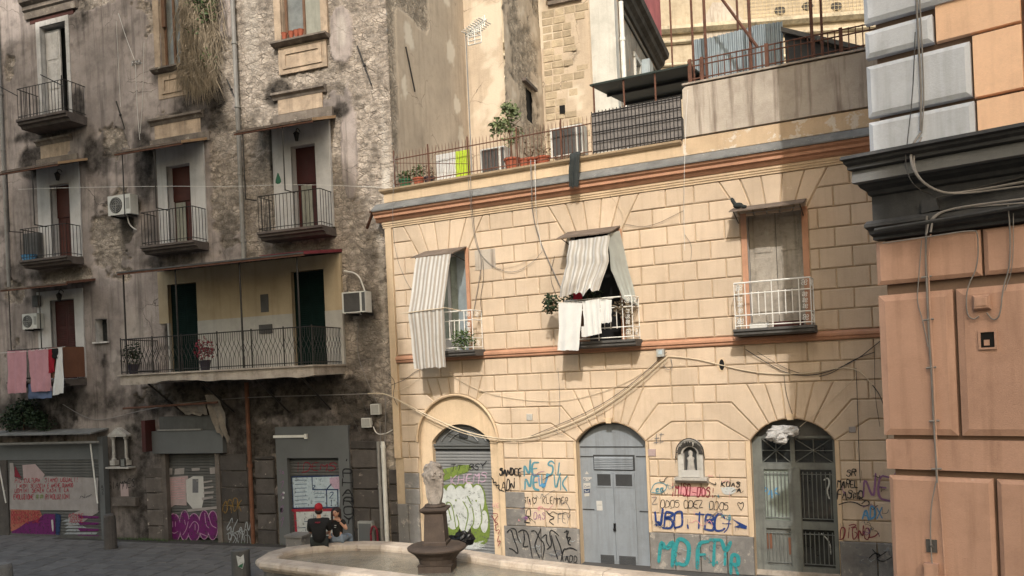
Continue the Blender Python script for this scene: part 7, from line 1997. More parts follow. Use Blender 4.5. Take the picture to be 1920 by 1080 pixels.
for v0, v1, u in ((7.18, 7.665, 1.19), (7.70, 8.475, 1.17), (8.505, 9.3, .77), (9.33, 10.1, 1.17), (10.13, 11.3, 1.17)):
    rblock(u, 1.70, v0, v1, 'r_orange', .008, .10, 'panel', .012); 
    for a, b_ in ((1.74, 3.6), (3.63, 5.5), (5.53, RE)): rblock(a, b_, v0, v1, 'r_orange', .008, .10, 'panel', .012)
mb = MB(); mb.box((-.05, .0, 11.3), (RE, .12, 20)); mb.build('upper_wall', P['r_orange'], RB)
def mitred(prof, mat, name):
    n = len(prof)
    mb = MB(); mb.add([(-max(w_, 0) * .55 - .04, -w_, v) for w_, v in prof] + [(RE, -w_, v) for w_, v in prof], [tuple(range(n)), tuple(range(2 * n - 1, n - 1, -1))] + [(i, i + n, (i + 1) % n + n, (i + 1) % n) for i in range(n)])
    return mb.build(name, P[mat], RB)
mitred([(-.1, 7.175), (.50, 7.165), (.52, 7.12), (.47, 7.10), (.46, 7.07), (.41, 7.04), (.41, 7.00), (.36, 6.985), (-.1, 6.98)], 'r_dark', 'cornice_crown')
pm('r_band', (0.135, 0.137, 0.14), 0.15, 1.0, 0.8, 0.3, 35, 0.15, 0.25, (0.06, 0.06, 0.06))
mitred([(-.1, 6.978), (.34, 6.978), (.35, 6.83), (.31, 6.815), (-.1, 6.81)], 'r_band', 'cornice_band')
mitred([(-.1, 6.808), (.26, 6.808), (.22, 6.77), (.13, 6.73), (.10, 6.68), (.05, 6.66), (.05, 6.345), (-.1, 6.34)], 'r_dark', 'frieze')
mitred([(-.1, 6.338), (.14, 6.335), (.19, 6.29), (.19, 6.25), (.13, 6.21), (.11, 6.16), (.06, 6.13), (.06, 6.09), (-.1, 6.08)], 'r_dark', 'lower_moulding')
for a, b_ in ((-.06, 1.17), (1.20, 3.4), (3.44, RE)): rblock(a, b_, 5.49, 6.06, 'r_brown', .05, .10)
for a, b_ in ((-.06, .83), (.87, 3.2), (3.24, RE)): rblock(a, b_, 3.49, 5.35, 'r_brown', .085, .10)
mb = MB(); mb.box((-.04, .012, 3.04), (RE, .12, 3.43)); mb.build('base_band', P['r_brown'], RB)
for a, b_ in ((-.02, 1.19), (1.23, 3.6), (3.64, RE)): rblock(a, b_, 0.0, 2.95, 'r_brown', .05, .10)
# square niche with cable, painted-over box
u, v = F.uv(1852, 637)
mb = MB(); mb.holes(u - .10, u + .10, v - .12, v + .12, [(u - .075, u + .075, v - .095, v + .095)], -.025, .0); nb = mb.build('niche_frame', P['r_brown'], RB)
mb = MB(); mb.box((u - .075, -.006, v - .095), (u + .075, -.003, v + .095)); mb.build('niche_back', P['dark_void'], nb)
mb = MB(); mb.box((u - .04, -.02, v - .07), (u + .02, -.005, v)); mb.build('niche_socket', P['r_brown'], nb)
jb = thing('junction_box', 'brown painted junction box with looping cables on the orange building', 'junction box', RF, F.p3(1843, 580))
u, v = F.uv(1826, 582); u1, v1 = F.uv(1858, 552)
mb = MB(); mb.bevelled([(u, v), (u1, v), (u1, v1), (u, v1)], .0, -.09, .02); mb.build('casing', P['r_brown'], jb)
mb = MB(); mb.bevelled([(u + .03, v + .04), (u1 - .03, v + .04), (u1 - .03, v1 - .03), (u + .03, v1 - .03)], -.088, -.10, .01); mb.build('lid', P['r_brown'], jb)
u, v = F.uv(1738, 1034); u1, v1 = F.uv(1757, 1012)
mb = MB(); mb.box((u, -.03, v), (u1, .0, v1)); mb.ball(((u + u1) / 2, -.03, (v + v1) / 2), .03, 8, 5); mb.build('socket_plate', P['sheet_grey'], RB)
u, v = F.uv(1738, 1100); u1, v1 = F.uv(1762, 1056)
mb = MB(); mb.box((u, -.12, v), (u1, .0, v1)); mb.build('cable_duct', P['r_brown'], RB)
u, v = F.uv(1730, 402, .07); u1, v1 = F.uv(1762, 372, .07)
mb = MB(); mb.prism([(u, v), (u1, v + .02), (u1 - .03, v1), (u + .01, v1)], -.16, -.05); mb.build('cable_hood', P['r_dark'], RB)
def rc(pts, r, mat, label, w=.06, sm=2):
    return cable('wall_cable', [F.p3(p[0], p[1], (p[2] if len(p) > 2 else w)) for p in pts], r, mat, label, RF, 6, sm)
rc([(1718, -10, .07), (1722, 80, .07), (1727, 160, .07), (1726, 245, .08)], 0.0136, 'cable_grey', 'thick grey cable down the grey quoins')
rc([(1724, -10, .08), (1729, 90, .08), (1733, 190, .08), (1728, 250, .09)], 0.0087, 'cable_grey', 'thinner grey cable twisted beside the thick one on the quoins')
rc([(1716, 60, .07), (1712, 170, .1), (1702, 260, .25), (1696, 310, .55), (1712, 350, .58), (1748, 365, .3)], 0.0062, 'cable_dark', 'loose thin dark cable swinging over the black cornice')
rc([(1726, 250, .08), (1708, 275, .3), (1708, 310, .56), (1728, 342, .56), (1765, 362, .3), (1800, 362, .12), (1925, 340, .09)], 0.0161, 'cable_grey', 'thick grey cable looping over the black cornice')
rc([(1728, 258, .1), (1712, 290, .4), (1716, 325, .58), (1745, 355, .45), (1790, 366, .15), (1925, 348, .09)], 0.0112, 'cable_grey', 'second grey cable looping over the black cornice')
rc([(1755, 372, .12), (1800, 360, .1), (1925, 330, .08)], 0.0112, 'cable_dark', 'dark cable along the black frieze')
rc([(1640, 432, .22), (1780, 410, .22), (1925, 385, .22)], 0.0279, 'r_dark', 'thick dark conduit lying on the lower moulding')
rc([(1745, 435, .22), (1750, 405, .22), (1785, 390, .2), (1925, 372, .2)], 0.0136, 'cable_grey', 'grey cable curving along the lower moulding')
rc([(1737, 440, .22), (1742, 412, .22), (1770, 392, .18), (1925, 380, .2)], 0.0099, 'cable_grey', 'thin grey cable curving beside the conduit')
rc([(1655, 456, .20), (1740, 444, .20), (1825, 431, .2), (1834, 436, .15), (1834, 500, .04), (1812, 540, .03), (1812, 590, .03), (1826, 600, .03), (1836, 592, .03)], 0.0081, 'cable_grey', 'thin conduit running to the painted junction box')
rc([(1890, 385, .2), (1894, 430, .12), (1894, 500, .03), (1880, 540, .03), (1876, 592, .03), (1862, 602, .03), (1850, 586, .04)], 0.0087, 'cable_grey', 'right conduit looping down into the junction box')
rc([(1900, 400, .15), (1900, 500, .03), (1884, 545, .03)], 0.0050, 'cable_grey', 'short thin wire beside the right conduit')
rc([(1738, 405, .2), (1735, 470, .05), (1739, 560, .04), (1742, 640, .04), (1747, 700, .04), (1750, 780, .04), (1755, 850, .05), (1757, 905, .05)], 0.0136, 'cable_grey', 'thick bundled cable running down the rusticated base')
rc([(1745, 440, .2), (1740, 480, .05), (1744, 600, .05), (1750, 700, .05), (1757, 850, .05), (1757, 900, .04), (1766, 980, .04), (1772, 1085, .04)], 0.0099, 'r_brown', 'painted conduit beside the bundled cable')
rc([(1756, 900, .05), (1746, 945, .06), (1744, 1000, .04), (1748, 1060, .06)], 0.0081, 'cable_grey', 'thin cable hanging to the duct at the foot')
rc([(1728, 450, .1), (1722, 530, .05), (1719, 565, .04), (1730, 600, .05), (1740, 650, .05)], 0.0068, 'cable_grey', 'thin side loop of cable at the left of the base')
for k, (x, y) in enumerate(((1737, 520), (1741, 600), (1746, 690), (1752, 790), (1756, 880))):
    p = F.p3(x, y, .045)
    mb = MB(); mb.tube([(p[0] - .06, p[1], p[2]), (p[0] + .06, p[1], p[2] + .01)], .014, 5); mb.build('cable_clip', P['cable_grey'], RB)

# ================================================================== fountain
FO = thing('fountain', 'large low stone fountain basin with carved pedestal in the square', 'fountain', WORLD, (-1.5, 16.8, 0))
OUT = [(-5.84, 18.45), (-5.66, 18.12), (-4.7, 17.52), (-3.67, 16.88), (-1.83, 15.72), (0, 14.55), (2.0, 13.3), (3.4, 12.6), (4.3, 12.9), (4.6, 13.7), (4.0, 14.65), (2.47, 15.7), (1.1, 16.6), (-.17, 17.5), (-1.14, 18.38),
       (-2.53, 19.42), (-3.1, 19.74), (-3.78, 19.95), (-4.43, 19.99), (-5.03, 19.86), (-5.5, 19.6), (-5.8, 19.1)]
RH = .65
def resample(poly, step):
    pts = []
    n = len(poly)
    for i in range(n):
        a, b_ = Vector(poly[i]), Vector(poly[(i + 1) % n])
        k = max(1, int(round((b_ - a).length / step)))
        for j in range(k): pts.append(tuple(a.lerp(b_, j / k)))
    return pts
op = resample(OUT, .85)
def offp(d): return inset(op, d) if d else op
PROF = [(.04, .42), (.02, .46), (-.05, .50), (-.07, .56), (-.05, .62), (.0, RH), (.36, RH), (.40, .62), (.42, .55), (.40, .40)]
rings = [[(p[0], p[1], z) for p in offp(d)] for d, z in PROF]
n = len(op)
for i in range(n):
    j = (i + 1) % n
    mb = MB()
    A = []; B = []
    for r in rings:
        a, b_ = Vector(r[i]), Vector(r[j])
        A.append(tuple(a.lerp(b_, .006))); B.append(tuple(a.lerp(b_, .994)))
    k = len(A)
    dz = random.uniform(-.004, .004)
    mb.add([(p[0], p[1], p[2] + dz) for p in A + B], [tuple(range(k)), tuple(range(2 * k - 1, k - 1, -1))] + [(q, q + k, (q + 1) % k + k, (q + 1) % k) for q in range(k)])
    mb.build('rim_stone', P['basin_stone'], FO)
mb = MB()
o1, o2 = offp(.10), offp(.34)
for i in range(n):
    j = (i + 1) % n
    mb.quad((*o1[i], 0), (*o1[j], 0), (*o1[j], .43), (*o1[i], .43))
mb.build('basin_wall', P['plinth'], FO)
mb = MB()
for i in range(n):
    j = (i + 1) % n
    mb.quad((*o2[i], .02), (*o2[j], .02), (*o2[j], .5), (*o2[i], .5))
mb.add([(*p, .08) for p in o2], [tuple(range(n))])
wl = MB(); oa, ob_ = offp(.405), offp(.425)
for i in range(n):
    j = (i + 1) % n
    wl.quad((*oa[i], .505), (*oa[j], .505), (*oa[j], .545), (*oa[i], .545))
wl.build('waterline_algae', P['leaf_dark'], FO)
mb.build('basin_lining', P['basin_inside'], FO)
mb = MB(); mb.add([(*p, .50) for p in offp(.39)], [tuple(range(n))]); mb.build('water_surface', P['water'], FO, recalc=False)
mb = MB()
o3, o4 = offp(.0), offp(-.35)
for i in range(n):
    j = (i + 1) % n
    mb.hexa([(*o3[i], .0), (*o3[j], .0), (*o4[j], .0), (*o4[i], .0), (*o3[i], .10), (*o3[j], .10), (*o4[j], .10), (*o4[i], .10)])
mb.build('step', P['plinth'], FO)
# pedestal
YP = 17.3
def wz(py, px=815): return EYE + ray(px, py)[2] * YP
XP = ray(818, 1000)[0] * YP
PED = thing_part('pedestal', FO)
q0 = R_(45 - 6)
def sq(prof, name, n_=4, ph=q0, k=1.0, smooth=False, mat='pedestal_stone'):
    s_ = 1 / math.cos(math.pi / n_)
    mb = MB(); mb.lathe([(r * s_, z) for r, z in prof], (XP, YP, 0), n_, 1, k, ph); return mb.build(name, P[mat], PED, smooth=smooth)
sc = YP / FPX
z_b = wz(1024)
sq([(.345, .05), (.345, z_b - .36), (.36, z_b - .34)], 'lower_column')
sq([(.37, z_b - .34), (.40, z_b - .24), (.48, z_b - .14), (.57, z_b - .08), (.61, z_b - .05), (.62, z_b - .02), (.60, z_b + .01), (.54, z_b + .04), (.32, z_b + .05)], 'bowl', 20, 0, .9)
z_s = wz(958)
sq([(.245, z_b + .04), (.245, z_b + .11), (.225, z_b + .13), (.195, z_s - .04), (.215, z_s - .02)], 'shaft')
sq([(.215, z_s - .02), (.245, z_s), (.28, z_s + .04), (.28, z_s + .07), (.22, z_s + .09)], 'capital')
sq([(.20, z_s + .09), (.22, z_s + .11), (.20, z_s + .15)], 'statue_base', 12)
zt_ = wz(866)
def statue():
    N_, M_ = 40, 36
    mb = MB(); H = (zt_ - z_s - .13); zc = z_s + .13
    P_ = []
    for i in range(M_ + 1):
        t_ = i / M_
        wd = .09 + .105 * math.sin(math.pi * min(1, t_ * .62 + .12)) * (1.0 if t_ < .86 else max(.2, 1 - ((t_ - .86) / .16) ** 1.5))
        if t_ > .97: wd *= .6
        dp = .085 + .07 * math.sin(math.pi * t_ * .8)
        for k in range(N_):
            a = 2 * math.pi * k / N_
            x, y = wd * math.cos(a), dp * math.sin(a)
            front = max(0, -math.sin(a))
            # scooped shield below, mask and scrolls above
            if t_ < .62: y += .07 * front * math.cos(a) ** 0 * max(0, 1 - (abs(math.cos(a)) / .8) ** 4) * math.sin(math.pi * t_ / .62)
            if t_ > .55:
                y -= .06 * front * max(0, 1 - (abs(x) / .09)) * max(0, 1 - abs(t_ - .74) / .16)
                x *= 1 + .22 * max(0, 1 - abs(t_ - .72) / .10) * abs(math.cos(a))
            nz = noise.fractal((x * 11, y * 11 + 3, t_ * 10), .8, 2, 4)
            q = .022 * nz * (1.3 if t_ > .55 else .5)
            z = zc + H * t_ + .02 * nz * (t_ > .8)
            P_.append((XP + x * (1 + q * 6) + .012 * math.sin(t_ * 6), YP + y * (1 + q * 5), z))
    fs = []
    for i in range(M_):
        for k in range(N_): fs.append((i * N_ + k, i * N_ + (k + 1) % N_, (i + 1) * N_ + (k + 1) % N_, (i + 1) * N_ + k))
    fs += [tuple(range(N_ - 1, -1, -1)), tuple(range(M_ * N_, (M_ + 1) * N_))]
    mb.add(P_, fs)
    for s_ in (-1, 1):
        mb.tube(smooth_path([(XP + s_ * .165, YP - .05, zc + H * .50), (XP + s_ * .19, YP - .07, zc + H * .66), (XP + s_ * .16, YP - .10, zc + H * .78), (XP + s_ * .12, YP - .11, zc + H * .74), (XP + s_ * .14, YP - .12, zc + H * .67)], 2), .035, 6, .02)
        mb.tube(smooth_path([(XP + s_ * .155, YP - .06, zc + H * .48), (XP + s_ * .145, YP - .09, zc + H * .2), (XP + s_ * .08, YP - .09, zc + .03)], 2), .026, 6)
        mb.ball((XP + s_ * .045, YP - .17, zc + H * .77), .022, 6, 5)
    mb.ball((XP, YP - .19, zc + H * .71), (.025, .035, .04), 6, 5); mb.ball((XP, YP - .16, zc + H * .64), (.05, .04, .03), 8, 5)
    for k in range(7): a = (k - 3) * .3; mb.ball((XP + .17 * math.sin(a), YP - .08, zc + H * (.86 + .08 * math.cos(a))), .045, 7, 5, .15)
    return mb.build('carved_cartouche', P['statue_stone'], PED, smooth=True)
statue()
# black bag on the rim
bx, by = ground(862, 1020, .68)
BG_ = thing('rubbish_bag', 'crumpled black plastic bag lying on the far fountain rim right of the pedestal', 'bag', WORLD, (bx, by, RH))
mb = MB(); rgb = random.Random(9)
for dx, dz, r in ((-.16, .12, .15), (.05, .16, .17), (.2, .14, .14), (0.02, .08, .2)): mb.ball((bx + dx, by, RH + dz), (r, r * .8, min(r, dz)), 12, 8, .22)
mb.build('body', P['black_plastic'], BG_)
mb = MB()
for dx in (-.02, .22): mb.tube([(bx + dx, by, RH + .22), (bx + dx + .04, by - .02, RH + .38)], .06, 5, .012)
mb.build('handle', P['black_plastic'], BG_)

# ================================================================== two people on the rim
def skinned(name, chain, mat, parent, sub=2):
    """chain: {key: (pos, radius)}, links: list of key pairs"""
    nodes, links = chain
    me = bpy.data.meshes.new(name)
    keys = list(nodes)
    me.from_pydata([nodes[k][0] for k in keys], [(keys.index(a), keys.index(b_)) for a, b_ in links], [])
    ob = bpy.data.objects.new(name, me)
    COL.objects.link(ob)
    md_ = ob.modifiers.new('skin', 'SKIN'); md_.use_smooth_shade = True
    for i, k in enumerate(keys):
        r = nodes[k][1]; r = r if isinstance(r, tuple) else (r, r)
        me.skin_vertices[0].data[i].radius = r
    me.skin_vertices[0].data[0].use_root = True
    s_ = ob.modifiers.new('sub', 'SUBSURF'); s_.levels = s_.render_levels = sub
    dg = bpy.context.evaluated_depsgraph_get()
    ev = bpy.data.meshes.new_from_object(ob.evaluated_get(dg))
    bpy.data.objects.remove(ob)
    mb = MB(); mb.add([tuple(v.co) for v in ev.vertices], [tuple(p.vertices) for p in ev.polygons])
    return mb

def place(mb, name, mat, parent, M4, label=None):
    mb.v = [tuple(M4 @ Vector(p)) for p in mb.v]
    return mb.build(name, P[mat], parent, smooth=True, label=label)

def hand(mb, wrist, d, side_, s_=1.0):
    """palm and five bent fingers; d = pointing direction, side_ = thumb direction"""
    d = Vector(d).normalized(); sd2 = Vector(side_).normalized(); nrm = d.cross(sd2).normalized()
    w_ = Vector(wrist)
    mb.ball(tuple(w_ + d * .045 * s_), (.042 * s_, .03 * s_, .042 * s_), 8, 6)
    for k in range(4):
        o = w_ + d * .075 * s_ + sd2 * (.028 - .019 * k) * s_
        L_ = (.065, .075, .07, .055)[k] * s_
        mb.tube([tuple(o - d * .03 * s_), tuple(o), tuple(o + d * L_ * .5 + nrm * .012), tuple(o + d * L_ * .8 + nrm * .04)], .009 * s_, 5, .006)
    o = w_ + d * .02 * s_ + sd2 * .035 * s_
    mb.tube([tuple(o), tuple(o + sd2 * .03 * s_ + d * .02), tuple(o + sd2 * .035 * s_ + d * .055 * s_)], .011 * s_, 5, .007)

def head(mb, c, fwd, r=.098):
    f_ = Vector(fwd).normalized(); s_ = Vector((f_.y, -f_.x, 0)); c = Vector(c)
    mb.ball(tuple(c), (r * .86, r * .95, r * 1.18), 16, 12)
    mb.ball(tuple(c + f_ * r * .35 - Vector((0, 0, r * .62))), (r * .52, r * .52, r * .5), 10, 8)          # jaw
    mb.tube([tuple(c + f_ * r * .88 + Vector((0, 0, r * .12))), tuple(c + f_ * r * 1.12 - Vector((0, 0, r * .22)))], .012, 6, .018)
    for q in (-1, 1): mb.ball(tuple(c + s_ * q * r * .86 - Vector((0, 0, r * .05))), (.018, .022, .034), 7, 5)

# man, seen from behind
mx, my = ground(602, 1021, RH)
M4 = Matrix.Translation((mx, my - .13, RH)) @ Matrix.Rotation(R_(4), 4, 'Z')
MAN = thing('person', 'person in black shirt and red cap sitting on the fountain rim, back turned', 'person', WORLD, (mx, my - .13, RH))
nodes = dict(pel=((0, 0, .11), (.15, .12)), sp=((0, -.01, .32), (.11, .08)), ch=((0, .02, .52), (.12, .075)), nk=((0, .03, .66), .05), hd=((0, .06, .76), .06),
             sl=((-.18, .02, .56), .05), el=((-.235, .10, .33), .045), wl=((-.13, .29, .24), .032), sr=((.18, .02, .56), .05), er=((.235, .10, .33), .045), wr=((.16, .27, .24), .032),
             hl=((-.10, .06, .09), .09), kl=((-.15, .47, .07), .065), al=((-.15, .45, -.38), .042), fl=((-.15, .6, -.44), .036), hr=((.10, .06, .09), .09), kr=((.15, .47, .07), .065), ar=((.15, .45, -.38), .042), fr=((.15, .6, -.44), .036))
links = [('pel', 'sp'), ('sp', 'ch'), ('ch', 'nk'), ('nk', 'hd'), ('ch', 'sl'), ('sl', 'el'), ('el', 'wl'), ('ch', 'sr'), ('sr', 'er'), ('er', 'wr'), ('pel', 'hl'), ('hl', 'kl'), ('kl', 'al'), ('al', 'fl'), ('pel', 'hr'), ('hr', 'kr'), ('kr', 'ar'), ('ar', 'fr')]
mb = skinned('body', (nodes, links), 'skin', MAN)
head(mb, (0, .07, .84), (0, 1, 0)); hand(mb, (-.13, .29, .24), (.3, 1, -.3), (1, -.2, .4)); hand(mb, (.13, .29, .24), (-.3, 1, -.3), (-1, -.2, .4))
place(mb, 'body', 'skin', MAN, M4)
sh_n = dict(pel=((0, 0, .06), (.185, .15)), sp=((0, -.03, .30), (.17, .14)), ch=((0, 0, .52), (.20, .15)), nk=((0, .02, .65), .085), sl=((-.20, .0, .575), .095), el=((-.235, .10, .32), .075), sr=((.20, .0, .575), .095), er=((.235, .10, .32), .075))
mb = skinned('shirt', (sh_n, [('pel', 'sp'), ('sp', 'ch'), ('ch', 'nk'), ('ch', 'sl'), ('sl', 'el'), ('ch', 'sr'), ('sr', 'er')]), 'cloth_black', MAN)
place(mb, 'shirt', 'cloth_black', MAN, M4)
tr_n = dict(pel=((0, .02, .09), (.17, .13)), hl=((-.10, .08, .09), .105), kl=((-.15, .47, .07), .085), al=((-.15, .45, -.33), .07), hr=((.10, .08, .09), .105), kr=((.15, .47, .07), .085), ar=((.15, .45, -.33), .07))
mb = skinned('trousers', (tr_n, [('pel', 'hl'), ('hl', 'kl'), ('kl', 'al'), ('pel', 'hr'), ('hr', 'kr'), ('kr', 'ar')]), 'cloth_dark', MAN)
place(mb, 'trousers', 'cloth_dark', MAN, M4)
mb = MB(); mb.lathe([(.10, 0), (.106, .05), (.10, .10), (.075, .14), (.03, .162), (.0, .165)], (0, .065, .84), 16, .93, 1.02)
mb.add([(-.08, .15, .865), (.08, .15, .865), (.085, .22, .86), (.04, .265, .855), (-.04, .265, .855), (-.085, .22, .86), (-.08, .15, .875), (.08, .15, .875), (.085, .22, .87), (.04, .265, .865), (-.04, .265, .865), (-.085, .22, .87)], [(0, 1, 2, 3, 4, 5), (11, 10, 9, 8, 7, 6)] + [(i, (i + 1) % 6, (i + 1) % 6 + 6, i + 6) for i in range(6)])
place(mb, 'cap', 'cap_red', MAN, M4)
mb = MB(); mb.ball((0, .05, .80), (.09, .088, .07), 12, 8); place(mb, 'hair', 'hair', MAN, M4)
mb = MB(); mb.tube([(-.05, -.115, .555), (.05, -.115, .56)], .006, 4)
for k in range(6): mb.box((-.06 + .021 * k, -.168, .575), (-.046 + .021 * k, -.145, .592))
place(mb, 'shirt_print', 'p_red', MAN, M4)
for s_ in (-1, 1):
    mb = MB(); mb.ball((s_ * .15, .54, -.44), (.05, .13, .05), 10, 7); place(mb, 'shoe', 'cloth_black', MAN, M4)
# woman, turned to the viewer with a hand at her face
wx, wy = ground(633, 1016, RH)
W4 = Matrix.Translation((wx + .02, wy - .02, RH + .01)) @ Matrix.Rotation(R_(166), 4, 'Z')
WOM = thing('person', 'person with long dark red hair and black top, hand raised to face, beside fountain', 'person', WORLD, (wx, wy, RH))
nodes = dict(pel=((0, 0, .10), (.13, .11)), sp=((0, .01, .28), (.10, .085)), ch=((0, 0, .44), (.13, .095)), nk=((0, .02, .56), .042), hd=((0, .04, .64), .05),
             sr=((-.15, .0, .49), .05), er=((-.26, .05, .30), .036), wr=((-.14, .16, .50), .027), sl=((.15, .0, .49), .05), el=((.20, .06, .26), .036), wl=((.10, .22, .16), .027),
             hl=((.08, .0, .08), .085), kl=((.16, -.38, .08), .06), al=((.16, -.36, -.34), .04), fl=((.16, -.5, -.42), .033), hr=((-.08, .0, .08), .085), kr=((-.14, -.38, .08), .06), ar=((-.14, -.36, -.34), .04), fr=((-.14, -.5, -.42), .033))
mb = skinned('body', (nodes, links), 'skin', WOM)
head(mb, (.0, .06, .71), (.10, 1, 0), .09)
hand(mb, (-.14, .16, .50), (.25, -.1, 1), (1, .2, 0), .9); hand(mb, (.10, .22, .16), (-.4, 1, -.2), (-1, 0, .3), .9)
place(mb, 'body', 'skin', WOM, W4)
sh_n = dict(pel=((0, 0, .07), (.145, .125)), sp=((0, .01, .28), (.125, .105)), ch=((0, 0, .44), (.15, .115)), nk=((0, .01, .53), .06), sr=((-.155, .0, .48), .068), er=((-.215, .03, .38), .062), sl=((.155, .0, .48), .068), el=((.18, .03, .38), .062))
mb = skinned('top', (sh_n, [('pel', 'sp'), ('sp', 'ch'), ('ch', 'nk'), ('ch', 'sl'), ('sl', 'el'), ('ch', 'sr'), ('sr', 'er')]), 'cloth_black', WOM)
place(mb, 'shirt', 'cloth_black', WOM, W4)
tr_n = dict(pel=((0, 0, .07), (.15, .12)), hl=((.08, -.03, .08), .10), kl=((.16, -.38, .08), .078), al=((.16, -.36, -.30), .06), hr=((-.08, -.03, .08), .10), kr=((-.14, -.38, .08), .078), ar=((-.14, -.36, -.30), .06))
mb = skinned('jeans', (tr_n, [('pel', 'hl'), ('hl', 'kl'), ('kl', 'al'), ('pel', 'hr'), ('hr', 'kr'), ('kr', 'ar')]), 'denim', WOM)
place(mb, 'jeans', 'denim', WOM, W4)
mb = MB(); mb.ball((0, .035, .745), (.10, .10, .10), 14, 10)
for s_ in (-1, 1): mb.tube(smooth_path([(s_ * .04, .03, .82), (s_ * .10, .05, .74), (s_ * .105, .06, .62), (s_ * .10, .07, .48)], 2), .038, 7, .022)
mb.tube([(0, -.03, .76), (0, -.075, .6), (0, -.08, .46)], .09, 8, .06)
place(mb, 'hair', 'hair', WOM, W4)
mb = MB()
for s_ in (-1, 1): mb.ball((s_ * .034 + .008, .143, .72), (.013, .006, .007), 6, 4); mb.tube([(s_ * .034 - .012, .143, .738), (s_ * .034 + .022, .143, .738)], .004, 4)
place(mb, 'eyes', 'hair', WOM, W4)
mb = MB(); mb.ball((.012, .142, .655), (.024, .008, .008), 8, 4); place(mb, 'mouth', 'cap_red', WOM, W4)
mb = MB(); mb.box((-.03, .118, .40), (.02, .124, .42)); mb.box((-.02, .120, .36), (.03, .126, .372)); place(mb, 'shirt_print', 'p_white', WOM, W4)

# ================================================================== cables on the facades
F = MF
def mc_(pts, r, mat, label, w=.03, sm=2, name='wall_cable', F_=None):
    F_ = F_ or MF
    return cable(name, [F_.p3(p[0], p[1], (p[2] if len(p) > 2 else w)) for p in pts], r, mat, label, F_, 5, sm)
mc_([(690, 738, .10), (722, 737, .15), (760, 757, .12), (800, 778, .1), (860, 806, .08), (925, 822, .06), (982, 824, .06), (1050, 803, .06), (1120, 772, .06), (1190, 722, .06), (1235, 682, .06), (1252, 668, .06)], 0.0173, 'cable_cream', 'thick cream cable sagging across the first two arches')
mc_([(735, 744, .14), (800, 783, .1), (862, 812, .08), (930, 826, .07), (985, 828, .07), (1052, 808, .07), (1122, 778, .07), (1192, 728, .07), (1252, 674, .07)], 0.0108, 'cable_cream', 'second cream cable just below the thick one')
mc_([(985, 822), (1120, 766), (1200, 708), (1250, 660)], 0.0072, 'cable_dark', 'thin dark cable tied to the thick cream one', .05)
mc_([(840, 700), (900, 735), (985, 752), (1075, 752), (1180, 718), (1250, 664)], 0.0065, 'cable_cream', 'thin cable sagging above the thick cream one')
mc_([(1252, 668), (1300, 672), (1350, 684), (1400, 696), (1450, 702), (1520, 700), (1580, 688), (1612, 694), (1636, 722)], 0.0115, 'cable_cream', 'cream cable running right from the small cable box')
mc_([(1398, 655, .1), (1440, 682), (1478, 702), (1530, 705), (1600, 680), (1650, 640)], 0.0086, 'cable_dark', 'dark cable leading from under the shuttered window')
mc_([(1420, 660, .1), (1470, 690), (1500, 700)], 0.0058, 'cable_dark', 'short dark wire under the shuttered window balcony')
mc_([(1500, 800, .04), (1560, 750), (1620, 690)], 0.0050, 'cable_cream', 'thin wire slanting above the glazed door arch')
mc_([(1605, 690), (1608, 760), (1611, 860), (1613, 905)], 0.0072, 'cable_dark', 'dark vertical cable right of the glazed door')
mc_([(1636, 722), (1650, 740), (1660, 770)], 0.0086, 'cable_dark', 'short dark cable end near the orange building')
mc_([(1640, 650), (1640, 740), (1650, 800)], 0.0050, 'cable_dark', 'thin vertical wire next to the orange building')
mc_([(882, 330, .36), (884, 372, .42), (886, 400, .12), (892, 450, .04), (905, 486, .04), (896, 540, .04), (887, 590, .04)], 0.0086, 'cable_grey', 'grey cable dropping from the terrace past the cement patch')
mc_([(878, 335, .36), (882, 385, .42), (890, 455, .04), (905, 484, .04), (935, 506, .04), (965, 512, .04), (1000, 492, .04), (1016, 472, .04)], 0.0065, 'cable_grey', 'thin cable looping between the two left windows')
mc_([(925, 503), (960, 500), (985, 490), (1012, 470)], 0.0043, 'cable_cream', 'thin cream wire between the two left windows', .035)
mc_([(995, 300, .2), (997, 360, .42), (998, 400, .12), (1012, 450, .05), (1022, 474, .05), (1036, 505, .05), (1052, 540, .05)], 0.0130, 'cable_grey', 'thick grey cable running from the terrace to the middle window')
mc_([(1003, 300, .2), (1004, 365, .42), (1006, 410, .12), (1016, 470, .05)], 0.0072, 'cable_white', 'white cable beside the thick grey one on the cornice')
mc_([(1290, 168, .12), (1286, 230, .12), (1284, 290, .42), (1283, 330, .40), (1282, 400, .1), (1284, 470, .04)], 0.0058, 'cable_white', 'white cord hanging from the terrace corner down the wall')
mc_([(1284, 440), (1298, 460), (1295, 490)], 0.0050, 'cable_grey', 'short loose wire end on the upper wall', .03)
mc_([(1143, 365, .38), (1150, 375, .05), (1166, 395), (1170, 420)], 0.0050, 'cable_cream', 'thin wire above the middle canopy')
mc_([(1046, 690), (1050, 740), (1049, 795)], 0.0058, 'cable_grey', 'thin vertical cable between first and second arch', .03)
mc_([(1043, 805), (1046, 815), (1056, 815), (1060, 803)], 0.0058, 'cable_grey', 'small loose cable loop beside the second arch', .07)
mc_([(740, 292, .06), (737, 360, .2), (736, 420, .42), (742, 480, .05), (762, 530), (776, 548)], 0.0058, 'cable_grey', 'cord hanging at the left corner of the yellow building')
mc_([(733, 722), (760, 712), (780, 695), (800, 690)], 0.0065, 'cable_dark', 'dark wire left below the striped curtain')
mc_([(733, 735), (762, 728), (790, 705)], 0.0058, 'cable_cream', 'thin wire meeting the thick cable at the left corner')
mc_([(1040, 480), (1030, 520), (1044, 556)], .006, 'cable_dark', 'thin dark wire left of the middle window')
mc_([(905, 486), (908, 520), (900, 560), (904, 592)], .006, 'cable_dark', 'thin dark wire hanging from the cement patch')
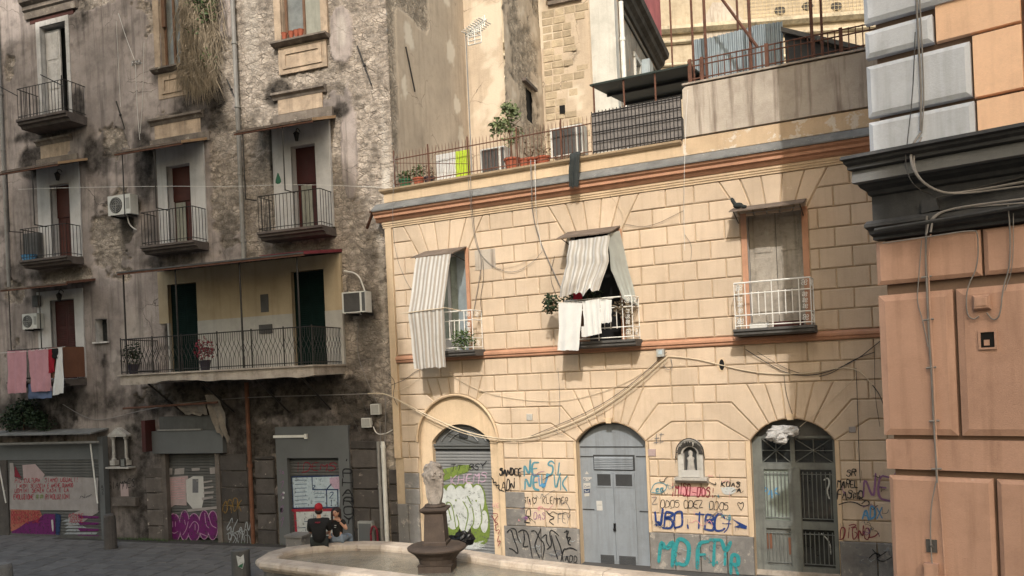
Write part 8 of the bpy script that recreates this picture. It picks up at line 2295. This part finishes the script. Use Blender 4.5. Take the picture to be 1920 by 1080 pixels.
mc_([(1170, 420), (1215, 428), (1282, 395)], .005, 'cable_dark', 'thin dark wire right of the middle canopy')
mc_([(1258, 672), (1262, 690), (1250, 694), (1244, 682)], .008, 'cable_grey', 'small tangled loop under the grey cable box', .06)
mc_([(1640, 660), (1600, 674), (1560, 700), (1536, 706)], .008, 'cable_dark', 'dark wire slanting to the corner of the orange building')
mc_([(1470, 704), (1474, 740), (1490, 790)], .006, 'cable_dark', 'thin dark wire dropping to the glazed door arch')
mc_([(728, 700), (742, 716), (736, 742), (745, 760)], .007, 'cable_dark', 'curled dark wire at the left corner of the yellow building', .12)
F = LF
lc = lambda pts, r, mat, label, w=.06, sm=2: mc_(pts, r, mat, label, w, sm, 'wall_cable', LF)
lc([(35, 355, .8), (120, 352, .9), (300, 349, .9), (440, 350, .7), (560, 345, .9), (735, 352, .15)], .006, 'cable_white', 'thin wire stretched across the second floor balconies', sm=1)
lc([(118, 758), (150, 778), (180, 789), (215, 783), (250, 773), (330, 757), (450, 745), (640, 740), (700, 738)], .014, 'cable_grey', 'long grey cable along the top of the ground floor shops', .12)
lc([(645, 508), (672, 513), (682, 540), (688, 558), (684, 578), (676, 590)], .022, 'cable_white', 'white pipe curving from the balcony to the rusty air conditioner', .12)
lc([(608, 500), (620, 512), (635, 520), (645, 516)], .010, 'cable_dark', 'dark wire above the right green door', .06)
lc([(650, 520), (652, 560), (656, 590)], .008, 'cable_dark', 'thin wire down to the rusty air conditioner', .1)
lc([(672, 610), (668, 660), (690, 720), (712, 765)], .008, 'cable_grey', 'thin wire from the rusty air conditioner to the junction box', .06)
lc([(712, 790), (714, 830), (716, 860)], .012, 'cable_grey', 'cable from the upper junction box to the standpipe', .10)
lc([(700, 800), (706, 814), (722, 814), (736, 806)], .014, 'cable_white', 'white cable leaving the lower junction box', .10)
lc([(722, 737), (723, 790), (721, 830)], .012, 'cable_grey', 'cable feeding the white standpipe', .12)
lc([(222, 25), (236, 70), (252, 112)], .008, 'cable_white', 'white wire slanting across the upper left wall', .08, 1)
lc([(254, 118), (256, 190), (262, 262)], .007, 'cable_white', 'white wire hanging from the insulator on the upper left wall', .08, 1)
lc([(218, 40), (222, 120), (226, 200)], .006, 'cable_white', 'left of two faint wires hanging on the upper left wall', .06, 1)
lc([(270, 80), (268, 180), (263, 250)], .006, 'cable_white', 'right of two faint wires hanging on the upper left wall', .06, 1)
mb = MB()
u, v = LF.uv(256, 117, .06)
for dx in (-.12, 0, .12): mb.lathe([(.03, 0), (.045, .03), (.02, .06), (.04, .09)], (u + dx, -.08, v - .04), 7)
mb.box((u - .2, -.06, v - .06), (u + .2, -.02, v - .03)); mb.build('insulator_bracket', P['old_white'], OB)
lc([(500, 735, .1), (560, 700, .15), (660, 720), (690, 770), (692, 790)], .007, 'cable_dark', 'dark wire drooping under the right end of the long balcony', .06)
lc([(640, 740), (665, 790), (690, 850)], .006, 'cable_dark', 'dark wire dropping beside the grey shop frame', .06)
